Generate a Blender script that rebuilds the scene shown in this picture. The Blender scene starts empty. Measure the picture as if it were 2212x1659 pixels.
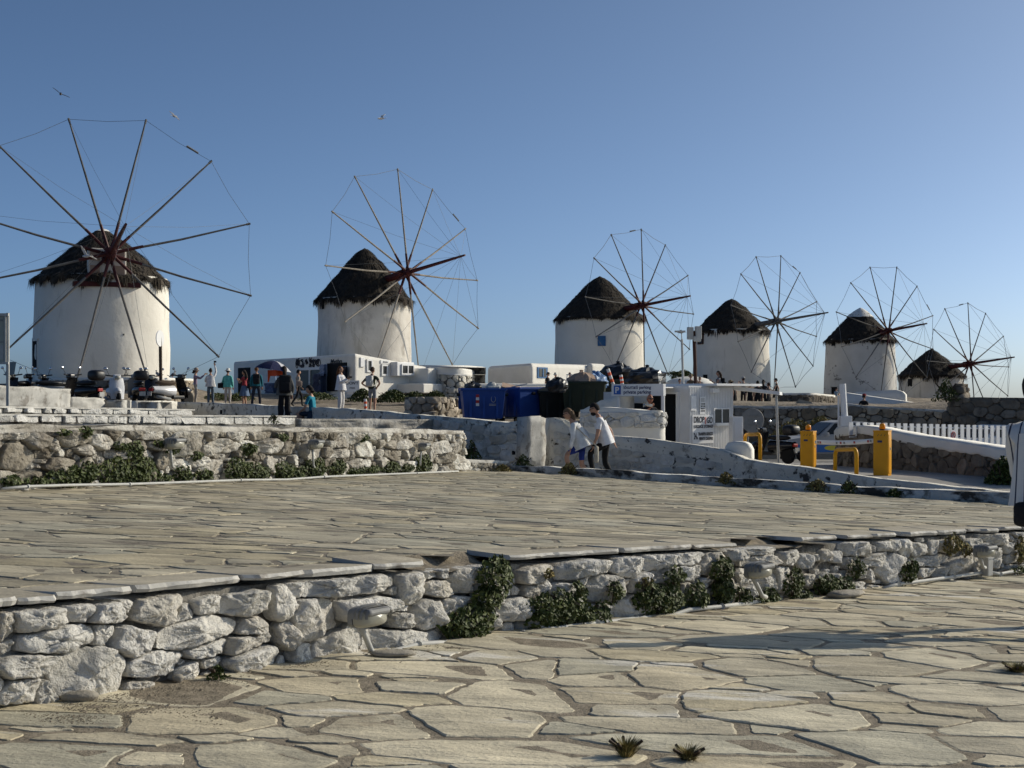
import bpy, bmesh, math, random
import numpy as np
from mathutils import Vector, Matrix, noise

SC = bpy.context.scene
COL = SC.collection
RAD = math.radians
F, CX, HY, CZ = 3070.0, 1106.0, 860.0, 1.55
RN = random.Random(11)

# ---------------------------------------------------------------- camera, sky, sun, exposure
cam_d = bpy.data.cameras.new('camera')
cam_d.sensor_width = 36.0
cam_d.lens = 36.0 * F / 2212.0
cam_d.shift_y = (HY - 829.5) / 2212.0
cam_d.clip_start, cam_d.clip_end = 0.1, 20000
cam = bpy.data.objects.new('camera', cam_d)
COL.objects.link(cam)
cam.location = (0, 0, CZ)
cam.rotation_euler = (RAD(90), 0, 0)
SC.camera = cam

SUN_AZ, SUN_EL = 65.0, 26.0          # clockwise from the viewing direction
world = bpy.data.worlds.new('World')
SC.world = world
world.use_nodes = True
wn = world.node_tree
sky = wn.nodes.new('ShaderNodeTexSky')
sky.sky_type = 'NISHITA'
sky.sun_disc = False
sky.sun_elevation = RAD(SUN_EL)
sky.sun_rotation = RAD(SUN_AZ)
sky.altitude = 0
sky.air_density = 0.35
sky.dust_density = 1.5
sky.ozone_density = 4.5
bg = wn.nodes['Background']
bg.inputs['Strength'].default_value = 0.138
tintn = wn.nodes.new('ShaderNodeMix')            # one white balance for the whole sky
tintn.data_type, tintn.blend_type = 'RGBA', 'MULTIPLY'
tintn.inputs[0].default_value = 1.0
tintn.inputs[7].default_value = (0.95, 1.02, 0.93, 1)
wn.links.new(sky.outputs[0], tintn.inputs[6])
wn.links.new(tintn.outputs[2], bg.inputs['Color'])

sun_d = bpy.data.lights.new('sun', 'SUN')
sun_d.energy = 3.7
sun_d.angle = RAD(0.53)
sun_d.color = (1.0, 0.90, 0.73)
sun = bpy.data.objects.new('sun', sun_d)
COL.objects.link(sun)
SV = Vector((math.sin(RAD(SUN_AZ)) * math.cos(RAD(SUN_EL)), math.cos(RAD(SUN_AZ)) * math.cos(RAD(SUN_EL)), math.sin(RAD(SUN_EL))))
sun.rotation_euler = SV.to_track_quat('Z', 'Y').to_euler()
sun.location = SV * 60

SC.view_settings.view_transform = 'Standard'
SC.view_settings.look = 'None'
SC.view_settings.exposure = 0.0
SC.view_settings.gamma = 1.0
SC.view_settings.use_curve_mapping = False
SC.cycles.max_bounces = 7
SC.cycles.diffuse_bounces = 5

# ---------------------------------------------------------------- helpers
def W(px, py, Y):
    """a point of the place seen in direction (px, py) of the survey picture at depth Y"""
    return Vector(((px - CX) / F * Y, Y, CZ + (HY - py) / F * Y))

def zT(x, y): return CZ - 0.80 - 0.033 * x - 0.0245 * y          # terrace plane
def zG(x, y): return CZ - 1.275 - 0.033 * x - 0.0245 * y         # lower pavement plane

def onplane(px, py, A):
    v, u = (py - HY) / F, (px - CX) / F
    Y = A / (v - 0.033 * u - 0.0245)
    return Vector((u * Y, Y, CZ - v * Y))

def lerp_tab(tab, x):
    if x <= tab[0][0]: return tab[0][1]
    for (a, p), (b, q) in zip(tab, tab[1:]):
        if x <= b: return p + (q - p) * (x - a) / (b - a)
    return tab[-1][1]

def N3(v, s=1.0, o=0.0): return noise.noise(Vector((v[0] * s + o, v[1] * s - o, v[2] * s + 2 * o)))

class MB:
    def __init__(s): s.v, s.f, s.m, s.t, s.mi, s.tint = [], [], [], [], 0, None
    def add(s, vs, fs):
        b = len(s.v)
        s.v += [tuple(p) for p in vs]
        s.t += [s.tint] * len(vs)
        s.f += [tuple(b + i for i in f) for f in fs]
        s.m += [s.mi] * len(fs)
        return s
    def box(s, c, d, rz=0.0, M=None):
        hx, hy, hz = d[0] / 2, d[1] / 2, d[2] / 2
        vs = [Vector((x, y, z)) for z in (-hz, hz) for x, y in ((-hx, -hy), (hx, -hy), (hx, hy), (-hx, hy))]
        T = Matrix.Rotation(rz, 3, 'Z') if M is None else M
        return s.add([T @ p + Vector(c) for p in vs], [(0, 3, 2, 1), (4, 5, 6, 7), (0, 1, 5, 4), (1, 2, 6, 5), (2, 3, 7, 6), (3, 0, 4, 7)])
    def tube(s, pts, r, n=8, cap=True):
        pts = [Vector(p) for p in pts]
        rs = list(r) if isinstance(r, (list, tuple)) else [r] * len(pts)
        vs, fs = [], []
        for i, p in enumerate(pts):
            d = (pts[min(i + 1, len(pts) - 1)] - pts[max(i - 1, 0)]).normalized()
            a = d.orthogonal().normalized() if i == 0 else (pa - d * pa.dot(d)).normalized()
            pa = a
            b = d.cross(a)
            for k in range(n):
                t = 2 * math.pi * k / n
                vs.append(p + (a * math.cos(t) + b * math.sin(t)) * rs[i])
        for i in range(len(pts) - 1):
            for k in range(n):
                k2 = (k + 1) % n
                fs.append((i * n + k, i * n + k2, i * n + n + k2, i * n + n + k))
        if cap:
            fs.append(tuple(range(n - 1, -1, -1)))
            fs.append(tuple((len(pts) - 1) * n + k for k in range(n)))
        return s.add(vs, fs)
    def lathe(s, prof, n=24, c=(0, 0, 0), M=None, wob=0, cap=True):
        vs, fs = [], []
        for r, z in prof:
            for k in range(n):
                t = 2 * math.pi * k / n
                p = Vector((r * math.cos(t), r * math.sin(t), z))
                if wob: p.xy = p.xy * (1 + wob * N3(p, .55, c[0]) )
                vs.append((M @ p if M else p) + Vector(c))
        for i in range(len(prof) - 1):
            for k in range(n):
                k2 = (k + 1) % n
                fs.append((i * n + k, i * n + k2, i * n + n + k2, i * n + n + k))
        if cap:
            fs.append(tuple(range(n - 1, -1, -1)))
            fs.append(tuple((len(prof) - 1) * n + k for k in range(n)))
        return s.add(vs, fs)
    def ell(s, c, r, M=None, nu=12, nv=8):
        prof = [(max(math.sin(math.pi * i / nv), 1e-3), -math.cos(math.pi * i / nv)) for i in range(nv + 1)]
        T = (M or Matrix.Identity(3)) @ Matrix.Diagonal(Vector(r))
        return s.lathe(prof, nu, c, T, cap=False)
    def prism(s, poly, z0, z1, tops=None):
        n = len(poly)
        vs = [(p[0], p[1], z0) for p in poly] + [(p[0], p[1], (tops[i] if tops else z1)) for i, p in enumerate(poly)]
        return s.add(vs, [tuple(range(n - 1, -1, -1)), tuple(range(n, 2 * n))] + [(i, (i + 1) % n, n + (i + 1) % n, n + i) for i in range(n)])
    def grid(s, fn, nu, nv):
        vs = [fn(i / nu, j / nv) for j in range(nv + 1) for i in range(nu + 1)]
        w = nu + 1
        return s.add(vs, [(j * w + i, j * w + i + 1, (j + 1) * w + i + 1, (j + 1) * w + i) for j in range(nv) for i in range(nu)])
    def build(s, name, mats, parent=None, smooth=False, rel=False, bev=0, seg=2, loc=None):
        off = Vector((0, 0, 0))
        if rel and parent is not None: off = parent.location
        if loc is not None: off = Vector(loc)
        me = bpy.data.meshes.new(name)
        me.from_pydata([(p[0] - off.x, p[1] - off.y, p[2] - off.z) for p in s.v], [], s.f)
        mats = mats if isinstance(mats, (list, tuple)) else [mats]
        for m in mats: me.materials.append(m)
        if len(mats) > 1: me.polygons.foreach_set('material_index', s.m)
        if any(t is not None for t in s.t):
            at = me.attributes.new('tint', 'FLOAT_COLOR', 'POINT')
            a = np.ones((len(s.v), 4), np.float32)
            for i, t in enumerate(s.t):
                if t is not None: a[i, :3] = t
            at.data.foreach_set('color', a.ravel())
        if bev:
            bm = bmesh.new(); bm.from_mesh(me)
            bmesh.ops.remove_doubles(bm, verts=bm.verts, dist=1e-5)
            es = [e for e in bm.edges if len(e.link_faces) == 2 and e.calc_face_angle(0) > 0.5]
            bmesh.ops.bevel(bm, geom=es, offset=bev, segments=seg, profile=0.5, affect='EDGES', clamp_overlap=True)
            bm.to_mesh(me); bm.free()
        if smooth: me.polygons.foreach_set('use_smooth', [True] * len(me.polygons))
        o = bpy.data.objects.new(name, me)
        COL.objects.link(o)
        if parent is not None: o.parent = parent
        elif loc is not None: o.location = loc
        return o

def tag(o, label, cat, group=None, kind=None):
    if label: o['label'] = label
    if cat: o['category'] = cat
    if group: o['group'] = group
    if kind: o['kind'] = kind
    return o
def struct(o): o['kind'] = 'structure'; return o
def thing(name, label, cat, loc=(0, 0, 0), rz=0.0, group=None):
    o = bpy.data.objects.new(name, None)
    COL.objects.link(o)
    o.location = loc; o.rotation_euler = (0, 0, rz); o.empty_display_size = .2
    return tag(o, label, cat, group)
def dup(root, loc, rz, label=None):
    r = root.copy(); COL.objects.link(r); r.location = loc; r.rotation_euler = (0, 0, rz)
    if label: r['label'] = label
    for ch in list(root.children):
        c = ch.copy(); COL.objects.link(c); c.parent = r
        for g in ch.children:
            d = g.copy(); COL.objects.link(d); d.parent = c
    return r
def text(name, body, size, mat, parent, loc, rot, ext=.002, align='CENTER', sx=1.0, shear=0):
    cu = bpy.data.curves.new(name, 'FONT')
    cu.body = body; cu.size = size; cu.offset = size * .022; cu.extrude = ext; cu.align_x = align; cu.align_y = 'CENTER'; cu.shear = shear
    t = bpy.data.objects.new(name, cu)
    COL.objects.link(t)
    me = bpy.data.meshes.new_from_object(t.evaluated_get(bpy.context.evaluated_depsgraph_get()))
    bpy.data.objects.remove(t)
    o = bpy.data.objects.new(name, me); me.materials.clear(); me.materials.append(mat)
    COL.objects.link(o); o.parent = parent; o.location = loc; o.rotation_euler = rot; o.scale = (sx, 1, 1)
    return o

# vertical face through P0-P1: hit of a sight line, and boxes set on the face
def hit(px, py, P0, P1):
    u = (px - CX) / F
    d = (P1[0] - P0[0], P1[1] - P0[1])
    t = (u * P0[1] - P0[0]) / (d[0] - u * d[1])
    Y = P0[1] + d[1] * t
    return W(px, py, Y)
class Face:
    def __init__(s, P0, P1):
        s.P0, s.P1 = P0, P1
        d = Vector((P1[0] - P0[0], P1[1] - P0[1], 0)).normalized()
        s.d, s.n, s.rz = d, Vector((d.y, -d.x, 0)), math.atan2(d.y, d.x)
        if s.n.y > 0: s.n = -s.n
    def rect(s, r):
        a, b = hit(r[0], r[1], s.P0, s.P1), hit(r[2], r[3], s.P0, s.P1)
        return (a + b) / 2, abs((b - a).dot(s.d)), abs(a.z - b.z)
    def box(s, mb, r, dep, out=0.0):
        c, w, h = s.rect(r)
        mb.box(c + s.n * (out + dep / 2), (w, dep, h), s.rz)
        return c + s.n * (out + dep), w, h
    def text(s, name, body, r, mat, parent, out, fit=True, shear=0):
        c, w, h = s.rect(r)
        c = c + s.n * out
        t = text(name, body, h, mat, parent, c - parent.location, (math.pi / 2, 0, s.rz if s.d.x > 0 else s.rz + math.pi), shear=shear)
        ex = max(v.co.x for v in t.data.vertices) - min(v.co.x for v in t.data.vertices)
        ey = max(v.co.y for v in t.data.vertices) - min(v.co.y for v in t.data.vertices)
        t.scale = (w / max(ex, 1e-4), h / max(ey, 1e-4), 1)
        my = (max(v.co.y for v in t.data.vertices) + min(v.co.y for v in t.data.vertices)) / 2
        t.location.z -= my * t.scale[1]
        return t

# ---------------------------------------------------------------- materials
def mat(name, c1, c2=None, ns=3.0, rough=.8, bump=0.0, bs=30.0, metal=0.0, tint=False, peels=(), stretch=None, spec=.3, contrast=(.35, .65), bump2=None, detail=8, alpha=None):
    m = bpy.data.materials.new(name)
    m.use_nodes = True
    t = m.node_tree; n = t.nodes; L = t.links
    P = n['Principled BSDF']
    P.inputs['Roughness'].default_value = rough
    P.inputs['Metallic'].default_value = metal
    P.inputs['Specular IOR Level'].default_value = spec
    col = None
    geo = n.new('ShaderNodeNewGeometry')
    def noisen(scale, det=detail, st=None, rg=.55):
        x = n.new('ShaderNodeTexNoise')
        x.inputs['Scale'].default_value = scale; x.inputs['Detail'].default_value = det; x.inputs['Roughness'].default_value = rg
        if st:
            mp = n.new('ShaderNodeMapping'); mp.inputs['Scale'].default_value = st
            L.new(geo.outputs['Position'], mp.inputs['Vector']); L.new(mp.outputs[0], x.inputs['Vector'])
        else: L.new(geo.outputs['Position'], x.inputs['Vector'])
        return x
    def mr(src, a, b, lo=0, hi=1):
        x = n.new('ShaderNodeMapRange')
        for i, q in zip(('From Min', 'From Max', 'To Min', 'To Max'), (a, b, lo, hi)): x.inputs[i].default_value = q
        L.new(src, x.inputs['Value']); return x.outputs[0]
    def mix(fac, a, b, mode='MIX'):
        x = n.new('ShaderNodeMix'); x.data_type = 'RGBA'; x.blend_type = mode
        for sock, q in ((x.inputs[0], fac), (x.inputs[6], a), (x.inputs[7], b)):
            if isinstance(q, (int, float)): sock.default_value = q
            elif isinstance(q, tuple): sock.default_value = q + (1,)
            else: L.new(q, sock)
        return x.outputs[2]
    if c2 is not None:
        col = mix(mr(noisen(ns, st=stretch).outputs['Fac'], *contrast), tuple(c1), tuple(c2))
    if tint:
        at = n.new('ShaderNodeAttribute'); at.attribute_name = 'tint'
        col = mix(1.0, col if col is not None else tuple(c1), at.outputs['Color'], 'MULTIPLY')
    for (pc, sc, a, b, st) in peels:
        col = mix(mr(noisen(sc, 9, st, .62).outputs['Fac'], a, b), col if col is not None else tuple(c1), tuple(pc))
    if col is not None: L.new(col, P.inputs['Base Color'])
    else: P.inputs['Base Color'].default_value = tuple(c1) + (1,)
    if bump:
        b = n.new('ShaderNodeBump'); b.inputs['Strength'].default_value = 1.0; b.inputs['Distance'].default_value = bump
        L.new(noisen(bs, 8, stretch, .6).outputs['Fac'], b.inputs['Height'])
        if bump2:
            b2 = n.new('ShaderNodeBump'); b2.inputs['Strength'].default_value = 1.0; b2.inputs['Distance'].default_value = bump2[0]
            L.new(noisen(bump2[1], 6).outputs['Fac'], b2.inputs['Height']); L.new(b2.outputs[0], b.inputs['Normal'])
        L.new(b.outputs[0], P.inputs['Normal'])
    return m

WHITE = (.70, .68, .64)
M = {}
M['flag'] = mat('flagstone', (.66, .65, .63), (1.16, 1.14, 1.09), 3.4, .85, .022, 7, tint=True, stretch=(.6, 1.7, 1), contrast=(.30, .66),
                peels=[((.23, .20, .155), 26, .63, .72, (.5, 1.6, 1)), ((.20, .17, .13), 7.0, .64, .74, None), ((.64, .61, .53), 1.3, .585, .65, (.4, 1.5, 1)), ((.25, .205, .145), 1.1, .63, .72, None)], bump2=(.006, 45), spec=.25)
M['flagT'] = mat('terrace_flagstone', (.52, .515, .51), (1.02, 1.0, .95), 2.6, .85, .018, 6, tint=True, stretch=(.6, 1.6, 1), contrast=(.30, .66),
                 peels=[((.22, .195, .16), 20, .65, .75, (.5, 1.4, 1)), ((.17, .15, .12), 5.0, .64, .76, None)], bump2=(.006, 40), spec=.25)
M['mortar'] = mat('joint_mortar', (.17, .145, .105), (.30, .255, .19), 16, .95, .012, 60, bump2=(.012, 9), peels=[((.10, .085, .065), 2.2, .6, .7, None)])
M['slab'] = mat('whitewashed_slab', (.38, .37, .34), (.56, .545, .50), 3.2, .85, .008, 25, peels=[((.27, .25, .22), 5, .54, .64, None)])
M['wstone'] = mat('whitewashed_stone', (.50, .49, .455), (.72, .705, .665), 4, .9, .030, 34, tint=True, bump2=(.035, 9),
                  peels=[((.30, .27, .23), 6.5, .64, .74, None), ((.36, .30, .22), 2.0, .68, .8, None)])
M['fstone'] = mat('worn_whitewashed_stone', (.30, .275, .235), (.66, .645, .595), 2.6, .9, .035, 18, tint=True, bump2=(.05, 6),
                  peels=[((.24, .21, .17), 5, .56, .70, None)])
M['core'] = mat('gap_shaded_mortar', (.07, .064, .055), (.32, .305, .27), 3.4, .95, .03, 20, peels=[((.05, .045, .04), 4, .52, .62, None)])  # mortar darkened, with near-black patches painting deep shade in the stone gaps
M['rstone'] = mat('bare_rubble_stone', (.20, .17, .135), (.33, .29, .235), 2.5, .9, .03, 9, tint=True, peels=[((.12, .10, .075), 3, .56, .68, None)])
M['rcore'] = mat('rubble_mortar', (.09, .075, .06), (.17, .145, .115), 2, .95, .03, 9)
M['plaster'] = mat('peeling_plaster', (.56, .535, .47), (.69, .665, .59), 1.2, .9, .02, 10, bump2=(.02, 3),
                   peels=[((.075, .07, .062), 2.6, .60, .66, (1, 1, 1.4)), ((.30, .285, .255), 1.6, .58, .66, None)])
M['plasterS'] = mat('stony_peeling_plaster', (.52, .50, .44), (.67, .645, .575), 1.2, .9, .03, 7, bump2=(.05, 2.6),
                    peels=[((.06, .055, .05), 3.6, .575, .63, None), ((.30, .285, .25), 2.2, .56, .66, None), ((.08, .075, .065), 9, .62, .68, None)])
M['white'] = mat('white_lime_wall', (.71, .685, .62), (.79, .765, .70), .9, .9, .02, 5, peels=[((.50, .48, .44), 1.1, .62, .78, (1, 1, .5))])
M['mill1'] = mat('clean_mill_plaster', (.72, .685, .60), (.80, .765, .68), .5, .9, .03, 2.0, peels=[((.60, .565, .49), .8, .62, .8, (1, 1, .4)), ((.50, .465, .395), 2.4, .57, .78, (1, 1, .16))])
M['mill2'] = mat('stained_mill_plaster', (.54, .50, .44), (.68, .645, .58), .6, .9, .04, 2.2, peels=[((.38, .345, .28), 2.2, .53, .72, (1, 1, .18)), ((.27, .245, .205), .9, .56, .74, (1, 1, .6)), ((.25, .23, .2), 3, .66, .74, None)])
M['mill5'] = mat('chipped_mill_plaster', (.60, .58, .53), (.70, .68, .63), .6, .9, .03, 2.2, peels=[((.26, .24, .21), 1.15, .605, .635, (1, 1, 1.3)), ((.46, .43, .39), .5, .6, .7, None)])
M['thatch'] = mat('dark_thatch', (.016, .013, .010), (.045, .036, .027), 5, .95, .08, 12, stretch=(1, 1, .3))
M['straw'] = mat('thatch_straw', (.012, .010, .008), (.050, .039, .028), 2.5, .9)
M['straw2'] = mat('pale_thatch_straw', (.018, .015, .011), (.085, .068, .050), 2.5, .9)
M['pole'] = mat('weathered_pole', (.10, .095, .09), (.17, .16, .145), 3, .8)
M['polel'] = mat('pale_weathered_pole', (.24, .21, .17), (.36, .32, .26), 3, .8)
M['red'] = mat('dark_red_paint', (.075, .012, .011), (.05, .010, .010), 4, .6)
M['wire'] = mat('steel_wire', (.16, .17, .18), rough=.6)
M['blue'] = mat('blue_paint', (.03, .13, .30), (.02, .10, .25), 3, .6)
M['brown'] = mat('brown_paint', (.05, .02, .013), rough=.7)
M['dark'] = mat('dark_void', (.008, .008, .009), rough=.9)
M['glass'] = mat('window_glass', (.03, .032, .034), rough=.25, spec=.15)
M['wpaint'] = mat('white_paint', (.74, .74, .73), rough=.5)
M['wmetal'] = mat('painted_sheet_metal', (.68, .68, .67), (.74, .74, .73), 2, .55)
M['grey'] = mat('grey_plastic', (.20, .205, .20), (.25, .25, .245), 6, .55)
M['lgrey'] = mat('pale_grey_plastic', (.40, .40, .38), (.48, .48, .45), 6, .6)
M['lens'] = mat('frosted_lamp_lens', (.36, .35, .29), rough=.35, spec=.5)
M['black'] = mat('black_plastic', (.012, .012, .013), rough=.45, spec=.4)
M['tyre'] = mat('tyre_rubber', (.014, .014, .014), rough=.9)
M['chrome'] = mat('bright_metal', (.55, .55, .56), rough=.25, metal=1)
M['yellow'] = mat('yellow_enamel', (.72, .34, .008), (.62, .29, .008), 2, .45)
M['amber'] = mat('amber_beacon', (.85, .30, .01), rough=.3)
M['orange'] = mat('safety_orange', (.75, .10, .02), rough=.5)
M['blueb'] = mat('blue_bin_plastic', (.014, .055, .24), (.018, .070, .29), 2, .5, peels=[((.05, .08, .2), 4, .64, .75, None)])
M['greenb'] = mat('green_bin_plastic', (.012, .021, .012), (.020, .030, .018), 2, .5, peels=[((.08, .085, .07), 4, .66, .76, None)])
M['blackb'] = mat('dark_bin_plastic', (.006, .008, .007), (.010, .013, .011), 2, .5)
M['leaf'] = mat('ivy_leaf', (.034, .050, .011), (.085, .105, .028), 14, .6, tint=True)
M['dry'] = mat('dry_weed', (.15, .125, .05), (.27, .22, .10), 14, .8, tint=True)
M['stem'] = mat('woody_stem', (.07, .05, .035), rough=.9)
M['dirt'] = mat('dry_hill_earth', (.17, .14, .105), (.33, .275, .205), .7, .95, .15, 1.6, bump2=(.05, 6), peels=[((.11, .105, .06), .35, .60, .70, None)])
M['road'] = mat('worn_concrete_road', (.27, .26, .24), (.36, .345, .32), 1.2, .9, .01, 30)
M['sea'] = mat('sea_water', (.01, .03, .06), rough=.15)
M['car'] = mat('silver_car_paint', (.34, .34, .34), rough=.5, spec=.3)
M['carblue'] = mat('blue_car_paint', (.015, .12, .38), rough=.3, spec=.5)
M['caryel'] = mat('yellow_car_paint', (.6, .5, .05), rough=.3)
M['signred'] = mat('sign_red', (.42, .035, .03), rough=.5)
M['signblue'] = mat('sign_blue', (.02, .10, .40), rough=.5)
M['ink'] = mat('dark_ink', (.03, .03, .035), rough=.6)
M['pink'] = mat('faded_pink_print', (.62, .26, .22), rough=.6)
M['navy'] = mat('navy_print', (.035, .05, .12), rough=.7)
M['bird'] = mat('gull_feather', (.75, .74, .72), (.45, .45, .46), 8, .8)
M['pigeon'] = mat('pigeon_and_backlit_gull', (.16, .16, .17), (.30, .30, .31), 8, .8)  # pigeon grey, also painting the backlit shade on two gulls
M['bag'] = mat('black_bin_bag', (.012, .012, .013), rough=.35, spec=.5)
M['cardb'] = mat('cardboard', (.33, .23, .17), (.40, .29, .22), 3, .9)
M['bagblue'] = mat('blue_sack', (.06, .18, .42), (.25, .35, .5), 3, .5)
M['panel'] = mat('faded_info_panel', (.30, .32, .27), (.42, .44, .38), 1.5, .5)
M['mortarT'] = mat('terrace_joint_mortar', (.15, .13, .10), (.25, .22, .17), 12, .95, .012, 50)
M['plaza'] = mat('distant_paving', (.34, .31, .255), (.46, .425, .35), 1.5, .9, .01, 20)
M['kerbp'] = mat('stained_kerb_paint', (.44, .43, .39), (.66, .645, .60), 2, .9, .03, 9, bump2=(.04, 3),
                 peels=[((.05, .046, .04), 1.5, .50, .60, (1, 1, 2.2)), ((.20, .19, .165), 4, .55, .66, None)])
M['fplaster'] = mat('rough_wall_top_mortar', (.26, .24, .205), (.55, .53, .48), 3, .9, .03, 12, bump2=(.04, 4), peels=[((.14, .125, .105), 6, .56, .68, None)])
M['rock'] = mat('pale_fieldstone', (.24, .22, .18), (.36, .33, .28), 4, .9, .02, 12)
_cm = {}
def cm(r, g, b, rough=.85):
    k = (r, g, b, rough)
    if k not in _cm:
        nm = 'cloth_%d' % len(_cm)
        _cm[k] = mat(nm, (r * .85, g * .85, b * .85), (min(r * 1.12, .8), min(g * 1.12, .8), min(b * 1.12, .8)), 9, rough, .01, 12)
    return _cm[k]
SKIN = mat('skin', (.42, .24, .16), (.48, .28, .19), 9, .6)
# ---------------------------------------------------------------- irregular stone cells
def pack(seeds, bounds, inside, classes, rng, hs=.6, tight=.86):
    """dart throwing of stone boxes (cx, cy, w, h); seeds are kept, smaller and smaller ones fill the gaps"""
    out, H = [], {}
    def near(x, y, r):
        for i in range(int((x - r) // hs), int((x + r) // hs) + 1):
            for j in range(int((y - r) // hs), int((y + r) // hs) + 1):
                for q in H.get((i, j), ()): yield q
    big = max([max(c[0][1], c[1][1]) for c in classes] + [max(s[2], s[3]) for s in seeds] + [.01])
    def put(s):
        out.append(s); H.setdefault((int(s[0] // hs), int(s[1] // hs)), []).append(s)
    for s in seeds: put(tuple(s))
    for (w0, w1), (h0, h1), n in classes:
        for _ in range(n):
            x, y = rng.uniform(bounds[0], bounds[1]), rng.uniform(bounds[2], bounds[3])
            if not inside(x, y): continue
            w, h = rng.uniform(w0, w1), rng.uniform(h0, h1)
            ok = True
            for q in near(x, y, (max(w, h) + big) / 2):
                a, b = abs(q[0] - x) / (.5 * (q[2] + w)), abs(q[1] - y) / (.5 * (q[3] + h))
                if a ** 2.6 + b ** 2.6 < tight: ok = False; break
            if ok: put((x, y, w, h))
    return out, H, near, big

def clip(poly, p, n):
    r = []
    for i in range(len(poly)):
        a, b = poly[i], poly[(i + 1) % len(poly)]
        da, db = (a[0] - p[0]) * n[0] + (a[1] - p[1]) * n[1], (b[0] - p[0]) * n[0] + (b[1] - p[1]) * n[1]
        if da <= 0: r.append(a)
        if (da < 0 < db) or (db < 0 < da):
            t = da / (da - db)
            r.append((a[0] + (b[0] - a[0]) * t, a[1] + (b[1] - a[1]) * t))
    return r

def cells(pk, rng, grow=1.35, gap=.02, sq=3.2):
    out, H, near, big = pk
    res = []
    for s in out:
        x, y, w, h = s
        poly = []
        for k in range(12):
            t = 2 * math.pi * (k + rng.uniform(-.25, .25)) / 12
            c, sn = math.cos(t), math.sin(t)
            r = (abs(c) ** sq + abs(sn) ** sq) ** (-1 / sq) * rng.uniform(.88, 1.04)
            poly.append((x + .5 * w * grow * r * c, y + .5 * h * grow * r * sn))
        for q in near(x, y, (max(w, h) + big) * .5 * grow):
            if q is s: continue
            dx, dy = q[0] - x, q[1] - y
            a, b = abs(dx) / (.5 * (q[2] + w)), abs(dy) / (.5 * (q[3] + h))
            if max(a, b) > grow * 1.05 or (dx == 0 and dy == 0): continue
            L = math.hypot(dx, dy)
            ux, uy = dx / L, dy / L
            ri = 1 / math.hypot(ux / w, uy / h); rj = 1 / math.hypot(ux / q[2], uy / q[3])
            f = ri / (ri + rj)
            n = (dx / (w + q[2]) ** 2, dy / (h + q[3]) ** 2)
            nl = math.hypot(*n); n = (n[0] / nl, n[1] / nl)
            g = gap * (.35 + 2.6 * abs(N3((x + q[0], y + q[1], 0), 1.7)))
            p = (x + dx * f - n[0] * g / 2, y + dy * f - n[1] * g / 2)
            poly = clip(poly, p, n)
            if len(poly) < 3: break
        if len(poly) >= 3: res.append((s, poly))
    return res

def area(p): return abs(sum(p[i][0] * p[(i + 1) % len(p)][1] - p[(i + 1) % len(p)][0] * p[i][1] for i in range(len(p)))) / 2
def outline(poly, n, rng, jit, cut=.22):
    """round the corners a little, resample to n points and roughen"""
    q = []
    for i in range(len(poly)):
        a, b = poly[i], poly[(i + 1) % len(poly)]
        q.append((a[0] + (b[0] - a[0]) * cut, a[1] + (b[1] - a[1]) * cut)); q.append((b[0] + (a[0] - b[0]) * cut, b[1] + (a[1] - b[1]) * cut))
    L = [math.hypot(q[(i + 1) % len(q)][0] - q[i][0], q[(i + 1) % len(q)][1] - q[i][1]) for i in range(len(q))]
    T = sum(L); r = []
    i, acc = 0, 0.0
    for k in range(n):
        d = T * k / n
        while acc + L[i] < d and i < len(q) - 1: acc += L[i]; i += 1
        t = (d - acc) / max(L[i], 1e-9)
        a, b = q[i], q[(i + 1) % len(q)]
        r.append((a[0] + (b[0] - a[0]) * t + rng.uniform(-jit, jit), a[1] + (b[1] - a[1]) * t + rng.uniform(-jit, jit)))
    return r

PAL = [(.49, .445, .355), (.46, .43, .36), (.43, .415, .355), (.54, .50, .41), (.48, .435, .335), (.45, .415, .34), (.51, .48, .40)]
def scr(p): return (CX + p[0] / p[1] * F, HY - (p[2] - CZ) / p[1] * F)
def scr_area(poly, zf):
    q = [scr((x, max(y, .5), zf(x, y))) for x, y in poly]
    cx, cy = sum(a for a, _ in q) / len(q), sum(b for _, b in q) / len(q)
    if not (-40 < cx < 2250 and 0 < cy < 1700): return 0
    return area(q)

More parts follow.
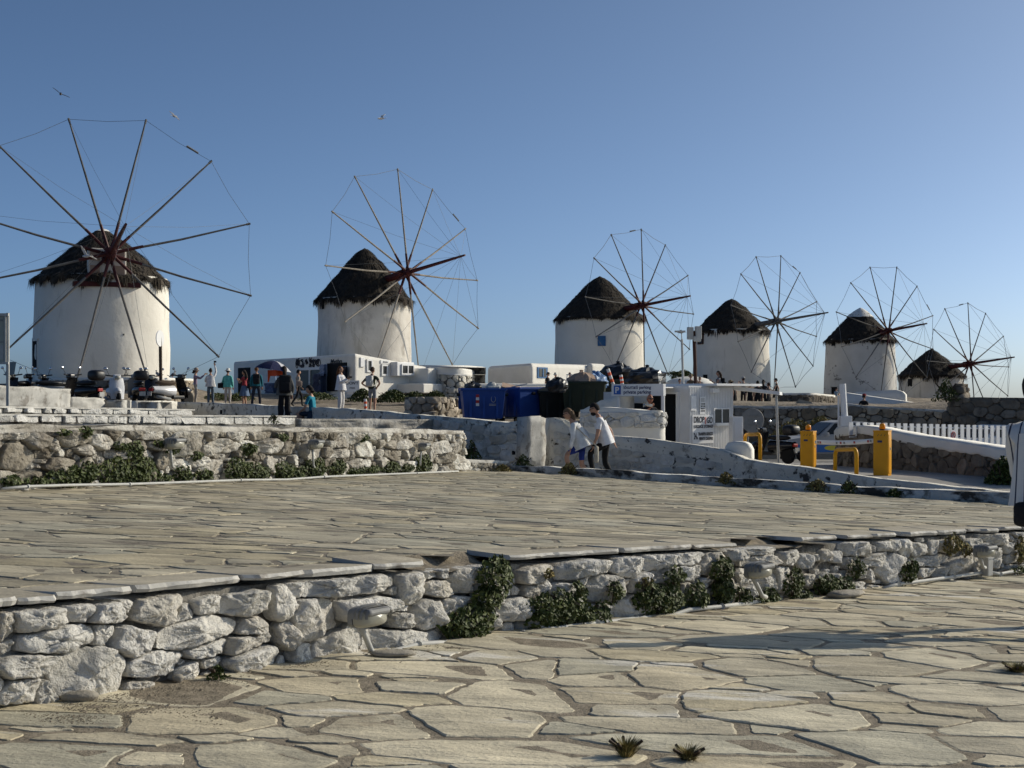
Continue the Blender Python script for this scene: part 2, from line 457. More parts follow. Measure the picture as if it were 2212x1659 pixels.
def lay_paving(root, cs, zf, mt, rng, n_parts, lift, extra_side=.045, dark=.86):
    cs = sorted(cs, key=lambda c: -scr_area(c[1], zf))
    rest = MB()
    for k, (s, poly) in enumerate(cs):
        mb = MB() if k < n_parts else rest
        c = rng.choice(PAL); j = rng.uniform(dark, 1.10)
        mb.tint = (c[0] * j * 1.12, c[1] * j * 1.10, c[2] * j * 1.02)
        sz = math.sqrt(area(poly))
        n = 54 if k < n_parts else 22
        o = outline(poly, n, rng, .006 * min(sz, .5), .045)
        o = [(x + .020 * N3((x, y, 3), 7) + .010 * N3((x, y, 5), 24), y + .020 * N3((x, y, 9), 7) + .010 * N3((x, y, 1), 24)) for x, y in o]
        mx, my = sum(p[0] for p in o) / n, sum(p[1] for p in o) / n
        dz, ta, tb = rng.uniform(lift[0], lift[1]), rng.uniform(-.006, .006), rng.uniform(-.006, .006)
        z = lambda x, y, d=0: zf(x, y) + dz + ta * (x - mx) + tb * (y - my) - d
        vs = [(x, y, z(x, y, extra_side)) for x, y in o] + [(x, y, z(x, y, .003 + .003 * rng.random())) for x, y in o]
        vs += [(x + (mx - x) * .03, y + (my - y) * .03, z(x, y, 0)) for x, y in o]
        vs += [(x + (mx - x) * .5, y + (my - y) * .5, z(x, y, 0)) for x, y in o] + [(mx, my, z(mx, my))]
        fs = []
        for r in range(3):
            fs += [(r * n + i, r * n + (i + 1) % n, (r + 1) * n + (i + 1) % n, (r + 1) * n + i) for i in range(n)]
        fs += [(3 * n + i, 3 * n + (i + 1) % n, 4 * n) for i in range(n)]
        if area(o) and sum(o[i][0] * o[(i + 1) % n][1] - o[(i + 1) % n][0] * o[i][1] for i in range(n)) < 0: fs = [tuple(reversed(f)) for f in fs]
        mb.add(vs, fs)
        if k < n_parts: mb.build('paving_stone', mt, root, rel=True)
    if rest.v: tag(rest.build('paving_stones', mt, root, rel=True), None, None, kind='stuff')

# ---------------------------------------------------------------- the lines of the place
class Path:
    """a wall line in plan; px <-> s, and (s, outward, z) -> world"""
    def __init__(s, pts, smooth=True):
        pts = [Vector((p[0], p[1])) for p in pts]
        if smooth and len(pts) > 2:
            q = [2 * pts[0] - pts[1]] + pts + [2 * pts[-1] - pts[-2]]
            d = []
            for i in range(1, len(q) - 2):
                for k in range(12):
                    t = k / 12
                    a, b, c, e = q[i - 1], q[i], q[i + 1], q[i + 2]
                    d.append(.5 * (2 * b + (c - a) * t + (2 * a - 5 * b + 4 * c - e) * t * t + (3 * b - a - 3 * c + e) * t ** 3))
            d.append(pts[-1]); pts = d
        s.p = pts
        s.s = [0.0]
        for a, b in zip(pts, pts[1:]): s.s.append(s.s[-1] + (b - a).length)
        s.L = s.s[-1]
        s.px = [CX + p.x / p.y * F for p in pts]
        s.sarr, s.xs, s.ys = np.array(s.s), np.array([p.x for p in pts]), np.array([p.y for p in pts])
    def xy(s, t):
        if t < 0 or t > s.L:
            e = 0 if t < 0 else s.L
            a, b = s.xy(max(0, e - .05) if e else 0), s.xy(e if e else .05)
            d = (Vector(b) - Vector(a)).normalized()
            return Vector(s.xy(e)) + d * (t - e)
        return Vector((float(np.interp(t, s.sarr, s.xs)), float(np.interp(t, s.sarr, s.ys))))
    def nrm(s, t):
        d = (s.xy(t + .05) - s.xy(t - .05)).normalized()
        return Vector((d.y, -d.x))          # outward: towards the viewer's side for lines running left to right
    def at(s, t, o, z):
        p = s.xy(t) + s.nrm(t) * o
        return Vector((p.x, p.y, z))
    def s_of(s, px): return float(np.interp(px, s.px, s.s)) if s.px[-1] > s.px[0] else float(np.interp(-px, [-q for q in s.px], s.s))
    def out_pt(s, px, py, o):
        """the point seen at (px, py) that stands o in front of the wall line, and its s"""
        t = s.s_of(px)
        for _ in range(12):
            p = s.at(t, o, 0); e = px - (CX + p.x / p.y * F)
            q = s.at(t + .02, o, 0); d = ((q.x / q.y) - (p.x / p.y)) * F / .02
            t += max(-.5, min(.5, e / (d if abs(d) > 1e-6 else 1e-6)))
        p = s.at(t, o, 0); p.z = CZ + (HY - py) / F * p.y
        return t, p
    def z_of(s, px, py):
        p = s.xy(s.s_of(px)); return CZ + (HY - py) / F * p.y

def ext(pts, a, b):
    p = [Vector(q[:2]) for q in pts]
    return [tuple(p[0] + (p[0] - p[1]).normalized() * a)] + [tuple(q) for q in p] + [tuple(p[-1] + (p[-1] - p[-2]).normalized() * b)]
near_pts = [onplane(x, y, .80) for x, y in ((0, 1295), (515, 1247), (1000, 1207), (1480, 1178), (1900, 1153), (2212, 1138))]
NEAR = Path(ext(near_pts, 2.5, 4))
far_pts = [onplane(x, y, .80) for x, y in ((0, 1058), (500, 1040), (1000, 1018))]
FAR = Path(ext(far_pts, 4, 0.0)[:-1])
KERB = Path(ext([onplane(x, y, .80) for x, y in ((1100, 1017), (1566, 1050), (2182, 1090))], 1.0, 5), False)

def ywall(P, x): return float(np.interp(x, P.xs, P.ys))
def in_terrace(x, y, m=.0):
    if y < ywall(NEAR, x) + m * 1.4 or abs(x) > .36 * y + 1.6: return False
    if x < FAR.xs[-1]: return y < ywall(FAR, x) - .1
    if x < .1: return y < 29.6
    return y < 29.7 - 1.27 * (x - .04) - .1

# ---------------------------------------------------------------- terrain, sea
CTRL = []
for px, py, Y in ((640, 917, 40), (450, 905, 44), (740, 889, 54), (850, 895, 53), (492, 874, 65), (553, 877, 64), (440, 874, 66), (250, 880, 50), (60, 880, 48), (345, 872, 50),
                  (640, 853, 82), (765, 862, 75), (880, 856, 83), (500, 850, 93), (220, 835, 63), (220, 826, 72), (0, 830, 70), (-200, 830, 70), (900, 908, 46), (1050, 914, 46), (1200, 908, 47), (1262, 904, 45), (1306, 902, 46.5), (1340, 904, 47),
                  (1187, 852, 97), (1240, 850, 98), (1300, 850, 98), (1100, 850, 92), (1000, 852, 88), (1295, 823, 112), (1390, 823, 112), (1420, 835, 105), (1470, 838, 110), (1580, 835, 128), (1700, 850, 120),
                  (1860, 857, 133), (1780, 857, 128), (2010, 866, 140), (2100, 866, 140), (2200, 866, 130), (1650, 868, 68), (1600, 868, 68), (1750, 872, 66), (1900, 874, 66), (2100, 866, 66), (2212, 866, 66), (1720, 885, 90), (1850, 888, 85), (1950, 888, 88), (2060, 888, 90), (1850, 885, 105), (1950, 885, 105), (2060, 884, 110), (2180, 880, 110), (2180, 884, 85), (1780, 872, 108),
                  (1480, 988, 40), (1400, 978, 40), (1320, 985, 38), (1650, 1001, 43), (1750, 998, 52), (1850, 994, 54), (1680, 985, 56), (1950, 990, 57), (2100, 990, 57), (1640, 968, 60), (1900, 970, 60), (1250, 1056, 31),
                  (1500, 1060, 30), (1800, 1040, 32), (1906, 1030, 33.5), (1746, 1015, 39), (2050, 1062, 29), (2180, 1095, 24), (1000, 960, 42)):
    p = W(px, py, Y); CTRL.append((p.x, p.y, p.z))
for y in (34, 36, 38): CTRL.append((-8, y, .75)); CTRL.append((-14, y, .8))
CTRL += [(-4, 36, -.1), (-2, 33, -.2), (0, 34, -.2), (1.2, 34, -.4), (1, 38, .3)]
CT = np.array(CTRL)
def zter(x, y):
    d2 = (CT[:, 0] - x) ** 2 + ((CT[:, 1] - y) * .8) ** 2 + .05
    w = d2 ** -2.2
    z = float((w * CT[:, 2]).sum() / w.sum())
    if y > 150: z -= (y - 150) ** 1.2 * .12
    return z
def terr_row(y0, y1, n, xw0, xw1):
    pass
mb = MB()
ys = [29, 30, 31, 32, 33, 34, 35, 36, 37, 38, 39, 40, 41, 42, 43, 44, 45, 46, 47, 48, 49, 50, 51, 52, 53, 54, 55, 56, 57.5, 59, 60, 61, 61.8, 62.6, 63.4, 64.5, 66, 68, 70, 72, 75, 78, 81, 84, 87, 90, 94, 98, 102, 106, 110, 115, 120, 126, 132, 138, 145, 152, 160, 170, 185, 205, 240]
NX = 110
tv = []
for y in ys:
    for i in range(NX + 1):
        u = (i / NX - .5) * 1.06
        x = u * y
        z = zter(x, y)
        if y > 31 : z += .10 * N3((x, y, 0), .35) + .05 * N3((x, y, 1), 1.1)
        if y < 31.5 and x < 6: z = min(z, -.55)
        if y < 60 and x > (.3 if y < 34.2 else (.3 + (y - 34.2) * 1.35 if y < 38 else 5.4)) - .4: z = min(z - .3, float(np.interp(y, [25, 31, 33.5, 39, 47, 52, 58], [-.36, -.36, -.30, -.40, -.60, -.77, -1.0])) - .15)
        if y > 238: z = -14
        tv.append((x, y, z))
mb.add(tv, [(j * (NX + 1) + i, j * (NX + 1) + i + 1, (j + 1) * (NX + 1) + i + 1, (j + 1) * (NX + 1) + i) for j in range(len(ys) - 1) for i in range(NX)])
struct(mb.build('terrain', M['dirt'], smooth=True))
mb = MB(); mb.add([(-9000, -300, -13), (9000, -300, -13), (9000, 15000, -13), (-9000, 15000, -13)], [(0, 1, 2, 3)])
struct(mb.build('sea', M['sea']))

# ---------------------------------------------------------------- lower pavement
mb = MB(); mb.add([(x, y, zG(x, y) - .05) for x, y in ((-120, -150), (120, -150), (120, 5), (11, 20), (-60, 14))], [(0, 1, 2, 3, 4)])
struct(mb.build('ground', M['plaza']))
def zGG(x, y): return zG(x, y)
pave = struct(MB().grid(lambda a, b: (lambda x, y: (x, y, zG(x, y) - .0045 + .003 * N3((x, y, 0), 3)))(-9 + 24 * a, -3 + 27 * b), 96, 108).build('pavement', M['mortar'], smooth=True))
rng = random.Random(5)
def in_pave(x, y): return y < ywall(NEAR, x) - .10 and abs(x) < .36 * y + 1.2
PSEED = []
for px, py, w, h in ((2300 / 1.8517, 2680 / 1.8517, 330, 62), (1440, 1462, 250, 50), (1620, 1440, 210, 34), (1290, 1462, 200, 50), (1340, 1500, 270, 40), (1600, 1515, 260, 52), (1890, 1440, 260, 46), (2010, 1420, 200, 36),
                     (1720, 1545, 380, 70), (1640, 1660, 460, 70), (1100, 1500, 240, 50), (1060, 1420, 160, 26), (1010, 1560, 300, 60), (700, 1480, 200, 40), (1900, 1610, 300, 60), (2080, 1500, 300, 50), (820, 1570, 260, 60),
                     (420, 1560, 300, 60), (120, 1630, 300, 60), (560, 1640, 300, 60), (1390, 1392, 150, 26), (1180, 1445, 180, 30)):
    p = onplane(px, py, 1.275)
    PSEED.append((p.x, p.y, w / F * p.y * .9, min(max(h / F * p.y * p.y / 1.45, .22), .62)))
pk = pack(PSEED, (-4.5, 8.5, 3.6, 18), in_pave, [((.6, 1.05), (.34, .58), 700), ((.42, .8), (.24, .42), 2500), ((.28, .5), (.17, .3), 3500), ((.14, .28), (.09, .17), 3500)], rng, tight=.80)
lay_paving(pave, cells(pk, rng, 2.0, .042, 7), zG, M['flag'], rng, 300, (-.001, .004))

# ---------------------------------------------------------------- raised terrace and its flagstones
terr = struct(MB().grid(lambda a, b: (lambda y: (lambda x: (x, y, zT(x, y) - .005 + .003 * N3((x, y, 0), 3)))((-.5 + a * 1.06) * y))(5.2 + 24.9 * b), 60, 70).build('terrace_bed', M['mortarT'], smooth=True))
# keep only what lies behind the wall line and in front of the far walls
bm = bmesh.new(); bm.from_mesh(terr.data)
kill = [f for f in bm.faces if not all((v.co.y > ywall(NEAR, v.co.x) + .12) for v in f.verts) or not ((f.calc_center_median().x < FAR.xs[-1] and f.calc_center_median().y < ywall(FAR, f.calc_center_median().x) + .5) or (f.calc_center_median().x >= FAR.xs[-1] and f.calc_center_median().y < 30.1 - 1.27 * max(f.calc_center_median().x, 0)))]
bmesh.ops.delete(bm, geom=kill, context='FACES'); bm.to_mesh(terr.data); bm.free()
SLABW = .40
pk = pack([], (-9, 11, 5.5, 30), lambda x, y: in_terrace(x, y, SLABW), [((.6, 1.1), (.32, .56), 2600), ((.4, .72), (.24, .4), 9000), ((.28, .48), (.18, .3), 12000), ((.14, .26), (.09, .17), 9000)], rng, tight=.80)
TC = []
for s_, poly in cells(pk, rng, 2.0, .032, 7):
    g = Vector((1, (ywall(NEAR, s_[0] + .1) - ywall(NEAR, s_[0] - .1)) / .2)).normalized(); nn = (g.y, -g.x)
    q = Vector((s_[0], ywall(NEAR, s_[0]))) - Vector(nn) * (SLABW - .06)
    poly = clip(poly, q, nn)
    if len(poly) >= 3 and area(poly) > .004: TC.append((s_, poly))
lay_paving(terr, TC, zT, M['flagT'], rng, 300, (-.0015, .003), dark=.70)

# ---------------------------------------------------------------- rubble walls
def bump_stone(mb, path, poly, dep, rng, n, base_o=0.0, rough=.05, rings=None, cut=.09, facets=3):
    a = area(poly); sz = math.sqrt(a)
    o = outline(poly, n, rng, .024 * sz, cut)
    mx, mz = sum(p[0] for p in o) / n, sum(p[1] for p in o) / n
    d = dep * rng.uniform(.75, 1.2)
    ta, tb = rng.uniform(-.28, .28), rng.uniform(-.25, .3)
    rs = rings or ((1.0, -.09 / max(d, .01)), (1.0, .45), (.985, .80), (.94, .97), (.80, 1.0), (.58, 1.0), (.36, 1.0), (.15, 1.0))
    vs, fs = [], []
    off = rng.uniform(0, 50)
    pl = [(math.cos(f), math.sin(f), rng.uniform(.12, .55), rng.uniform(.0, .55) * sz * .5) for f in (rng.uniform(0, 6.28) for _ in range(facets))]
    hew = lambda x, z: max([0] + [sl * max(0, cx * x + cz * z - q) for cx, cz, sl, q in pl])   # hewn flats
    for sc, h in rs:
        for x, z in o:
            X, Z = mx + (x - mx) * sc, mz + (z - mz) * sc
            q = Vector((X * 1.0 / max(sz, .12) * 2.2 + off, Z / max(sz, .12) * 2.2, off))
            dn = (noise.noise(q) * .42 + noise.noise(q * 2.3) * .48 + noise.noise(q * 5.1) * .38 + noise.noise(q * 11) * .16) * rough * (sz / .25) ** .5 if h > 0 else 0
            out = base_o + d * h + (ta * (X - mx) + tb * (Z - mz)) * (1 if h > .4 else 0) + dn
            if h > .4: out = max(out - hew(X - mx, Z - mz) * min(1, h), base_o + .012 + dn * .4)
            vs.append(path.at(X, out, Z))
    vs.append(path.at(mx, base_o + d * 1.03 + noise.noise(Vector((off, off, off))) * rough, mz))
    for r in range(len(rs) - 1):
        fs += [(r * n + i, r * n + (i + 1) % n, (r + 1) * n + (i + 1) % n, (r + 1) * n + i) for i in range(n)]
    k = (len(rs) - 1) * n
    fs += [(k + i, k + (i + 1) % n, len(vs) - 1) for i in range(n)]
    mb.add(vs, fs)

def wall_core(path, s0, s1, bot, top, thick, face_o=0.0, step=.25, nz=4, wob=.02, capo=0.0):
    mb = MB(); n = max(2, int((s1 - s0) / step))
    prof = [(face_o, j / nz) for j in range(nz + 1)] + [(face_o - thick, 1.0), (face_o - thick, 0.0)]
    vs = []
    for i in range(n + 1):
        s = s0 + (s1 - s0) * i / n
        b, t = bot(s), top(s)
        for o, f in prof:
            vs.append(path.at(s, o + wob * N3((s, f * 2, 3), 2.2), b + (t - b) * f + (wob * .6 * N3((s, 8, o), 1.7) if f == 1 else 0)))
    w = len(prof)
    fs = [(i * w + j, (i + 1) * w + j, (i + 1) * w + (j + 1) % w, i * w + (j + 1) % w) for i in range(n) for j in range(w)]
    fs += [tuple(range(w)), tuple(n * w + j for j in range(w - 1, -1, -1))]
    return mb.add(vs, fs)

def rubble(root, path, s0, s1, bot, top, seeds, classes, rng, mt, tints, dep, n_parts=300, gap=.02, npt=18, grow=1.3, name='stone', rough=.05, base_o=0.0, sq=3.2, tight=.84):
    zlo, zhi = min(bot(s0), bot(s1), bot((s0 + s1) / 2)), max(top(s0), top(s1), top((s0 + s1) / 2))
    pk = pack(seeds, (s0, s1, zlo, zhi), lambda s, z: bot(s) + .02 < z < top(s) - .02, classes, rng, hs=.35, tight=tight)
    cs = []
    for sd, poly in cells(pk, rng, grow, gap, sq):
        for lim, sg in ((top, 1), (bot, -1)):
            c = sd[0]; sl = (lim(c + .1) - lim(c - .1)) / .2
            poly = clip(poly, (c, lim(c) - sg * .004), (-sl * sg, sg))
            if len(poly) < 3: break
        if len(poly) < 3: continue
        poly = clip(clip(poly, (s0, 0), (-1, 0)), (s1, 0), (1, 0))
        if len(poly) >= 3 and area(poly) > 2e-4: cs.append((sd, poly))
    def sa(poly):
        q = [scr(path.at(x, 0, z)) for x, z in poly]
        c = sum(p[0] for p in q) / len(q)
        return area(q) if -30 < c < 2240 else 0
    cs.sort(key=lambda c: -sa(c[1]))
    rest = MB()
    for k, (sd, poly) in enumerate(cs):
        mb = MB() if k < n_parts else rest
        t = rng.choice(tints); j = rng.uniform(.9, 1.08)
        mb.tint = (t[0] * j, t[1] * j, t[2] * j)
        sz = math.sqrt(area(poly))
        bump_stone(mb, path, poly, min(dep, sz * .6), rng, npt + (14 if k < 90 and npt > 16 else 0), base_o, rough)
        if k < n_parts: mb.build(name, mt, root, rel=True, smooth=True)
    if rest.v: tag(rest.build('small_stones', mt, root, rel=True, smooth=True), None, None, kind='stuff')
    return cs
def zroad(x, y): return float(np.interp(y, [25, 31, 33.5, 39, 47, 52, 58], [-.36, -.36, -.30, -.40, -.60, -.77, -1.0]))
# ---------------------------------------------------------------- near retaining wall
rng = random.Random(3)
p0 = NEAR.xy(0)
near = thing('stone_wall', 'low whitewashed rubble wall nearest the viewer with slab coping, ivy and lamps', 'wall', (p0.x, p0.y, zG(p0.x, p0.y)))
ntop = lambda s: (lambda p: zT(p.x, p.y) - .05)(NEAR.xy(s))
nbot = lambda s: (lambda p: zG(p.x, p.y) - .04)(NEAR.xy(s))
wall_core(NEAR, 0, NEAR.L, nbot, lambda s: ntop(s) - .01, .45, -.018, .08, 8, .035).build('wall_core', M['core'], near, rel=True, smooth=True)
CA = [(20, 640, 110, 240), (240, 560, 370, 200), (510, 520, 190, 140), (760, 545, 300, 140), (880, 500, 90, 90), (1090, 540, 360, 190), (1300, 540, 130, 110), (1460, 490, 190, 110), (1700, 480, 280, 150), (1860, 560, 240, 120),
      (330, 740, 540, 180), (700, 690, 130, 150), (920, 730, 280, 210), (1370, 680, 570, 200), (1780, 640, 160, 110), (1460, 800, 310, 100), (1730, 760, 250, 110), (150, 920, 400, 190), (600, 980, 520, 330),
      (1070, 910, 420, 170), (1500, 900, 120, 80), (1780, 890, 380, 200), (1330, 960, 170, 120), (100, 1090, 260, 170), (290, 1110, 130, 140), (950, 1060, 160, 80), (30, 780, 90, 100)]
CB = [(50, 790, 190, 280), (130, 725, 160, 110), (380, 710, 380, 140), (720, 690, 300, 150), (910, 740, 110, 70), (1040, 720, 230, 220), (1280, 710, 240, 140), (1240, 600, 90, 60), (1330, 580, 110, 110), (290, 950, 400, 350),
      (700, 850, 510, 170), (1190, 910, 240, 250), (1330, 880, 110, 150), (1440, 870, 170, 170), (1010, 870, 110, 50), (980, 970, 150, 140), (60, 1090, 140, 200), (180, 1220, 180, 150), (450, 1190, 400, 270), (900, 1120, 440, 190),
      (1240, 1080, 200, 120), (1490, 640, 240, 180), (2080, 610, 250, 140), (1880, 880, 330, 170), (2030, 730, 120, 110), (2140, 690, 80, 90), (1700, 760, 200, 200), (1620, 960, 230, 200)]
CC = [(210, 570, 300, 150), (420, 540, 100, 100), (590, 540, 250, 140), (250, 640, 110, 80), (390, 690, 290, 200), (110, 720, 230, 110), (560, 660, 70, 50), (700, 670, 140, 160), (850, 500, 230, 120), (1070, 470, 220, 90),
      (1260, 530, 160, 180), (930, 595, 320, 120), (1110, 590, 110, 120), (620, 860, 240, 170), (310, 880, 130, 80), (920, 740, 150, 120), (1200, 660, 150, 90), (1650, 400, 230, 90), (1480, 440, 120, 80), (1640, 480, 220, 90),
      (1880, 470, 170, 110), (1830, 630, 170, 200), (1690, 660, 150, 120), (1570, 720, 110, 120), (1400, 680, 150, 190), (1040, 860, 200, 120), (800, 880, 170, 140)]
CD = [(480, 480, 200, 150), (690, 590, 190, 110), (900, 690, 290, 330), (990, 480, 110, 150), (1120, 480, 160, 110), (1280, 470, 100, 130), (1370, 460, 100, 110), (1290, 590, 310, 110), (1540, 660, 260, 200), (1210, 720, 130, 110),
      (1360, 720, 120, 110), (1690, 430, 150, 90), (1720, 620, 130, 170), (1910, 580, 120, 200), (1910, 380, 150, 110), (2000, 470, 90, 100), (2060, 560, 140, 110), (2140, 330, 100, 70), (2150, 430, 80, 100), (650, 740, 90, 130), (560, 700, 120, 120), (790, 460, 110, 90), (880, 450, 90, 90)]
NS = []
def seed(x, y, w, h):
    if x < -60: return
    s = NEAR.s_of(x)
    wm = NEAR.s_of(x + w / 2) - NEAR.s_of(x - w / 2)
    Y = NEAR.xy(s).y
    NS.append((s, CZ + (HY - y) / F * Y, wm * .97, h / F * Y * .97))
for a, x0, y0, k in ((CA, 0, 1161, .3001), (CB, 594, 1080, .2685), (CC, 1188, 1080, .2685), (CD, 1728, 1080, .2187)):
    for x, y, w, h in a:
        if a is CA and x > 1800: continue
        seed(x0 + x * k, y0 + y * k, w * k, h * k)
WT = [(1, 1, 1), (1, .99, .97), (.95, .94, .92), (.9, .87, .82), (1, 1, 1)]
rubble(near, NEAR, .2, NEAR.L, nbot, ntop, NS, [((.22, .38), (.12, .2), 300), ((.11, .22), (.07, .13), 1500), ((.045, .09), (.035, .06), 1500)], rng, M['wstone'], WT, .085, 300, .014, 32, 1.31, 'stone', .044, sq=6)
# coping slabs at the terrace edge, with the broken stretches left open
for a, b in ((-70, 30), (34, 112), (116, 262), (288, 516), (522, 651), (654, 806), (808, 918), (1092, 1186), (1189, 1337), (1344, 1488), (1491, 1572), (1722, 1800), (1823, 1876), (1879, 1934), (1945, 2018), (2022, 2088), (2092, 2113), (2116, 2152), (2155, 2205), (2209, 2260), (2264, 2330)):
    s0, s1 = NEAR.s_of(a) if a > 0 else NEAR.s_of(5) - (5 - a) * .0028, NEAR.s_of(b) if b < 2212 else NEAR.s_of(2210) + (b - 2210) * .0075
    n = max(6, int((s1 - s0) / .06)); ov = rng.uniform(.03, .07); th = rng.uniform(.026, .042); dz = rng.uniform(.0, .012); tl = rng.uniform(-.01, .012)
    front = [(s0 + (s1 - s0) * i / n, ov + .035 * N3((i * .5, a, 0), .6) + .008 * N3((i * 2.3, a, 4), 1.1) - (.06 * rng.random() if i in (0, n) else 0)) for i in range(n + 1)]
    back = [(s0 + (s1 - s0) * (n - i) / n, -SLABW + .05 + .06 * N3((i, b, 0), .9)) for i in range(n + 1)]
    poly = front + back; m = len(poly); mb = MB()
    zz = lambda s, o, d: (lambda p: zT(p.x, p.y) + dz + tl * o * 4 - d)(NEAR.at(s, o, 0))
    vs = [NEAR.at(s, o - (.012 if o > 0 else 0), zz(s, o, th)) for s, o in poly] + [NEAR.at(s, o, zz(s, o, .012 + .01 * rng.random())) for s, o in poly] + [NEAR.at(s, o - (.016 if o > 0 else 0), zz(s, o, 0)) for s, o in poly]
    mb.add(vs, [(r * m + i, r * m + (i + 1) % m, (r + 1) * m + (i + 1) % m, (r + 1) * m + i) for r in range(2) for i in range(m)] + [tuple(range(2 * m, 3 * m)), tuple(range(m - 1, -1, -1))])
    mb.m[-2] = 1; mb.t = [(.50, .455, .36)] * len(mb.v)
    mb.build('coping_slab', [M['slab'], M['flagT']], near, rel=True)
for a, b in ((917, 1093), (1571, 1724)):       # rough mortar where the coping broke away
    s0, s1 = NEAR.s_of(a), NEAR.s_of(b)
    MB().grid(lambda u, v: (lambda s, o: NEAR.at(s, o, (lambda p: zT(p.x, p.y))(NEAR.at(s, o, 0)) - .005 - .055 * min(1, max(0, (o + .34) / .12)) + .018 * N3((s, o, 2), 9)))(s0 + (s1 - s0) * u, .05 - .42 * v), 40, 16).build('broken_bedding', M['mortar'], near, rel=True, smooth=True)

# ---------------------------------------------------------------- far retaining wall on the left
p0 = FAR.xy(0)
far = thing('stone_wall', 'rough half whitewashed rubble wall along the far side of the terrace, three lamps on it', 'wall', (p0.x, p0.y, zT(p0.x, p0.y)))
FT = [(-300, 912), (0, 914), (230, 917), (560, 922), (790, 925), (1000, 931)]
sft = [(FAR.s_of(max(x, 1)) - (0 if x > 0 else 4), FAR.z_of(max(x, 1), y)) for x, y in FT]
ftop = lambda s: lerp_tab(sft, s)
fbot = lambda s: (lambda p: zT(p.x, p.y) - .05)(FAR.xy(s))
wall_core(FAR, 0, FAR.L, fbot, ftop, .5, -.01, .2, 5, .03).build('wall_core', M['core'], far, rel=True, smooth=True)
FS = []
for x, y, w, h in ((30, 985, 74, 62), (120, 1005, 62, 34), (65, 1030, 70, 30), (105, 925, 58, 32), (28, 935, 52, 34), (72, 950, 46, 38), (150, 948, 60, 30), (212, 955, 40, 30), (260, 958, 40, 26), (175, 972, 48, 20), (178, 1008, 44, 36),
                   (255, 980, 50, 24), (325, 940, 46, 20), (390, 958, 62, 56), (478, 963, 64, 34), (570, 963, 50, 32), (340, 996, 36, 40), (420, 995, 34, 24), (448, 1010, 58, 34), (310, 985, 30, 26), (500, 942, 36, 24), (560, 940, 40, 20),
                   (614, 967, 50, 30), (666, 975, 44, 46), (650, 1022, 34, 24), (700, 1005, 24, 30), (728, 980, 36, 22), (752, 948, 28, 22), (783, 970, 44, 40), (772, 1004, 40, 30), (838, 960, 26, 18), (862, 960, 24, 18), (905, 985, 26, 18), (945, 965, 32, 26), (985, 962, 20, 30), (985, 1000, 26, 36), (955, 990, 30, 20), (900, 960, 28, 20), (852, 985, 30, 20), (820, 1000, 30, 26), (880, 1010, 36, 26), (930, 1012, 34, 24)):
    s = FAR.s_of(x); Y = FAR.xy(s).y
    FS.append((s, CZ + (HY - y) / F * Y, (FAR.s_of(x + w / 2) - FAR.s_of(x - w / 2)) * .97, h / F * Y * .97))
FTn = [(1.1, 1.1, 1.09), (.85, .83, .80), (.66, .63, .58), (1, .99, .97), (.52, .49, .44), (1.12, 1.12, 1.1)]
rubble(far, FAR, .0, FAR.L + .02, fbot, lambda s: ftop(s) - .07, FS, [((.3, .5), (.16, .26), 600), ((.18, .3), (.11, .18), 2500), ((.07, .15), (.05, .1), 5000)], rng, M['fstone'], FTn, .11, 300, .02, 22, 1.3, 'stone', .055, sq=4)
wall_core(FAR, 0, FAR.L + .03, lambda s: ftop(s) - .08 + .03 * N3((s, 1, 1), 2.5), ftop, .56, .02, .08, 3, .05).build('coping', M['fplaster'], far, rel=True, smooth=True)
# return of the wall end
e = FAR.xy(FAR.L); en = -FAR.nrm(FAR.L); RET = Path([e + FAR.nrm(FAR.L) * .02, e + en * 1.2], False)
rubble(far, RET, 0, RET.L, lambda s: fbot(FAR.L), lambda s: ftop(FAR.L) - .07, [], [((.3, .45), (.18, .26), 200), ((.15, .25), (.1, .18), 800)], rng, M['fstone'], FTn, .08, 40, .016, 16, 1.28, 'stone', .04)
# low stepped footing at the end of the far wall
LED = Path([W(1000, 1018, 28.9).xy + Vector((0, -.02)), W(1100, 1016, 29.9).xy], False)
led = thing('stone_ledge', 'short low stone ledge at the right end of the rough terrace wall', 'ledge', W(1000, 1018, 28.9))
ltop = lambda s: LED.z_of(1000, 992) + (LED.z_of(1100, 996) - LED.z_of(1000, 992)) * s / LED.L
wall_core(LED, 0, LED.L, lambda s: zT(0, 29) - .05, ltop, .6, 0, .1, 3, .02).build('ledge_body', M['slab'], led, rel=True, smooth=True)
rubble(led, LED, 0, LED.L, lambda s: zT(0, 29) - .03, lambda s: ltop(s) - .05, [], [((.12, .25), (.08, .16), 300), ((.06, .1), (.05, .08), 300)], rng, M['fstone'], FTn, .05, 40, .016, 14, 1.28, 'stone', .03)

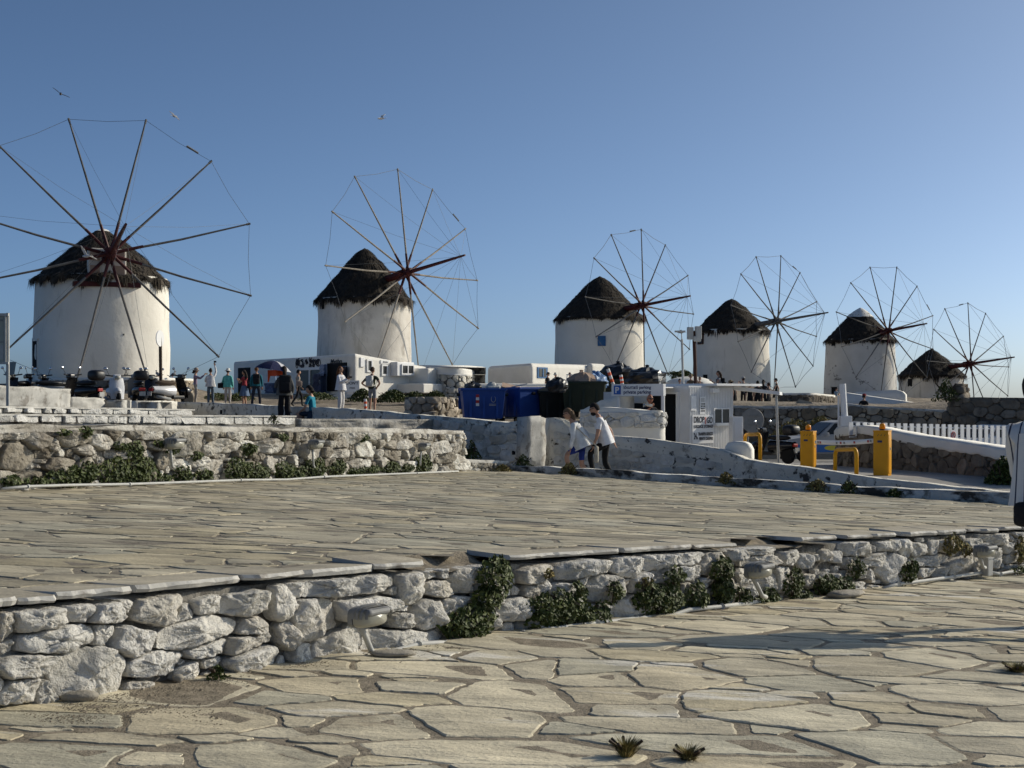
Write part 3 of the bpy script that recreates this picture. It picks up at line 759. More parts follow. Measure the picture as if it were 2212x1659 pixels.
# ---------------------------------------------------------------- block steps above the far wall
def plaster_wall(name, label, cat, pts, top, bot, thick, mt, wob=.03, step=.2, nz=6, px=True, grp=None):
    """pts: (px, Y) along the wall; top/bot: tables of (px, py)"""
    P = Path([W(x, HY, Y).xy for x, Y in pts], len(pts) > 2)
    tt = [(P.s_of(x), P.z_of(x, y)) for x, y in top]; bb = [(P.s_of(x), P.z_of(x, y)) for x, y in bot]
    a = P.at(0, 0, bb[0][1])
    r = thing(name, label, cat, a, group=grp)
    wall_core(P, 0, P.L, lambda s: lerp_tab(bb, s), lambda s: lerp_tab(tt, s), thick, 0, step, nz, wob, 0).build('wall_body', mt, r, rel=True, smooth=True)
    return r, P
def block_row(label, pts, tops, bots, joints):
    P = Path([W(x, HY, Y).xy for x, Y in pts], False)
    tt = [(P.s_of(max(x, 0.1)) if x > 0 else 0, P.z_of(x, y)) for x, y in tops]; bb = [(P.s_of(x), P.z_of(x, y)) for x, y in bots]
    r = thing('stone_step', label, 'step', P.at(0, 0, bb[0][1]), group='whitewashed block steps')
    wall_core(P, 0, P.L, lambda s: lerp_tab(bb, s) - .1, lambda s: lerp_tab(tt, s) - .004, .9, -.03, .3, 3, .01).build('step_core', M['core'], r, rel=True, smooth=True)
    for a, b in zip(joints, joints[1:]):
        sa, sb = P.s_of(a + 2), P.s_of(b - 2)
        mb = MB(); mb.tint = (1, 1, 1)
        t0, t1, b0, b1 = lerp_tab(tt, sa) - .012, lerp_tab(tt, sb) - .012, lerp_tab(bb, sa) + .01, lerp_tab(bb, sb) + .01
        j = lambda: rng.uniform(-.012, .012)
        poly = [(sa + j(), b0 + j()), (sb + j() * 2, b1 + j()), (sb + j() * 2, t1 + j()), (sa + j(), t0 + j())]
        bump_stone(mb, P, poly, .045, rng, 28, -.03, .010, ((1, -.5), (1, .7), (.985, .97), (.8, 1.0), (.4, 1.0)), cut=.03)
        mb.build('block', M['wstone'], r, rel=True, smooth=True)
    tr = wall_core(P, 0, P.L, lambda s: lerp_tab(tt, s) - .02, lambda s: lerp_tab(tt, s) + .012, .95, .012, .3, 1, .004)
    tr.build('tread', M['slab'], r, rel=True)
block_row('lower of the two long steps of whitewashed blocks above the rough wall', [(-60, 22), (640, 31)], [(0, 894), (640, 899)], [(0, 913), (640, 918)], [-55, 2, 52, 92, 118, 148, 178, 197, 220, 244, 300, 334, 396, 466, 545, 638])
block_row('upper of the two long steps of whitewashed blocks above the rough wall', [(-60, 23.2), (420, 30)], [(0, 877), (420, 885)], [(0, 892), (420, 898)], [-55, -5, 31, 68, 88, 118, 148, 182, 216, 250, 300, 352, 415])
plaster_wall('platform_edge', 'rough pale ledge strip atop the rough terrace wall, right of the block steps', 'ledge', [(642, 31.2), (1042, 35)], [(642, 906), (1042, 907)], [(642, 930), (1042, 926)], 1.5, M['fplaster'], .07, .12)

# ---------------------------------------------------------------- plastered walls of the middle distance
def niche(root, P, px, py, w, h):
    s = P.s_of(px); Y = P.xy(s).y; k = Y / F
    mb = MB(); a = P.at(s, .012, P.z_of(px, py)); d = P.nrm(s)
    rz = math.atan2(d.y, d.x) + math.pi / 2
    f = MB()
    for ox, oz, ww, hh in ((0, .5, 1.3, .25), (0, -.5, 1.3, .25), (-.55, 0, .2, 1), (.55, 0, .2, 1)):
        f.box(a + Vector((math.cos(rz) * ox * w * k, math.sin(rz) * ox * w * k, oz * h * k)), (ww * w * k, .06, hh * h * k), rz)
    fr = f.build('niche_frame', M['plaster'], root, rel=True)
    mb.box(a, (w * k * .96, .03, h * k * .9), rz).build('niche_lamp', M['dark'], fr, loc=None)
    fr.children[0].location = -root.location
r, P = plaster_wall('low_wall', 'long peeling plaster wall sloping down to a rounded pillar, in shade', 'wall', [(380, 46.5), (520, 43.5), (650, 40), (860, 35.5), (1000, 32.8), (1145, 31.2)],
                    [(380, 868), (650, 879), (720, 881), (860, 893), (1000, 905), (1090, 913), (1120, 910), (1136, 903), (1145, 899)], [(380, 920), (800, 930), (1000, 1010), (1145, 1012)], .34, M['plasterS'], .045, .16, 8)
for q in ((480, 890, 12, 12), (698, 913, 13, 14), (1112, 978, 13, 12), (409, 889, 6, 7)): niche(r, P, *q)
_WT = [(1, 1, 1), (.9, .9, .88), (.8, .79, .76)]
rubble(r, P, P.s_of(860), P.L, lambda s: P.xy(s).y * 0 + P.z_of(1000, 1015), lambda s: P.z_of(1090, 926) + (P.L - s) * .055, [], [((.3, .55), (.16, .3), 300), ((.16, .3), (.1, .2), 900)], rng, M['wstone'], _WT, .03, 120, .03, 14, 1.2, 'stone', .035, .012)
r2, P2 = plaster_wall('wall_pillar', 'rough whitewashed end pillar of the peeling wall, left of the walking couple', 'pillar', [(1138, 31.1), (1178, 31.5)], [(1138, 900), (1165, 900), (1178, 904)], [(1138, 1012), (1178, 1010)], .32, M['slab'], .06, .12, 8)
r3, P3 = plaster_wall('low_wall', 'long sloping parapet wall behind the walking couple, peeling at its left end', 'wall', [(1187, 33.6), (1290, 33.6), (1420, 33.2), (1560, 32.6), (1760, 30.8), (1980, 28.6), (2200, 26.4)],
                      [(1187, 903), (1214, 905), (1230, 925), (1290, 939), (1430, 951), (1560, 972), (1604, 993), (1766, 1014), (1880, 1033), (2060, 1052), (2200, 1068)], [(1187, 1060), (1500, 1075), (2200, 1110)], .32, M['plasterS'], .035, .16, 8)
rubble(r3, P3, .1, P3.s_of(1560), lambda s: zroad(1, 33) - .1, lambda s: lerp_tab([(0, P3.z_of(1190, 925)), (P3.s_of(1290), P3.z_of(1290, 962)), (P3.s_of(1560), P3.z_of(1560, 1000))], s), [], [((.3, .55), (.16, .3), 300), ((.16, .3), (.1, .2), 900)], rng, M['wstone'], _WT, .03, 120, .03, 14, 1.2, 'stone', .035, .012)
plaster_wall('wall_block', 'rounded white block on the sloping parapet under the luggage kiosk', 'wall', [(1566, 32.9), (1621, 32.7)], [(1566, 966), (1572, 957), (1583, 954), (1606, 955), (1616, 961), (1621, 972)], [(1566, 1010), (1621, 1015)], .5, M['white'], .02, .06, 6)
kb = lambda x: None
KT = [(1090, 1006), (1240, 1011), (1566, 1032), (1900, 1052), (2182, 1068), (2330, 1078)]
kp = thing('kerb_wall', 'long low kerb with worn white paint along the far edge of the terrace', 'kerb', KERB.at(0, 0, zT(KERB.xs[0], KERB.ys[0])))
kt = [(KERB.s_of(x) if x < 2212 else KERB.L, KERB.z_of(min(x, 2200), y if x < 2212 else 1069)) for x, y in KT]
wall_core(KERB, 0, KERB.L, lambda s: (lambda p: zT(p.x, p.y) - .3)(KERB.xy(s)), lambda s: lerp_tab(kt, s), .28, .0, .12, 5, .05).build('kerb_body', M['kerbp'], kp, rel=True, smooth=True)
# blocks left of the sign post
plaster_wall('low_wall', 'large rough whitewashed wall block at the left edge behind the information board', 'wall', [(-120, 29), (0, 29.5), (153, 31.5)], [(-120, 831), (0, 833), (153, 840)], [(-120, 880), (0, 880), (153, 884)], .5, M['slab'], .05, .12, 7)
plaster_wall('low_wall', 'low crumbling whitewashed wall stub between wall block and square pier, lit by the sun', 'wall', [(153, 31.7), (226, 33)], [(153, 858), (226, 861)], [(153, 884), (226, 888)], .4, M['slab'], .06, .1, 6)
plaster_wall('wall_pier', 'square whitewashed pier left of the gap in the plaster wall', 'pier', [(226, 33.2), (264, 33), (284, 34)], [(226, 865), (284, 864)], [(226, 898), (284, 898)], .5, M['slab'], .02, .1, 6)
plaster_wall('low_wall', 'stepped whitewashed wall block right of the gap, in front of the parked scooters', 'wall', [(289, 40), (350, 41), (384, 46)], [(289, 866), (384, 867)], [(289, 900), (384, 905)], .5, M['plaster'], .04, .15, 6)
plaster_wall('wall_pier', 'small white pier with sunlit right side below the round road sign', 'pier', [(312, 38), (340, 37.6), (360, 38.6)], [(312, 873), (325, 869), (360, 868)], [(312, 900), (360, 902)], .6, M['slab'], .02, .1, 6)
# dry-stone wall left of the bins, and the wall behind the bins
def rub_wall(label, pts, top, bot, tints, mt, classes, dep, thick, n_parts, name='stone_wall', cap=None, core='rcore', gap=.02, npt=12, rough=.03):
    P = Path([W(x, HY, Y).xy for x, Y in pts], len(pts) > 2)
    tt = [(P.s_of(x), P.z_of(x, y)) for x, y in top]; bb = [(P.s_of(x), P.z_of(x, y)) for x, y in bot]
    T = lambda s: lerp_tab(tt, s); B = lambda s: lerp_tab(bb, s)
    r = thing(name, label, 'wall', P.at(0, 0, bb[0][1]))
    wall_core(P, 0, P.L, B, T, thick, -.02, .4, 4, .03).build('wall_core', M[core], r, rel=True, smooth=True)
    rubble(r, P, 0, P.L, B, lambda s: T(s) - (.05 if cap else 0), [], classes, rng, M[mt], tints, dep, n_parts, gap, npt, 1.3, 'stone', rough)
    if cap: wall_core(P, 0, P.L, lambda s: T(s) - .1, lambda s: T(s) + .03, thick + .08, .06, .25, 2, .03).build('coping', M[cap], r, rel=True, smooth=True)
    return r, P
GT = [(1.5, 1.55, 1.6), (1.2, 1.2, 1.2), (1.75, 1.75, 1.75), (1.0, .98, .95)]
BT = [(1, 1, 1), (1.25, 1.2, 1.1), (.8, .78, .75), (1.45, 1.4, 1.3), (.95, .85, .7), (1.7, 1.65, 1.55)]
DT = [(.55, .54, .52), (.7, .68, .65), (.45, .44, .43), (.85, .82, .78)]
rub_wall('grey rounded-stone wall at the left of the blue bins', [(874, 46), (940, 45.5), (1002, 48)], [(874, 858), (930, 857), (1002, 860)], [(874, 915), (1002, 918)], GT, 'rstone', [((.3, .5), (.22, .36), 500), ((.18, .3), (.14, .22), 1500)], .1, .6, 120, core='core')
rub_wall('grey stone wall in shade between the blue and the dark bins', [(1090, 50), (1190, 50)], [(1090, 858), (1190, 856)], [(1090, 918), (1190, 918)], GT, 'rstone', [((.3, .5), (.22, .36), 500), ((.18, .3), (.14, .22), 1500)], .1, .6, 80, core='core')
rub_wall('brown stone wall under the low white house terrace', [(1028, 66), (1100, 66), (1240, 70)], [(1028, 837), (1240, 836)], [(1028, 866), (1240, 866)], BT, 'rstone', [((.4, .7), (.25, .4), 500), ((.2, .35), (.15, .25), 1500)], .1, .6, 150, cap='white')
rub_wall('curved stone platform wall with white rim under the biggest windmill', [(60, 66), (150, 61), (260, 59.5), (360, 60.5), (415, 64)], [(60, 820), (260, 817), (415, 820)], [(60, 872), (415, 876)], BT, 'rstone', [((.4, .7), (.25, .4), 500), ((.2, .35), (.15, .25), 2500)], .1, .8, 250, cap='white', name='mill_platform')
LW, LP = rub_wall('long brown rubble wall with white top behind the yellow barrier', [(1560, 63), (1700, 62), (1850, 61), (1960, 61), (2075, 60.5)], [(1560, 877), (1640, 879), (1720, 879), (1790, 878), (1835, 873), (1870, 878), (2075, 889)], [(1560, 985), (2075, 1000)], BT, 'rstone', [((.45, .75), (.35, .6), 800), ((.28, .45), (.22, .4), 3500), ((.14, .25), (.12, .2), 4000)], .12, .6, 300, cap='slab')
rub_wall('round stone platform wall with white rim right of the fourth windmill', [(1676, 85), (1720, 82), (1760, 82), (1802, 86)], [(1676, 851), (1740, 850), (1802, 855)], [(1676, 884), (1802, 884)], DT, 'rstone', [((.5, .8), (.3, .5), 500), ((.25, .4), (.2, .3), 1500)], .1, .8, 100, cap='white', name='mill_platform')
rub_wall('dark ruined stone wall at the right edge behind the picket fence', [(2040, 59), (2120, 57), (2330, 54)], [(2040, 893), (2056, 868), (2075, 858), (2330, 861)], [(2040, 940), (2330, 950)], DT, 'rstone', [((.5, .9), (.3, .45), 500), ((.25, .45), (.18, .3), 2500)], .12, .7, 200)
rub_wall('crumbling stone pier standing on the dark ruined wall', [(2050, 58.6), (2074, 58), (2096, 58.6)], [(2050, 842), (2060, 830), (2078, 828), (2090, 840), (2096, 850)], [(2050, 880), (2096, 880)], DT, 'rstone', [((.5, .8), (.25, .35), 200), ((.2, .4), (.15, .25), 600)], .12, .6, 40, name='stone_pier')
CWr, CW = rub_wall('shaded stone wall below a thick white sloping coping, right of the yellow barrier', [(1806, 44.5), (1835, 42), (1960, 38), (2090, 34.5), (2260, 30.5)], [(1806, 935), (1835, 938), (1870, 935), (1990, 960), (2130, 982), (2260, 1003)], [(1806, 1030), (1900, 1040), (2260, 1110)], DT, 'rstone', [((.4, .7), (.22, .38), 900), ((.2, .35), (.14, .24), 3500)], .05, .5, 250, gap=.018)
ct = [(1803, 931), (1812, 924), (1830, 920), (1842, 918), (1880, 922), (1960, 938), (2090, 957), (2183, 972), (2260, 985)]
cb = [(1803, 945), (1835, 936), (1870, 934), (1900, 940), (1990, 960), (2130, 981), (2260, 1003)]
ctt = [(CW.s_of(x), CW.z_of(x, y)) for x, y in ct]; cbb = [(CW.s_of(x), CW.z_of(x, y)) for x, y in cb]
wall_core(CW, 0, CW.L, lambda s: lerp_tab(cbb, s) - .05 + .05 * N3((s, 0, 0), 2), lambda s: lerp_tab(ctt, s), .6, .06, .12, 4, .02).build('white_coping', M['white'], CWr, rel=True, smooth=True)
# concrete road sheet between the parapets
def xroad(y): return .3 if y < 34.2 else (.3 + (y - 34.2) * 1.35 if y < 38 else 5.4)
mb = MB(); mb.grid(lambda u, v: (lambda y: (lambda x: (x, y, zroad(x, y) + .01 * N3((x, y, 0), .6)))(xroad(y) + u * (22 - xroad(y))))(25.5 + v * 35), 30, 60)
struct(mb.build('road', M['road'], smooth=True))
# ---------------------------------------------------------------- windmills
def windmill(label, Y, xl, xr, base, prof, eave, apex, hub, R, phi, tilt, spar, phase, mt, red=True, strands=1500, whitecap=0, openings=(), gable=False, pole='pole', clump=1.0, rid=0, bump=.02):
    """xl..xr body edges at the base, prof: (height fraction, width factor); eave/apex py; hub (px, py)"""
    k = Y / F; rng = random.Random(rid + 40)
    cx = (xl + xr) / 2
    c = W(cx, base, Y)
    rb = (xr - xl) / 2 * k
    h = (base - eave) * k
    root = thing('windmill', label, 'windmill', c, group='whitewashed thatched windmills')
    P = [(rb * lerp_tab(prof, i / 10), h * i / 10 * 1.02) for i in range(11)]
    P = [(P[0][0] * 1.0, -1.2)] + P
    body = MB().lathe(P, 56, (0, 0, 0), wob=bump).build('mill_tower', mt, root, smooth=True)
    rt = P[-1][0]
    # thatched cap: irregular cone in layers, with a ragged hanging fringe
    H = (eave - apex) * k
    nl, ns = 16, 64
    def cone(u, v, lift=0.0):
        th = u * 2 * math.pi
        r = (rt + .20) * (1 - v) ** (.76) + .02
        z = h + H * (v * .55 + .45 * v ** 1.25) - .05
        q = Vector((math.cos(th) * r, math.sin(th) * r, z))
        w = 1 + .05 * clump * N3(q, .9, rid) + .05 * clump * N3(q, 2.4, rid)
        st = .05 * clump * (((v * 7) % 1.0))
        return Vector((q.x * w + math.cos(th) * (lift - st), q.y * w + math.sin(th) * (lift - st), z + lift * .5 + .06 * clump * N3(q, 2.0, 5)))
    mb = MB(); vs = [cone(i / ns, j / nl) for j in range(nl + 1) for i in range(ns)]
    mb.add(vs, [(j * ns + i, j * ns + (i + 1) % ns, (j + 1) * ns + (i + 1) % ns, (j + 1) * ns + i) for j in range(nl) for i in range(ns)] + [tuple(range(ns - 1, -1, -1))])
    mb.build('thatched_roof', M['thatch'], root, smooth=True)
    fr = MB()
    for i in range(strands):
        u = rng.random()
        if i < strands * .45:        # hanging eave straw, in uneven tufts
            th = u * 2 * math.pi
            L = (.16 + .42 * max(0, .5 + .9 * N3((math.cos(th) * 4, math.sin(th) * 4, rid), 1.6)) ** 1.5) * clump * rng.uniform(.5, 1.25)
            a = cone(u, rng.uniform(.0, .06), .02); d = Vector((math.cos(th) * rng.uniform(-.05, .25), math.sin(th) * rng.uniform(-.05, .25), -1)).normalized()
        else:                         # loose straw lying on the slope
            v = rng.uniform(.03, .97)
            a = cone(u, v, .02); b = cone(u + rng.uniform(-.012, .012), max(v - .06, 0), rng.uniform(.0, .06)); d = (b - a).normalized(); L = rng.uniform(.2, .5)
        w = rng.uniform(.015, .05) * (1 + .3 * (Y > 100))
        s = Vector((-math.sin(u * 6.283), math.cos(u * 6.283), 0)) * w
        e = a + d * L + Vector((rng.uniform(-.05, .05), rng.uniform(-.05, .05), 0))
        fr.add([a - s, a + s, e + s * .25, e - s * .25], [(0, 1, 2, 3)])
    tag(fr.build('thatch_fringe', M['straw2'] if rid == 1 else M['straw'], root), None, None, kind='stuff')
    if whitecap:
        mb = MB(); vs = [cone(i / ns, 1 - whitecap + whitecap * j / 5, .05) for j in range(6) for i in range(ns)]
        mb.add(vs, [(j * ns + i, j * ns + (i + 1) % ns, (j + 1) * ns + (i + 1) % ns, (j + 1) * ns + i) for j in range(5) for i in range(ns)]).build('roof_cap', M['white'], root, smooth=True)
    # axle, spar, twelve poles, rim and stay wires
    view = Vector((c.x, c.y, 0)).normalized()
    right = Vector((view.y, -view.x, 0))
    ax = (right * math.sin(phi) - view * math.cos(phi)) * math.cos(tilt) + Vector((0, 0, math.sin(tilt)))
    ax.normalize()
    hp = W(hub[0], hub[1], Y)
    if abs(math.sin(phi)) > .3: dist = ((hub[0] - cx) * k) / (math.sin(phi) * math.cos(tilt))
    else: dist = rt + 1.1
    hp = Vector((0, 0, (hub[2] - hub[1] + base - hub[2]) * k)) + Vector((ax.x, ax.y, 0)) * dist
    if abs(math.sin(phi)) <= .3:
        hp = W(hub[0], hub[1], (c + hp).y) - c
    e1 = ax.cross(Vector((0, 0, 1))).normalized(); e2 = e1.cross(ax).normalized()
    rm = M['red'] if red else M[pole]
    mb = MB(); mb.tube([hp - ax * (dist - .3), hp - ax * .7, hp + ax * .45], [.22, .23, .21], 12)
    mb.tube([hp - ax * .75, hp - ax * .3], [.30, .30], 12); mb.tube([hp - ax * .05, hp + ax * .4], [.30, .25], 12)
    mb.build('axle', rm, root, bev=.02)
    tip = hp + ax * spar
    MB().tube([hp + ax * .4, hp + ax * (spar - .8), tip + ax * .35], [.13, .09, .06], 8).build('bowsprit', rm, root)
    tips = []
    for i in range(12):
        a = phase + i * math.pi / 6
        d = e1 * math.cos(a) + e2 * math.sin(a)
        o = hp + ax * (.14 * (1 if i % 2 else -1) + rng.uniform(-.03, .03))
        rr = R * rng.uniform(.985, 1.015)
        T = o + d * rr + ax * rng.uniform(-.1, .1)
        tips.append(T)
        mid = o + (T - o) * .5 + e2.cross(d) * rng.uniform(-.05, .05) - Vector((0, 0, abs(d.dot(e1)) * .05))
        pm = MB().tube([o + d * .8, mid, T], [.060, .052, .038], 7)
        pm.tube([T - d * .14, T + d * .05], [.058, .05], 6)
        p = pm.build('sail_pole', M[pole], root, smooth=False)
        MB().tube([o, o + d * R * rng.uniform(.17, .24)], [.088, .068], 8).build('pole_foot', rm, p)
    wr = max(.011, .011 * Y / 75)
    for i in range(12):
        a, b = tips[i], tips[(i + 1) % 12]
        m = (a + b) / 2 - (a + b - 2 * hp).normalized() * .08
        MB().tube([a, m, b], wr, 4, False).build('rim_wire', M['wire'], root)
        m = (tips[i] + tip) / 2 - Vector((0, 0, .10))
        MB().tube([tips[i], m, tip], wr * .62, 3, False).build('stay_wire', M['wire'], root)
    t0 = tips[2 + rid % 3]; t1 = tips[(3 + rid % 3) % 12]
    MB().tube([t0 + (t1 - t0) * .62, t0 + (t1 - t0) * .8], [.05, .05], 6).build('turnbuckle', M['wire'], root)
    # windows and doors seated in the curved wall
    for kind, (x0, y0, x1, y1) in openings:
        xm, zm = (x0 + x1) / 2, (base - (y0 + y1) / 2) * k
        rr = rb * lerp_tab(prof, min(max(zm / h, 0), 1))
        sx = max(-.985, min(.985, (xm - cx) * k / rr))
        n = (right * sx - view * math.sqrt(1 - sx * sx))
        pz = Vector((n.x * rr, n.y * rr, zm))
        rz = math.atan2(n.y, n.x) + math.pi / 2
        w, hh = (x1 - x0) * k / max(.45, math.sqrt(1 - sx * sx)), (y1 - y0) * k
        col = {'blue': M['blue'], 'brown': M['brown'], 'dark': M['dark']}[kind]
        fm = MB()
        for ox, oz, ww, h2 in ((0, .5, 1.12, .1), (0, -.5, 1.12, .1), (-.5, 0, .12, 1), (.5, 0, .12, 1)):
            fm.box(pz + Vector((math.cos(rz) * ox * w, math.sin(rz) * ox * w, oz * hh)) + n * (.05 if kind != 'dark' else -.05), (ww * w, .16, h2 * hh), rz)
        f = fm.build('window' if kind != 'dark' else 'doorway', col if kind != 'dark' else mt, root)
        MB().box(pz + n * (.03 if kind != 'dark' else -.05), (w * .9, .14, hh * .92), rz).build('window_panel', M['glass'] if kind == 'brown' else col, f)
    if gable:
        g = MB(); q = hp - ax * 1.25
        rz = math.atan2(ax.y, ax.x) + math.pi / 2
        g.box(q + Vector((0, 0, -.2)), (1.7, .5, 1.5), rz); g.build('axle_gable', M['mill2'], root, bev=.05)
        for ox in (-.55, .55):
            for oz in (-.45, .2):
                MB().box(q + Vector((math.cos(rz) * ox, math.sin(rz) * ox, oz)) + Vector((ax.x, ax.y, 0)) * .26, (.42, .05, .42), rz).build('gable_panel', M['cardb'], root)
        MB().box(q + Vector((0, 0, -1.1)) + Vector((ax.x, ax.y, 0)) * .1, (3.0, .5, .22), rz).build('axle_beam', M['red'], root)
    return root

PT = RAD
windmill('biggest windmill at the far left with its sail wheel facing the viewer', 68, 78, 363, 812, [(0, 1.0), (.3, 1.005), (.7, .985), (1, .955)], 606, 493, (238, 549, 549), 6.6, RAD(7), RAD(9), 4.7, RAD(15), M['mill1'],
         strands=7000, openings=[('dark', (78, 737, 93, 800)), ('dark', (262, 726, 265, 730))], gable=True, whitecap=.05, clump=1.0, rid=1)
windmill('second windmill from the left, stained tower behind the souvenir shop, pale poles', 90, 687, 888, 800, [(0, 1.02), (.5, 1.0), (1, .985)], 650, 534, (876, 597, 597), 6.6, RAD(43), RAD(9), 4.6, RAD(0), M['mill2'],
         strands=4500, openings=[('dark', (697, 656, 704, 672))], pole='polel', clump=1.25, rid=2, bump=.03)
windmill('third windmill from the left, tall tower with a bright blue window', 115, 1198, 1393, 822, [(0, 1.0), (.5, .995), (1, .97)], 690, 595, (1384, 666, 666), 6.05, RAD(45), RAD(5.5), 4.7, RAD(4), M['mill1'],
         strands=3500, openings=[('blue', (1292, 731, 1307, 750)), ('dark', (1199, 697, 1205, 711))], clump=.9, rid=3)
windmill('fourth windmill from the left, low banded thatch and plain grey axle', 130, 1499, 1662, 834, [(0, 1.03), (.5, 1.0), (1, .965)], 716, 644, (1674, 699, 699), 6.1, RAD(50), RAD(5.5), 5.2, RAD(11), M['mill1'],
         red=False, strands=2500, openings=[('brown', (1511, 723, 1521, 744)), ('dark', (1520, 809, 1531, 832))], clump=1.3, rid=4)
windmill('fifth windmill from the left, chipped tower with a white cap on its thatch', 133, 1781, 1936, 857, [(0, 1.0), (.3, .985), (.7, .955), (1, .93)], 737, 664, (1915, 718, 718), 6.1, RAD(44), RAD(5.5), 4.4, RAD(15), M['mill5'],
         strands=2500, openings=[('dark', (1798, 734, 1808, 749)), ('dark', (1798, 835, 1812, 856))], whitecap=.26, clump=1.0, rid=5)
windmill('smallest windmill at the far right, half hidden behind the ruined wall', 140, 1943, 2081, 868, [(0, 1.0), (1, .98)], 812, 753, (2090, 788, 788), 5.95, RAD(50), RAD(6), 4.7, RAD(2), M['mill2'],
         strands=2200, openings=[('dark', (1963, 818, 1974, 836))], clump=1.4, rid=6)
# ---------------------------------------------------------------- souvenir shop under the second windmill
def window(parent, face, r, out=.0, fr=.12, mt='wpaint', panes=1, vertical=False, dep=.08):
    """frame with its panes set on a face; pixel rectangle r"""
    c, w, h = face.rect(r); d = face.d if face.d.x > 0 else -face.d
    f = MB(); t = fr * min(w, h) + .03
    base = c + face.n * (out + dep / 2)
    for oz in (-1, 1): f.box(base + Vector((0, 0, oz * (h - t) / 2)), (w, dep, t), face.rz)
    for i in range(panes + 1): f.box(base + d * ((w - t) * (i / panes - .5)), (t, dep * .96, h - 2 * t), face.rz)
    fo = f.build('window', M[mt], parent, rel=True)
    pw = (w - t) / panes
    for i in range(panes):
        p = MB().box(base + d * ((i + .5) / panes - .5) * (w - t) - face.n * dep * .25, (pw - t, .02, h - 2 * t), face.rz).build('pane', M['glass'], fo, loc=None)
        p.location = -parent.location
    return fo
Sc, Sl, Sr = W(766, HY, 76), W(504, HY, 92), W(934, HY, 82)
LF, RF = Face(Sl, Sc), Face(Sc, Sr)
shop = thing('souvenir_shop', 'low white souvenir shop with blue goods in front of the second windmill', 'shop', W(766, 862, 76))
poly = [Sl.xy, Sc.xy, Sr.xy, Sr.xy + Vector((-1.2, 7)), Sl.xy + Vector((4, 7))]
tops = [W(504, 781, 92).z, W(766, 763, 76).z, W(934, 795, 82).z, W(934, 795, 82).z, W(504, 784, 92).z]
MB().prism(poly, W(766, 880, 76).z, 0, tops).build('shop_walls', M['white'], shop, rel=True, smooth=False, bev=.16, seg=3)
window(shop, LF, (646, 795, 696, 849), .0, .08, panes=2)
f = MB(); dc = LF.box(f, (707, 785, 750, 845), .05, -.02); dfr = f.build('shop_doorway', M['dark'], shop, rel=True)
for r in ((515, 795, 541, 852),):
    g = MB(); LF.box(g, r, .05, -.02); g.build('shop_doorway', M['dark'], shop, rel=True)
rng = random.Random(9)
LF.text('lettering', 'Mytho', (714, 776, 739, 788), M['ink'], shop, .03, shear=.25)
for i in range(46):               # swirls of the painted frieze above the windows
    px, py = rng.uniform(641, 693), rng.uniform(778, 793)
    c, _, _ = LF.rect((px - 1, py - 1, px + 1, py + 1)); rr = rng.uniform(.06, .2); a0 = rng.uniform(0, 6)
    MB().tube([c + LF.n * .02 + LF.d * (rr * (1 - t / 14) * math.cos(a0 + t * .62)) + Vector((0, 0, rr * (1 - t / 14) * math.sin(a0 + t * .62))) for t in range(11)], .025, 4).build('painted_swirl', M['ink'], shop, rel=True)
for r in ((647, 778, 654, 792), (683, 776, 693, 791)):
    c, w, h = LF.rect(r)
    MB().tube([c + LF.n * .02 + LF.d * (w * .5 * math.cos(t * .524)) + Vector((0, 0, h * .5 * math.sin(t * .524))) for t in range(13)], .025, 4).build('painted_ring', M['ink'], shop, rel=True)
window(shop, RF, (791, 776, 803, 804), .0, .12); 
fm = MB(); RF.box(fm, (777, 772, 786, 793), .07); fm.build('wall_box', M['wpaint'], shop, rel=True, bev=.02)
fm = MB(); RF.box(fm, (821, 778, 839, 786), .05); fm.build('wall_sign', M['wpaint'], shop, rel=True)
RF.text('lettering', 'Mytho', (825, 780, 836, 785), M['ink'], shop, .056, shear=.25)
window(shop, RF, (823, 787, 836, 812), .0, .12)
fm = MB(); RF.box(fm, (844, 782, 881, 813), .45); fm.build('bay_window', M['wpaint'], shop, rel=True, bev=.03)
window(shop, RF, (852, 787, 879, 810), .45, .08, panes=2)
fm = MB(); RF.box(fm, (884, 796, 928, 843), 1.4, -.1); fm.build('porch', M['white'], shop, rel=True, bev=.08)
fm = MB(); RF.box(fm, (858, 829, 930, 850), 1.9, -.1); fm.build('low_bench', M['white'], shop, rel=True, bev=.06)
def shop_item(name, label, cat, mtl, r, fc, out, dep, grp=None, blob=True):
    c, w, h = fc.rect(r); c = c + fc.n * (out + dep / 2)
    o = thing(name, label, cat, c - Vector((0, 0, h / 2)), fc.rz, grp)
    m = MB()
    m.grid(lambda u, v: Vector(((u - .5) * w * (1 + .15 * math.sin(v * 9)), -dep / 2 + .12 * N3((u * 3, v * 3, c.x), 2) - .06 * math.sin(u * 25), h * v)), 14, 10)
    m.grid(lambda u, v: Vector(((.5 - u) * w, dep / 2, h * v)), 2, 2)
    m.build('cloth', mtl, o)
    MB().tube([(-w / 2, 0, h), (w / 2, 0, h)], .02, 6).build('hanging_rail', M['chrome'], o)
    return o
shop_item('garment_rack', 'rail of dark blue scarves hanging at the shop door', 'garments', cm(.06, .07, .12), (702, 808, 716, 848), LF, .3, .4)
shop_item('garment_rack', 'small rail of pale blue cloths hanging beside the shop door', 'garments', cm(.30, .36, .5), (706, 788, 714, 812), LF, .2, .2)
shop_item('garment_rack', 'rail of blue printed dresses between the umbrella and the shop windows', 'garments', cm(.12, .15, .24), (604, 828, 620, 850), LF, .5, .4)
shop_item('garment_rack', 'stand of dark beads and bags right of the shop door', 'garments', cm(.05, .05, .07), (745, 792, 756, 820), LF, .15, .15)
sg = thing('warning_board', 'small white board reading DON\'T leaning at the shop corner', 'sign', W(761, 852, 74), .35)
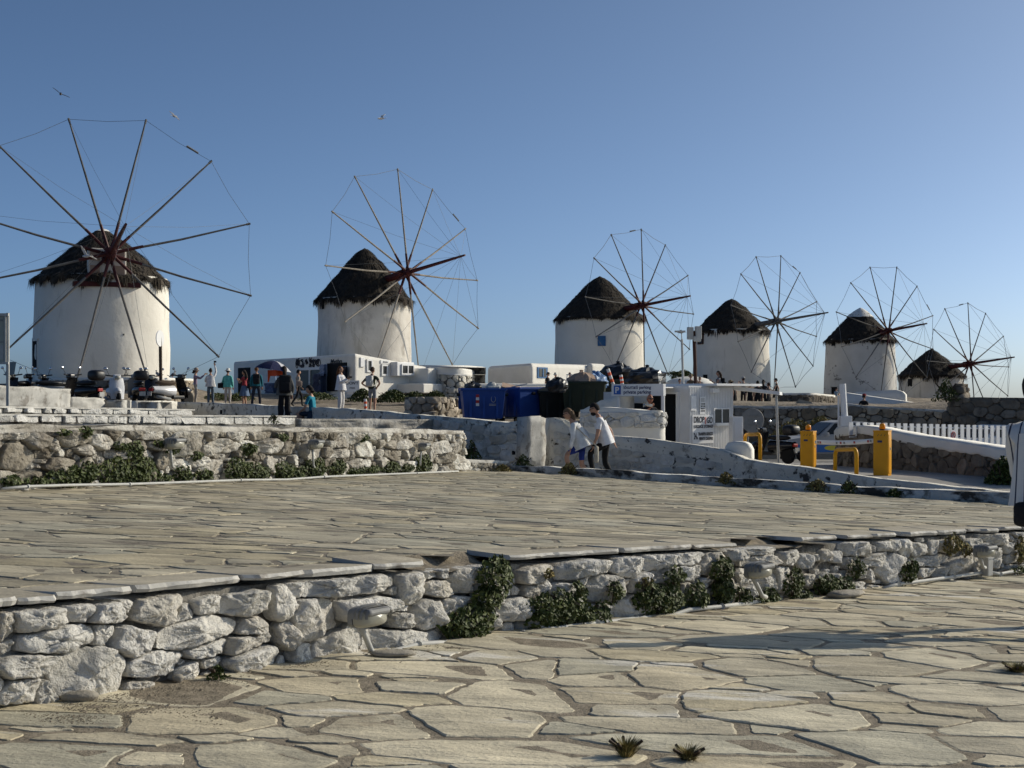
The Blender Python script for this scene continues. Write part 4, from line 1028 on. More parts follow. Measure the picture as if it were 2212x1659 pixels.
MB().box((0, 0, .42), (.75, .04, .62)).build('board', M['wpaint'], sg); MB().box((0, .08, .2), (.5, .04, .4)).build('board_foot', M['wpaint'], sg)
text('lettering', "DON'T", .2, M['ink'], sg, (0, -.023, .58), (RAD(90), 0, 0)); text('lettering', 'PARK', .12, M['ink'], sg, (0, -.023, .33), (RAD(90), 0, 0))
# rounded terrace wall at the right end of the shop
rw = thing('terrace_wall', 'rounded white-topped stone terrace wall right of the shop', 'wall', W(975, 858, 82))
RP = Path([W(905, HY, 84).xy, W(950, HY, 80).xy, W(1000, HY, 80).xy, W(1026, HY, 83).xy, W(1030, HY, 90).xy])
zt = lambda s: lerp_tab([(0, W(0, 791, 84).z), (RP.L * .6, W(0, 805, 80).z), (RP.L, W(0, 812, 88).z)], s)
wall_core(RP, 0, RP.L, lambda s: 1.2, zt, 3, .0, .3, 6, .05).build('wall_body', M['core'], rw, rel=True, smooth=True)
rubble(rw, RP, 0, RP.L, lambda s: 1.25, lambda s: zt(s) - .35, [], [((.3, .6), (.2, .4), 500), ((.15, .3), (.1, .2), 1500)], rng, M['wstone'], [(1, .97, .9), (.9, .86, .78)], .07, 120, .02, 12, 1.3, 'stone', .03)
wall_core(RP, 0, RP.L, lambda s: zt(s) - .35, lambda s: zt(s) + .06, 3.1, .07, .3, 4, .02).build('white_rim', M['white'], rw, rel=True, smooth=True)

# ---------------------------------------------------------------- low white house in front of the third windmill
Hc, Hl, Hr = W(1148, HY, 92), W(1054, HY, 96), W(1300, HY, 101)
hs = thing('white_house', 'long low white house with a blue window before the third windmill', 'house', W(1148, 855, 92))
MB().prism([Hl.xy, Hc.xy, Hr.xy, Hr.xy + Vector((-2, 6)), Hl.xy + Vector((0, 6))], .2, 0, [W(0, 791, 96).z, W(0, 784, 92).z, W(0, 789, 101).z, W(0, 789, 101).z, W(0, 790, 96).z]).build('house_walls', M['white'], hs, rel=True, bev=.28, seg=4)
HF = Face(Hc, Hr)
m_ = MB(); HF.box(m_, (1160, 793, 1182, 817), .05); fo = m_.build('window', M['blue'], hs, rel=True)
m_ = MB(); HF.box(m_, (1163, 796, 1178, 814), .03, .035); p_ = m_.build('pane', M['glass'], fo); p_.location = -hs.location
m_ = MB(); HF.box(m_, (1170, 796, 1172, 814), .03, .06); p_ = m_.build('shutter_bar', M['blue'], fo); p_.location = -hs.location
m_ = MB(); HF.box(m_, (1268, 785, 1298, 823), .5, -.1); m_.build('annex', M['white'], hs, rel=True, bev=.2, seg=3)
m_ = MB(); HF.box(m_, (1289, 798, 1293, 815), .03, .405); m_.build('door', M['blue'], hs, rel=True)
pl = thing('house_terrace', 'flat white terrace slab in front of the low white house', 'terrace', W(1100, 866, 70))
MB().prism([W(1028, HY, 70).xy, W(1245, HY, 72).xy, W(1250, HY, 90).xy, W(1030, HY, 90).xy], .4, W(0, 828, 70).z).build('terrace_slab', M['white'], pl, rel=True, bev=.1)
# white curved ramp beside the fifth windmill and small dome by the fourth
rm = thing('white_ramp', 'white sloping parapet ramp below the fifth windmill', 'ramp', W(1900, 880, 100))
wall_core(Path([W(1820, HY, 100).xy, W(2034, HY, 96).xy], False), 0, 7.0, lambda s: .1, lambda s: lerp_tab([(0, W(0, 848, 100).z), (7.0, W(0, 879, 96).z)], s), .9, 0, .3, 3, .01).build('ramp_wall', M['white'], rm, rel=True, smooth=True)
bk = Path([W(1842, HY, 106).xy, W(1955, HY, 104).xy], False)
wall_core(bk, 0, bk.L, lambda s: .1, lambda s: lerp_tab([(0, W(0, 850, 106).z), (.25, W(0, 847, 106).z), (1, W(0, 846, 106).z), (bk.L - .7, W(0, 842, 104).z), (bk.L - .2, W(0, 846, 104).z), (bk.L, W(0, 853, 104).z)], s), .5, 0, .12, 3, .0).build('upper_parapet', M['white'], rm, rel=True, smooth=True)
dm = thing('white_dome', 'low rounded white dome behind the kiosk roof at the fourth windmill', 'dome', W(1490, 838, 100))
MB().ell((0, 0, .2), (1.75, 1.6, .62), nu=24, nv=12).build('dome_shell', M['white'], dm, smooth=True)
dm = thing('stone_slab', 'grey pointed boulder slab lying on the rubble wall top under the awning', 'boulder', W(1740, 882, 66))
MB().add([(-.9, 0, -.3), (.9, 0, -.3), (.5, .8, -.3), (-.6, .8, -.3), (-.3, .1, .42), (.3, .2, .3)], [(0, 1, 5, 4), (1, 2, 5), (2, 3, 4, 5), (3, 0, 4), (0, 3, 2, 1)]).build('boulder', M['rock'], dm)

# ---------------------------------------------------------------- parking and luggage kiosk
K0, KL, KR = W(1488, HY, 38), W(1332, HY, 40), W(1583, HY, 39.2)
KF, KS = Face(KL, K0), Face(K0, KR)
kz0, kzt = -.45, W(0, 833, 38).z
kio = thing('luggage_kiosk', 'white sheet metal kiosk with dark doorway and corrugated side', 'kiosk', (K0.x, K0.y, kz0))
back = Vector((-.2, 2.6))
MB().prism([KL.xy, W(1406, HY, 39).xy, W(1406, HY, 39).xy + back, KL.xy + back], kz0, W(0, 846, 39.5).z).build('counter_room', M['wmetal'], kio, rel=True)
MB().prism([W(1406, HY, 39).xy + Vector((0, .02)), K0.xy, KR.xy, KR.xy + back, W(1406, HY, 39).xy + back], kz0, kzt).build('kiosk_room', M['wmetal'], kio, rel=True)
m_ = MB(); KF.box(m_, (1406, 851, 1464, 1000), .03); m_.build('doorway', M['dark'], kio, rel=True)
m_ = MB(); KF.box(m_, (1402, 846, 1468, 851), .08); KF.box(m_, (1464, 851, 1468, 1000), .08); KF.box(m_, (1402, 851, 1406, 1000), .08); m_.build('door_frame', M['wpaint'], kio, rel=True)
window(kio, KF, (1365, 867, 1396, 886), .0, .08, panes=1)
# corrugated sheet: every rib built
cw = (KR.xy - K0.xy).length; nr = 27
zb = kz0; m_ = MB(); vs = []
for i in range(nr * 4 + 1):
    s = cw * i / (nr * 4); o = .012 + .018 * (0, 1, 1, 0)[i % 4]
    q = K0 + KS.d * s + KS.n * o
    vs += [(q.x, q.y, zb), (q.x, q.y, kzt - .04 + (.0))]
m_.add(vs, [(2 * i, 2 * i + 2, 2 * i + 3, 2 * i + 1) for i in range(nr * 4)]).build('corrugated_side', M['wmetal'], kio, rel=True)
m_ = MB(); c_ = (K0 + KR) / 2; m_.box((c_.x - .1, c_.y + 1.2, kzt + .03), (cw + .1, 2.75, .06), KS.rz); m_.build('kiosk_roof', M['wpaint'], kio, rel=True)
window(kio, KS, (1539, 881, 1574, 916), .03, .02, mt='wmetal', panes=2, dep=.03)
m_ = MB(); KS.box(m_, (1538, 914, 1576, 919), .12, .03); m_.build('window_sill', M['wpaint'], kio, rel=True)
def wall_notice(label, r, lines, name='notice_sheet', body=None):
    c, w, h = KS.rect(r)
    o = thing(name, label, 'notice', c + KS.n * .035 - Vector((0, 0, h / 2)))
    m_ = MB(); KS.box(m_, r, .015, .036); m_.build('sheet', M['wpaint'], o, rel=True)
    for q in lines:
        l = MB(); KS.box(l, q[:4], .004, .052); l.build('print', M[q[4]], o, rel=True)
    return o
wall_notice('plain white notice panel on the corrugated kiosk side', (1490, 855, 1501, 887), [])
wall_notice('printed white notice panel with dark pictograms on the corrugated kiosk side', (1509, 857, 1521, 895),
            [(1511 + (i % 3) * 3.2, 871 + (i // 3) * 5, 1513.2 + (i % 3) * 3.2, 874 + (i // 3) * 5, 'ink' if i % 4 else 'grey') for i in range(12)] + [(1511, 860 + j * 2.4, 1519, 861 + j * 2.4, 'grey') for j in range(4)])
sg = wall_notice('large white luggage storage sign below the notices on the kiosk', (1493, 896, 1538, 957), [(1519.2, 901, 1522.2, 916, 'pink')], 'luggage_sign')
sg['category'] = 'sign'
KS.text('lettering', 'DROP', (1495.5, 900, 1518, 913), M['ink'], sg, .056)
KS.text('lettering', 'GO', (1523.5, 901, 1536, 914), M['ink'], sg, .056)
KS.text('lettering', 'LUGGAGE STORAGE', (1495.5, 918, 1536.5, 924), M['ink'], sg, .056)
KS.text('lettering', '24', (1495.5, 935, 1501.5, 949), M['ink'], sg, .056)
KS.text('lettering', 'h', (1502, 943, 1504, 949), M['ink'], sg, .056)
KS.text('lettering', 'TRANSFER SERVICES', (1505, 934, 1536.5, 940), M['ink'], sg, .056)
KS.text('lettering', 'PRIVATE CHAUFFER', (1507, 944, 1536.5, 950), M['ink'], sg, .056)
fl = thing('floodlight', 'small white floodlight high on the corrugated kiosk side', 'floodlight', KS.rect((1531, 840, 1543, 847))[0] + KS.n * .1)
MB().box((0, 0, 0), (.26, .16, .13), KS.rz).build('lamp_box', M['wpaint'], fl, bev=.02); MB().box(-KS.n * .06, (.05, .1, .05), KS.rz).build('bracket', M['wpaint'], fl)
# sign board over the counter
BF = Face(W(1326, HY, 38.6), W(1438, HY, 37.4))
bs = thing('parking_sign', 'white board with blue P reading private parking over the counter', 'sign', W(1326, 855, 38.6))
m_ = MB(); BF.box(m_, (1326, 830, 1438, 855), .1); m_.build('board', M['wpaint'], bs, rel=True)
m_ = MB(); BF.box(m_, (1332, 833, 1346, 852), .02, .101); pi = m_.build('blue_square', M['signblue'], bs, rel=True)
BF.text('letter', 'P', (1335, 836, 1343, 849), M['wpaint'], bs, .124)
BF.text('lettering', 'Ιδιωτικό parking', (1352, 833, 1411, 842), M['navy'], bs, .103)
BF.text('lettering', 'private parking', (1352, 843, 1411, 853), M['navy'], bs, .103)
m_ = MB()
for x in (1337, 1432): p = W(x, 855, 38.2); m_.tube([(p.x, p.y, p.z - 2.4), p], .045, 8)
MB().tube([W(1337, 858, 38.3) - Vector((0, 0, 2.4)), W(1337, 858, 38.3)], .045, 8).build('board_post', M['wpaint'], bs, rel=True)
MB().tube([W(1432, 854, 37.4) - Vector((0, 0, 2.4)), W(1432, 854, 37.4)], .05, 8).build('board_post', M['wpaint'], bs, rel=True)
MB().prism([W(1330, HY, 38.7).xy, W(1436, HY, 37.5).xy, W(1470, HY, 39).xy, W(1340, HY, 41).xy], W(0, 838, 38).z, W(0, 836, 38).z).build('counter_roof', M['wpaint'], bs, rel=True)
# awning on the right with its post
aw = thing('awning', 'thin white awning on a slim post right of the kiosk', 'awning', W(1677, 1012, 39))
a, b, c, d = W(1584, 841, 39.3), W(1684, 853, 38.9), W(1690, 854, 41.2), W(1588, 843, 42)
MB().add([a, b, c, d] + [p + Vector((0, 0, .09)) for p in (a, b, c, d)], [(3, 2, 1, 0), (4, 5, 6, 7), (0, 1, 5, 4), (1, 2, 6, 5), (2, 3, 7, 6), (3, 0, 4, 7)]).build('awning_sheet', M['wpaint'], aw, rel=True)
MB().tube([W(1682, 1012, 39), W(1677, 854, 39)], .035, 8).build('awning_post', M['lgrey'], aw, rel=True)
# rough white counter block before the door
cbk, CP = plaster_wall('counter_wall', 'lumpy white stone counter block in front of the parking kiosk', 'wall', [(1254, 36), (1418, 35), (1431, 36.2)], [(1254, 886), (1290, 880), (1330, 882), (1400, 887), (1431, 891)], [(1254, 975), (1431, 985)], .7, M['white'], .06, .12, 8)
rubble(cbk, CP, 0, CP.L * .92, lambda s: CP.z_of(1340, 924), lambda s: CP.z_of(1340, 890), [], [((.25, .42), (.16, .26), 200), ((.12, .22), (.1, .16), 500)], random.Random(2), M['wstone'], [(1, 1, 1)], .06, 60, .02, 14, 1.3, 'stone', .03)
plaster_wall('low_wall', 'sloping white wall running up from the counter to the green bins', 'wall', [(1262, 40), (1338, 38.5)], [(1262, 884), (1300, 866), (1338, 856)], [(1262, 920), (1338, 920)], .5, M['white'], .05, .12, 6)
plaster_wall('low_wall', 'rough white shoulder of wall between the pillar and the walking man', 'wall', [(1187, 34.0), (1256, 34.2)], [(1187, 903), (1205, 902), (1228, 909), (1256, 925)], [(1187, 1010), (1256, 1010)], .5, M['plasterS'], .05, .12, 6)
bx = thing('white_cabinet', 'small white cabinet standing at the right corner of the kiosk', 'cabinet', W(1590, 990, 38.4)); MB().box((0, 0, .55), (.3, .3, 1.15), .2).build('cabinet_body', M['wpaint'], bx, bev=.015); MB().box((.03, -.16, .55), (.2, .02, .9), .2).build('cabinet_door', M['wpaint'], bx)

# ---------------------------------------------------------------- barrier posts, hoops, boom
def barrier(label, px, by, Y, hpx, rz):
    o = thing('barrier_post', label, 'barrier', W(px, by, Y), rz, 'yellow parking barriers')
    h = hpx * Y / F
    MB().box((0, 0, h / 2), (.36, .32, h)).build('cabinet', M['yellow'], o, bev=.012)
    MB().box((0, 0, h + .012), (.38, .34, .03)).build('cabinet_lid', M['yellow'], o, bev=.008)
    MB().box((.184, 0, h * .5), (.012, .24, h * .86)).build('service_door', M['yellow'], o)
    b = MB().lathe([(.07, h + .03), (.07, h + .06)], 14).build('beacon_base', M['black'], o); MB().lathe([(.075, h + .06), (.07, h + .16), (.05, h + .19), (.01, h + .2)], 14).build('beacon', M['amber'], o, smooth=True)
    MB().box((-.02, -.165, h * .78), (.11, .012, .05)).build('label_plate', M['navy'], o)
    MB().box((.194, 0, h * .62), (.01, .06, .06)).build('lock', M['grey'], o)
    for i in range(3): MB().tube([(-.08 + i * .08, -.165, h * .9), (-.05 + i * .08, -.165, h * .94)], .006, 4).build('warning_print', M['ink'], o)
    return o, h
b1, h1 = barrier('yellow barrier post at the kiosk end, holding the white boom', 1746, 1014, 39, 81, -.5)
b2, h2 = barrier('taller looking yellow barrier post against the shaded stone wall', 1906, 1029, 34.2, 97, -.5)
bo = thing('barrier_boom', 'white barrier boom with red and grey reflectors between the yellow posts', 'boom', W(1764, 955, 38.6))
a, b = W(1764, 955, 38.6), W(1890, 952, 34.4)
m_ = MB(); n = 12
pts = [a.lerp(b, i / n) - Vector((0, 0, .035 * math.sin(math.pi * i / n))) for i in range(n + 1)]
m_.tube(pts, .058, 10); m_.build('boom_arm', M['wpaint'], bo, rel=True, smooth=True)
for i, (t, ml) in enumerate(((.06, 'grey'), (.10, 'signred'), (.40, 'grey'), (.47, 'signred'), (.53, 'grey'), (.70, 'signred'), (.92, 'signred'), (.96, 'grey'))):
    q = a.lerp(b, t); MB().box(q + Vector((-.045, -.045, -.035 * math.sin(math.pi * t))), (.10, .03, .055), math.atan2(b.y - a.y, b.x - a.x)).build('reflector', M[ml], bo, rel=True)
def hoop(label, p, q, hpx):
    P, Q = W(*p), W(*q)
    o = thing('bollard_hoop', label, 'bollard', P, 0, 'yellow hoop bollards')
    Pt, Qt = P + Vector((0, 0, hpx[0] * p[2] / F)), Q + Vector((0, 0, hpx[1] * q[2] / F))
    c = []
    for A, B, Cn in ((P, Pt, Qt), (Qt, Q, None)): pass
    r = .14
    u = (Qt - Pt).normalized()
    pts = [P, Pt - Vector((0, 0, r))] + [Pt - Vector((0, 0, r)) + u * (r * (1 - math.cos(t))) + Vector((0, 0, r * math.sin(t))) for t in (.4, .8, 1.2, 1.57)]
    pts += [Qt - Vector((0, 0, r)) - u * (r * (1 - math.cos(t))) + Vector((0, 0, r * math.sin(t))) for t in (1.57, 1.2, .8, .4)] + [Qt - Vector((0, 0, r)), Q]
    MB().tube(pts, .048, 10).build('hoop', M['yellow'], o, rel=True, smooth=True)
    for z in (P, Q): MB().lathe([(.09, 0), (.09, .02)], 12, z - P).build('foot_plate', M['grey'], o)
hoop('worn yellow hoop bollard at the corner of the kiosk awning', (1609, 997, 38.5), (1642, 996, 37.5), (58, 58))
hoop('leaning yellow hoop bollard in front of the second barrier post', (1804, 1028, 33.8), (1850, 1030, 32.6), (56, 60))

# ---------------------------------------------------------------- picket fence, signs, masts
pf = thing('picket_fence', 'white picket fence above the sloping white coping on the right', 'fence', W(1835, 945, 41))
fa, fb = W(1838, HY, 41).xy, W(2225, HY, 46).xy
fl_ = (fb - fa).length; fd = (fb - fa) / fl_; frz = math.atan2(fd.y, fd.x)
nn = int(fl_ / .30)
for i in range(nn):
    q = fa + fd * (i * .30); t = i / nn
    zt_, zb_ = W(0, 912 + 9 * t, q.y).z, W(0, 940 + 46 * t, q.y).z
    MB().box((q.x, q.y, (zt_ + zb_) / 2), (.165, .03, zt_ - zb_), frz).build('picket', M['wpaint'], pf, rel=True)
for dz in (.1, .42):
    a, b = W(1835, 912, 41.05), W(2228, 921, 46.1); MB().tube([a - Vector((0, 0, dz)), b - Vector((0, 0, dz))], .03, 4).build('fence_rail', M['wpaint'], pf, rel=True)
ns = thing('no_parking_sign', 'white no parking sign hung on the picket fence', 'sign', W(2058.5, 950, 43.3))
a, b = W(2049, 928, 43.3), W(2068, 950, 43.3)
MB().box((0, 0, .147), ((b.x - a.x), .02, .31), frz).build('sign_plate', M['wpaint'], ns)
Rz = Matrix.Rotation(frz, 3, 'Z')
MB().tube([Rz @ Vector((.095 * math.cos(t), -.016, .147 + .095 * math.sin(t))) for t in [i * .3142 for i in range(21)]], .013, 6).build('red_ring', M['signred'], ns)
MB().tube([Rz @ Vector((-.065, -.018, .21)), Rz @ Vector((.065, -.018, .08))], .009, 6).build('red_bar', M['signred'], ns)
text('letter', 'P', .17, M['ink'], ns, Rz @ Vector((0, -.014, .147)), (RAD(90), 0, frz))
def mast(name, label, p0, p1, r, mt, cat='post'):
    a, b = W(*p0), W(*p1); o = thing(name, label, cat, a)
    MB().tube([a, b], r, 10).build('shaft', M[mt], o, rel=True); return o, b
wp, top = mast('white_post', 'tall square white post at the start of the picket fence', (1826, 925, 46), (1820, 829, 46), .11, 'wpaint')
MB().box((0, 0, .15), (.36, .36, .5)).build('post_base', M['wpaint'], wp, bev=.02)
MB().box((-.22, 0, .35), (.05, .05, 1.4)).build('side_rail', M['wpaint'], wp)
mp, top = mast('thin_mast', 'thin pale mast rising above the kiosk roof with crossbar lamp', (1476, 836, 40), (1473, 733, 40), .035, 'lgrey', 'mast')
top = W(1469, 716, 40); MB().box(top - mp.location + Vector((0, 0, 0)), (.3, .06, .05)).build('crossbar', M['lgrey'], mp); MB().tube([W(1473, 733, 40), W(1472, 716, 40)], .015, 6).build('mast_tip', M['lgrey'], mp, rel=True)
lp, top = mast('floodlight_pole', 'dark pole with three pale floodlights left of the fourth windmill', (1503, 836, 41), (1499, 716, 41), .055, 'brown', 'lamp post')
for x, y, w, h in ((1491, 720, .17, .36), (1508, 719, .18, .38), (1505, 732, .22, .16)):
    q = W(x, y, 41) - lp.location; f_ = MB().box(q, (w, .14, h), .3).build('floodlight', M['lgrey'], lp, bev=.02); MB().box(q + Vector((0, .11, 0)), (.06, .12, .06)).build('bracket', M['brown'], f_)
# round road sign seen from behind, on its pole
rs, top = mast('road_sign', 'grey back of a round road sign on a pole under the awning', (1612, 1000, 48), (1619, 882, 48), .04, 'grey', 'sign')
q = W(1625, 908, 47.9) - rs.location
MB().lathe([(.01, -.012), (.40, -.012), (.41, 0), (.40, .012), (.01, .012)], 32, q, Matrix.Rotation(RAD(90), 3, 'X') @ Matrix.Rotation(.15, 3, 'Y')).build('sign_disc', M['grey'], rs)
for dz in (-.15, .15): MB().box(q + Vector((0, -.03, dz)), (.5, .02, .04)).build('sign_rail', M['grey'], rs)
ts, top = mast('road_sign', 'round road sign seen edge-on atop a rusty pole by the scooters', (348, 872, 48), (346, 716, 48), .055, 'stem', 'sign')
MB().lathe([(.01, -.015), (.27, -.015), (.28, 0), (.27, .015), (.01, .015)], 28, W(345.5, 731, 47.9) - ts.location, Matrix.Rotation(RAD(76), 3, 'Z') @ Matrix.Rotation(RAD(90), 3, 'X')).build('sign_disc', M['wpaint'], ts)
# information board at the left edge
ib = thing('information_board', 'framed faded information board on two posts at the left edge', 'sign', W(17, 880, 28))
for x in (-46, 17): MB().tube([W(x, 880, 28), W(x, 676, 28)], .035, 8).build('post', M['lgrey'], ib, rel=True)
IF = Face(W(-50, HY, 28), W(20, HY, 28))
m_ = MB(); IF.box(m_, (-44, 683, 12, 782), .03, .0); m_.build('panel', M['panel'], ib, rel=True)
m_ = MB()
for r in ((-48, 677, 20, 683), (-48, 782, 20, 787), (12, 683, 15, 782), (-48, 683, -44, 782)): IF.box(m_, r, .06, .0)
m_.build('frame', M['lgrey'], ib, rel=True)
for r in ((-38, 690, 8, 694), (-38, 698, 0, 701), (-38, 738, 9, 740)): m_ = MB(); IF.box(m_, r, .004, .031); m_.build('print_line', M['grey'], ib, rel=True)
m_ = MB(); IF.box(m_, (-36, 746, 9, 776), .004, .031); m_.build('print_picture', M['lgrey'], ib, rel=True)
# striped delineator posts
def delineator(label, p0, p1):
    a, b = W(*p0), W(*p1); o = thing('delineator_post', label, 'post', a, 0, 'striped delineator posts')
    d = b - a; n = 6
    MB().lathe([(.13, 0), (.13, .03), (.06, .06)], 14).build('rubber_base', M['black'], o)
    for i in range(n): MB().tube([d * (i / n), d * ((i + 1) / n)], .055, 10).build('band', M['orange'] if i % 2 == 0 else M['wpaint'], o)
    MB().tube([d, d * 1.06], [.03, .02], 8).build('top_knob', M['black'], o)
delineator('red and white delineator post standing beside the man with the white backpack', (790, 893, 53), (789, 862, 53))
delineator('red and white delineator post leaning on the green bins, taller and further left', (1328, 840, 45), (1313, 797, 45))
delineator('shorter upright red and white delineator post behind the parking board', (1345, 836, 45), (1341, 810, 45))

# ---------------------------------------------------------------- rubbish bins
def make_bin(label, mt, loc, rz, open_=False, decal=False):
    o = thing('rubbish_bin', label, 'bin', loc, rz, 'wheeled rubbish containers')
    w, d, h = 1.36, 1.0, 1.12
    m_ = MB()
    m_.prism([(-w / 2 + .1, -d / 2 + .12), (w / 2 - .1, -d / 2 + .12), (w / 2 - .1, d / 2 - .12), (-w / 2 + .1, d / 2 - .12)], .2, .3)
    lo = [(-w / 2 + .09, -d / 2 + .1, .2), (w / 2 - .09, -d / 2 + .1, .2), (w / 2 - .09, d / 2 - .1, .2), (-w / 2 + .09, d / 2 - .1, .2)]
    hi = [(-w / 2, -d / 2, h), (w / 2, -d / 2, h), (w / 2, d / 2, h), (-w / 2, d / 2, h)]
    inn = [(-w / 2 + .05, -d / 2 + .05, h), (w / 2 - .05, -d / 2 + .05, h), (w / 2 - .05, d / 2 - .05, h), (-w / 2 + .05, d / 2 - .05, h)]
    flo = [(x, y, h - .15) for x, y, _ in inn]
    m_ = MB().add(lo + hi + inn + flo, [(0, 3, 2, 1)] + [(i, (i + 1) % 4, 4 + (i + 1) % 4, 4 + i) for i in range(4)] + [(4 + i, 4 + (i + 1) % 4, 8 + (i + 1) % 4, 8 + i) for i in range(4)] + [(8 + i, 8 + (i + 1) % 4, 12 + (i + 1) % 4, 12 + i) for i in range(4)] + [(12, 13, 14, 15)])
    m_.build('bin_body', M[mt], o, bev=.02)
    r = MB()
    for c, s in (((0, -d / 2, h), (w + .1, .07, .08)), ((0, d / 2, h), (w + .1, .07, .08)), ((-w / 2, 0, h), (.07, d, .08)), ((w / 2, 0, h), (.07, d, .08))): r.box(c, s)
    r.build('rim', M[mt], o, bev=.015)
    for x in (-w / 2 - .04, w / 2 + .04): MB().tube([(x, 0, h - .16), (x + (.1 if x > 0 else -.1), 0, h - .16)], .05, 10).build('trunnion', M['black'], o)
    for x in (-.42, 0, .42): MB().box((x, -d / 2 + .02, .62), (.07, .05, .75), M=Matrix.Rotation(-.09, 3, 'X')).build('stiffening_rib', M[mt], o)
    for x in (-w / 2 + .2, w / 2 - .2):
        for y in (-d / 2 + .2, d / 2 - .2):
            wh = MB().tube([(x - .03, y, .1), (x + .03, y, .1)], .1, 12).build('wheel', M['tyre'], o); MB().box((x, y, .19), (.05, .08, .1)).build('caster', M['chrome'], wh)
    if not open_:
        MB().grid(lambda u, v: Vector(((u - .5) * (w + .06), (v - .5) * (d + .06), h + .05 + .14 * math.sin(math.pi * v) ** .7 * (1 if 0 < u < 1 else .6))), 8, 10).build('lid', M[mt], o, smooth=True)
    else:
        MB().grid(lambda u, v: Vector(((u - .5) * (w + .06), d / 2 + .10 + .10 * math.sin(math.pi * v), h - .62 + .68 * v)), 8, 8).build('lid', M[mt], o, smooth=True)
    if decal:
        for i in range(4): MB().box((-.2, -d / 2 + .028, .92 - i * .09), (.1, .03, .09), M=Matrix.Rotation(-.09, 3, 'X')).build('hazard_stripe', M['signred' if i % 2 == 0 else 'wpaint'], o)
        MB().tube([(.3 + .07 * math.cos(t), -d / 2 + .03, .82 + .1 * math.sin(t)) for t in [i * .524 for i in range(13)]], .008, 4).build('crest_print', M['lgrey'], o)
        for i in range(2): MB().box((.3, -d / 2 + .04, .66 - i * .04), (.26, .03, .014), M=Matrix.Rotation(-.09, 3, 'X')).build('crest_print', M['lgrey'], o)
    return o
make_bin('large blue bin with a hazard stripe and crest, left of the pair', 'blueb', W(1042, 918, 45), .12, True, True)
make_bin('narrower looking blue bin turned sideways beside the crested one', 'blueb', W(1120, 914, 46), -.9, True)
make_bin('nearly black bin standing below the green bins', 'blackb', W(1206, 923, 46), .1)
make_bin('green bin heaped with cardboard at its left', 'greenb', W(1262, 903, 45), -.1, True)
make_bin('green bin half hidden behind the white wall slope, under the cones', 'greenb', W(1306, 897, 46.5), .35, True)
def bag(label, p, r, mt, seedn, name='rubbish_bag', sq=.75):
    o = thing(name, label, 'rubbish bag', W(*p))
    m_ = MB(); nu, nv = 18, 12; vs = []
    for j in range(nv + 1):
        for i in range(nu):
            th, ph = 2 * math.pi * i / nu, math.pi * j / nv
            q = Vector((math.sin(ph) * math.cos(th), math.sin(ph) * math.sin(th), -math.cos(ph)))
            w = 1 + .28 * N3(q, 1.8, seedn) + .12 * N3(q, 4.5, seedn)
            vs.append((q.x * r * w, q.y * r * w, max(-r * .5, q.z * r * sq * w) + r * .5))
    m_.add(vs, [(j * nu + i, j * nu + (i + 1) % nu, (j + 1) * nu + (i + 1) % nu, (j + 1) * nu + i) for j in range(nv) for i in range(nu)])
    m_.build('sack', M[mt], o, smooth=False)
    MB().lathe([(.03, r * sq + r * .42), (.07, r * sq + r * .62), (.02, r * sq + r * .66)], 8).build('knot', M[mt], o)
bag('crumpled cardboard heap on the left green bin', (1256, 842, 45), .45, 'cardb', 1)
bag('blue and white sack on top of the green bins', (1283, 840, 45.5), .42, 'bagblue', 2)
bag('small blue sack right of the blue and white one', (1296, 834, 46), .26, 'bagblue', 3)
bag('large black bin bag lying behind the parking board', (1398, 840, 44), .62, 'bag', 4, sq=.55)
bag('black bin bag behind the leaning delineator post', (1335, 830, 47), .55, 'bag', 5)
bag('black bin bag poking out of the crested blue bin, left', (1020, 850, 45), .28, 'bag', 6)
bag('grey white bag poking out of the crested blue bin, right', (1064, 848, 45), .25, 'lgrey', 7)
bag('dark rubbish sack resting on the nearly black bin', (1204, 848, 43), .34, 'bag', 8)
bag('pale bag between the green bins', (1271, 842, 45), .22, 'lgrey', 9)
cbx = thing('cardboard_sheet', 'flattened grey cardboard sheet lying across the second blue bin', 'cardboard', W(1115, 842, 46)); MB().box((0, 0, .05), (.95, .7, .03), M=Matrix.Rotation(.25, 3, 'Y') @ Matrix.Rotation(.2, 3, 'X')).build('sheet', M['cardb'], cbx); MB().box((.1, -.1, .14), (.5, .45, .03), M=Matrix.Rotation(-.2, 3, 'Y')).build('flap', M['lgrey'], cbx)
tr = thing('wire_trolley', 'folded white wire trolley frame leaning on the green bin', 'trolley', W(1236, 850, 45.4))
for i in range(5): MB().tube([(-.25 + i * .12, 0, 0), (-.15 + i * .12, .1, .62)], .012, 5).build('trolley_bar', M['wpaint'], tr)
for z in (.05, .3, .6): MB().tube([(-.25 + .1 * z, .15 * z, z), (.25 + .1 * z, .15 * z, z)], .012, 5).build('trolley_rail', M['wpaint'], tr)
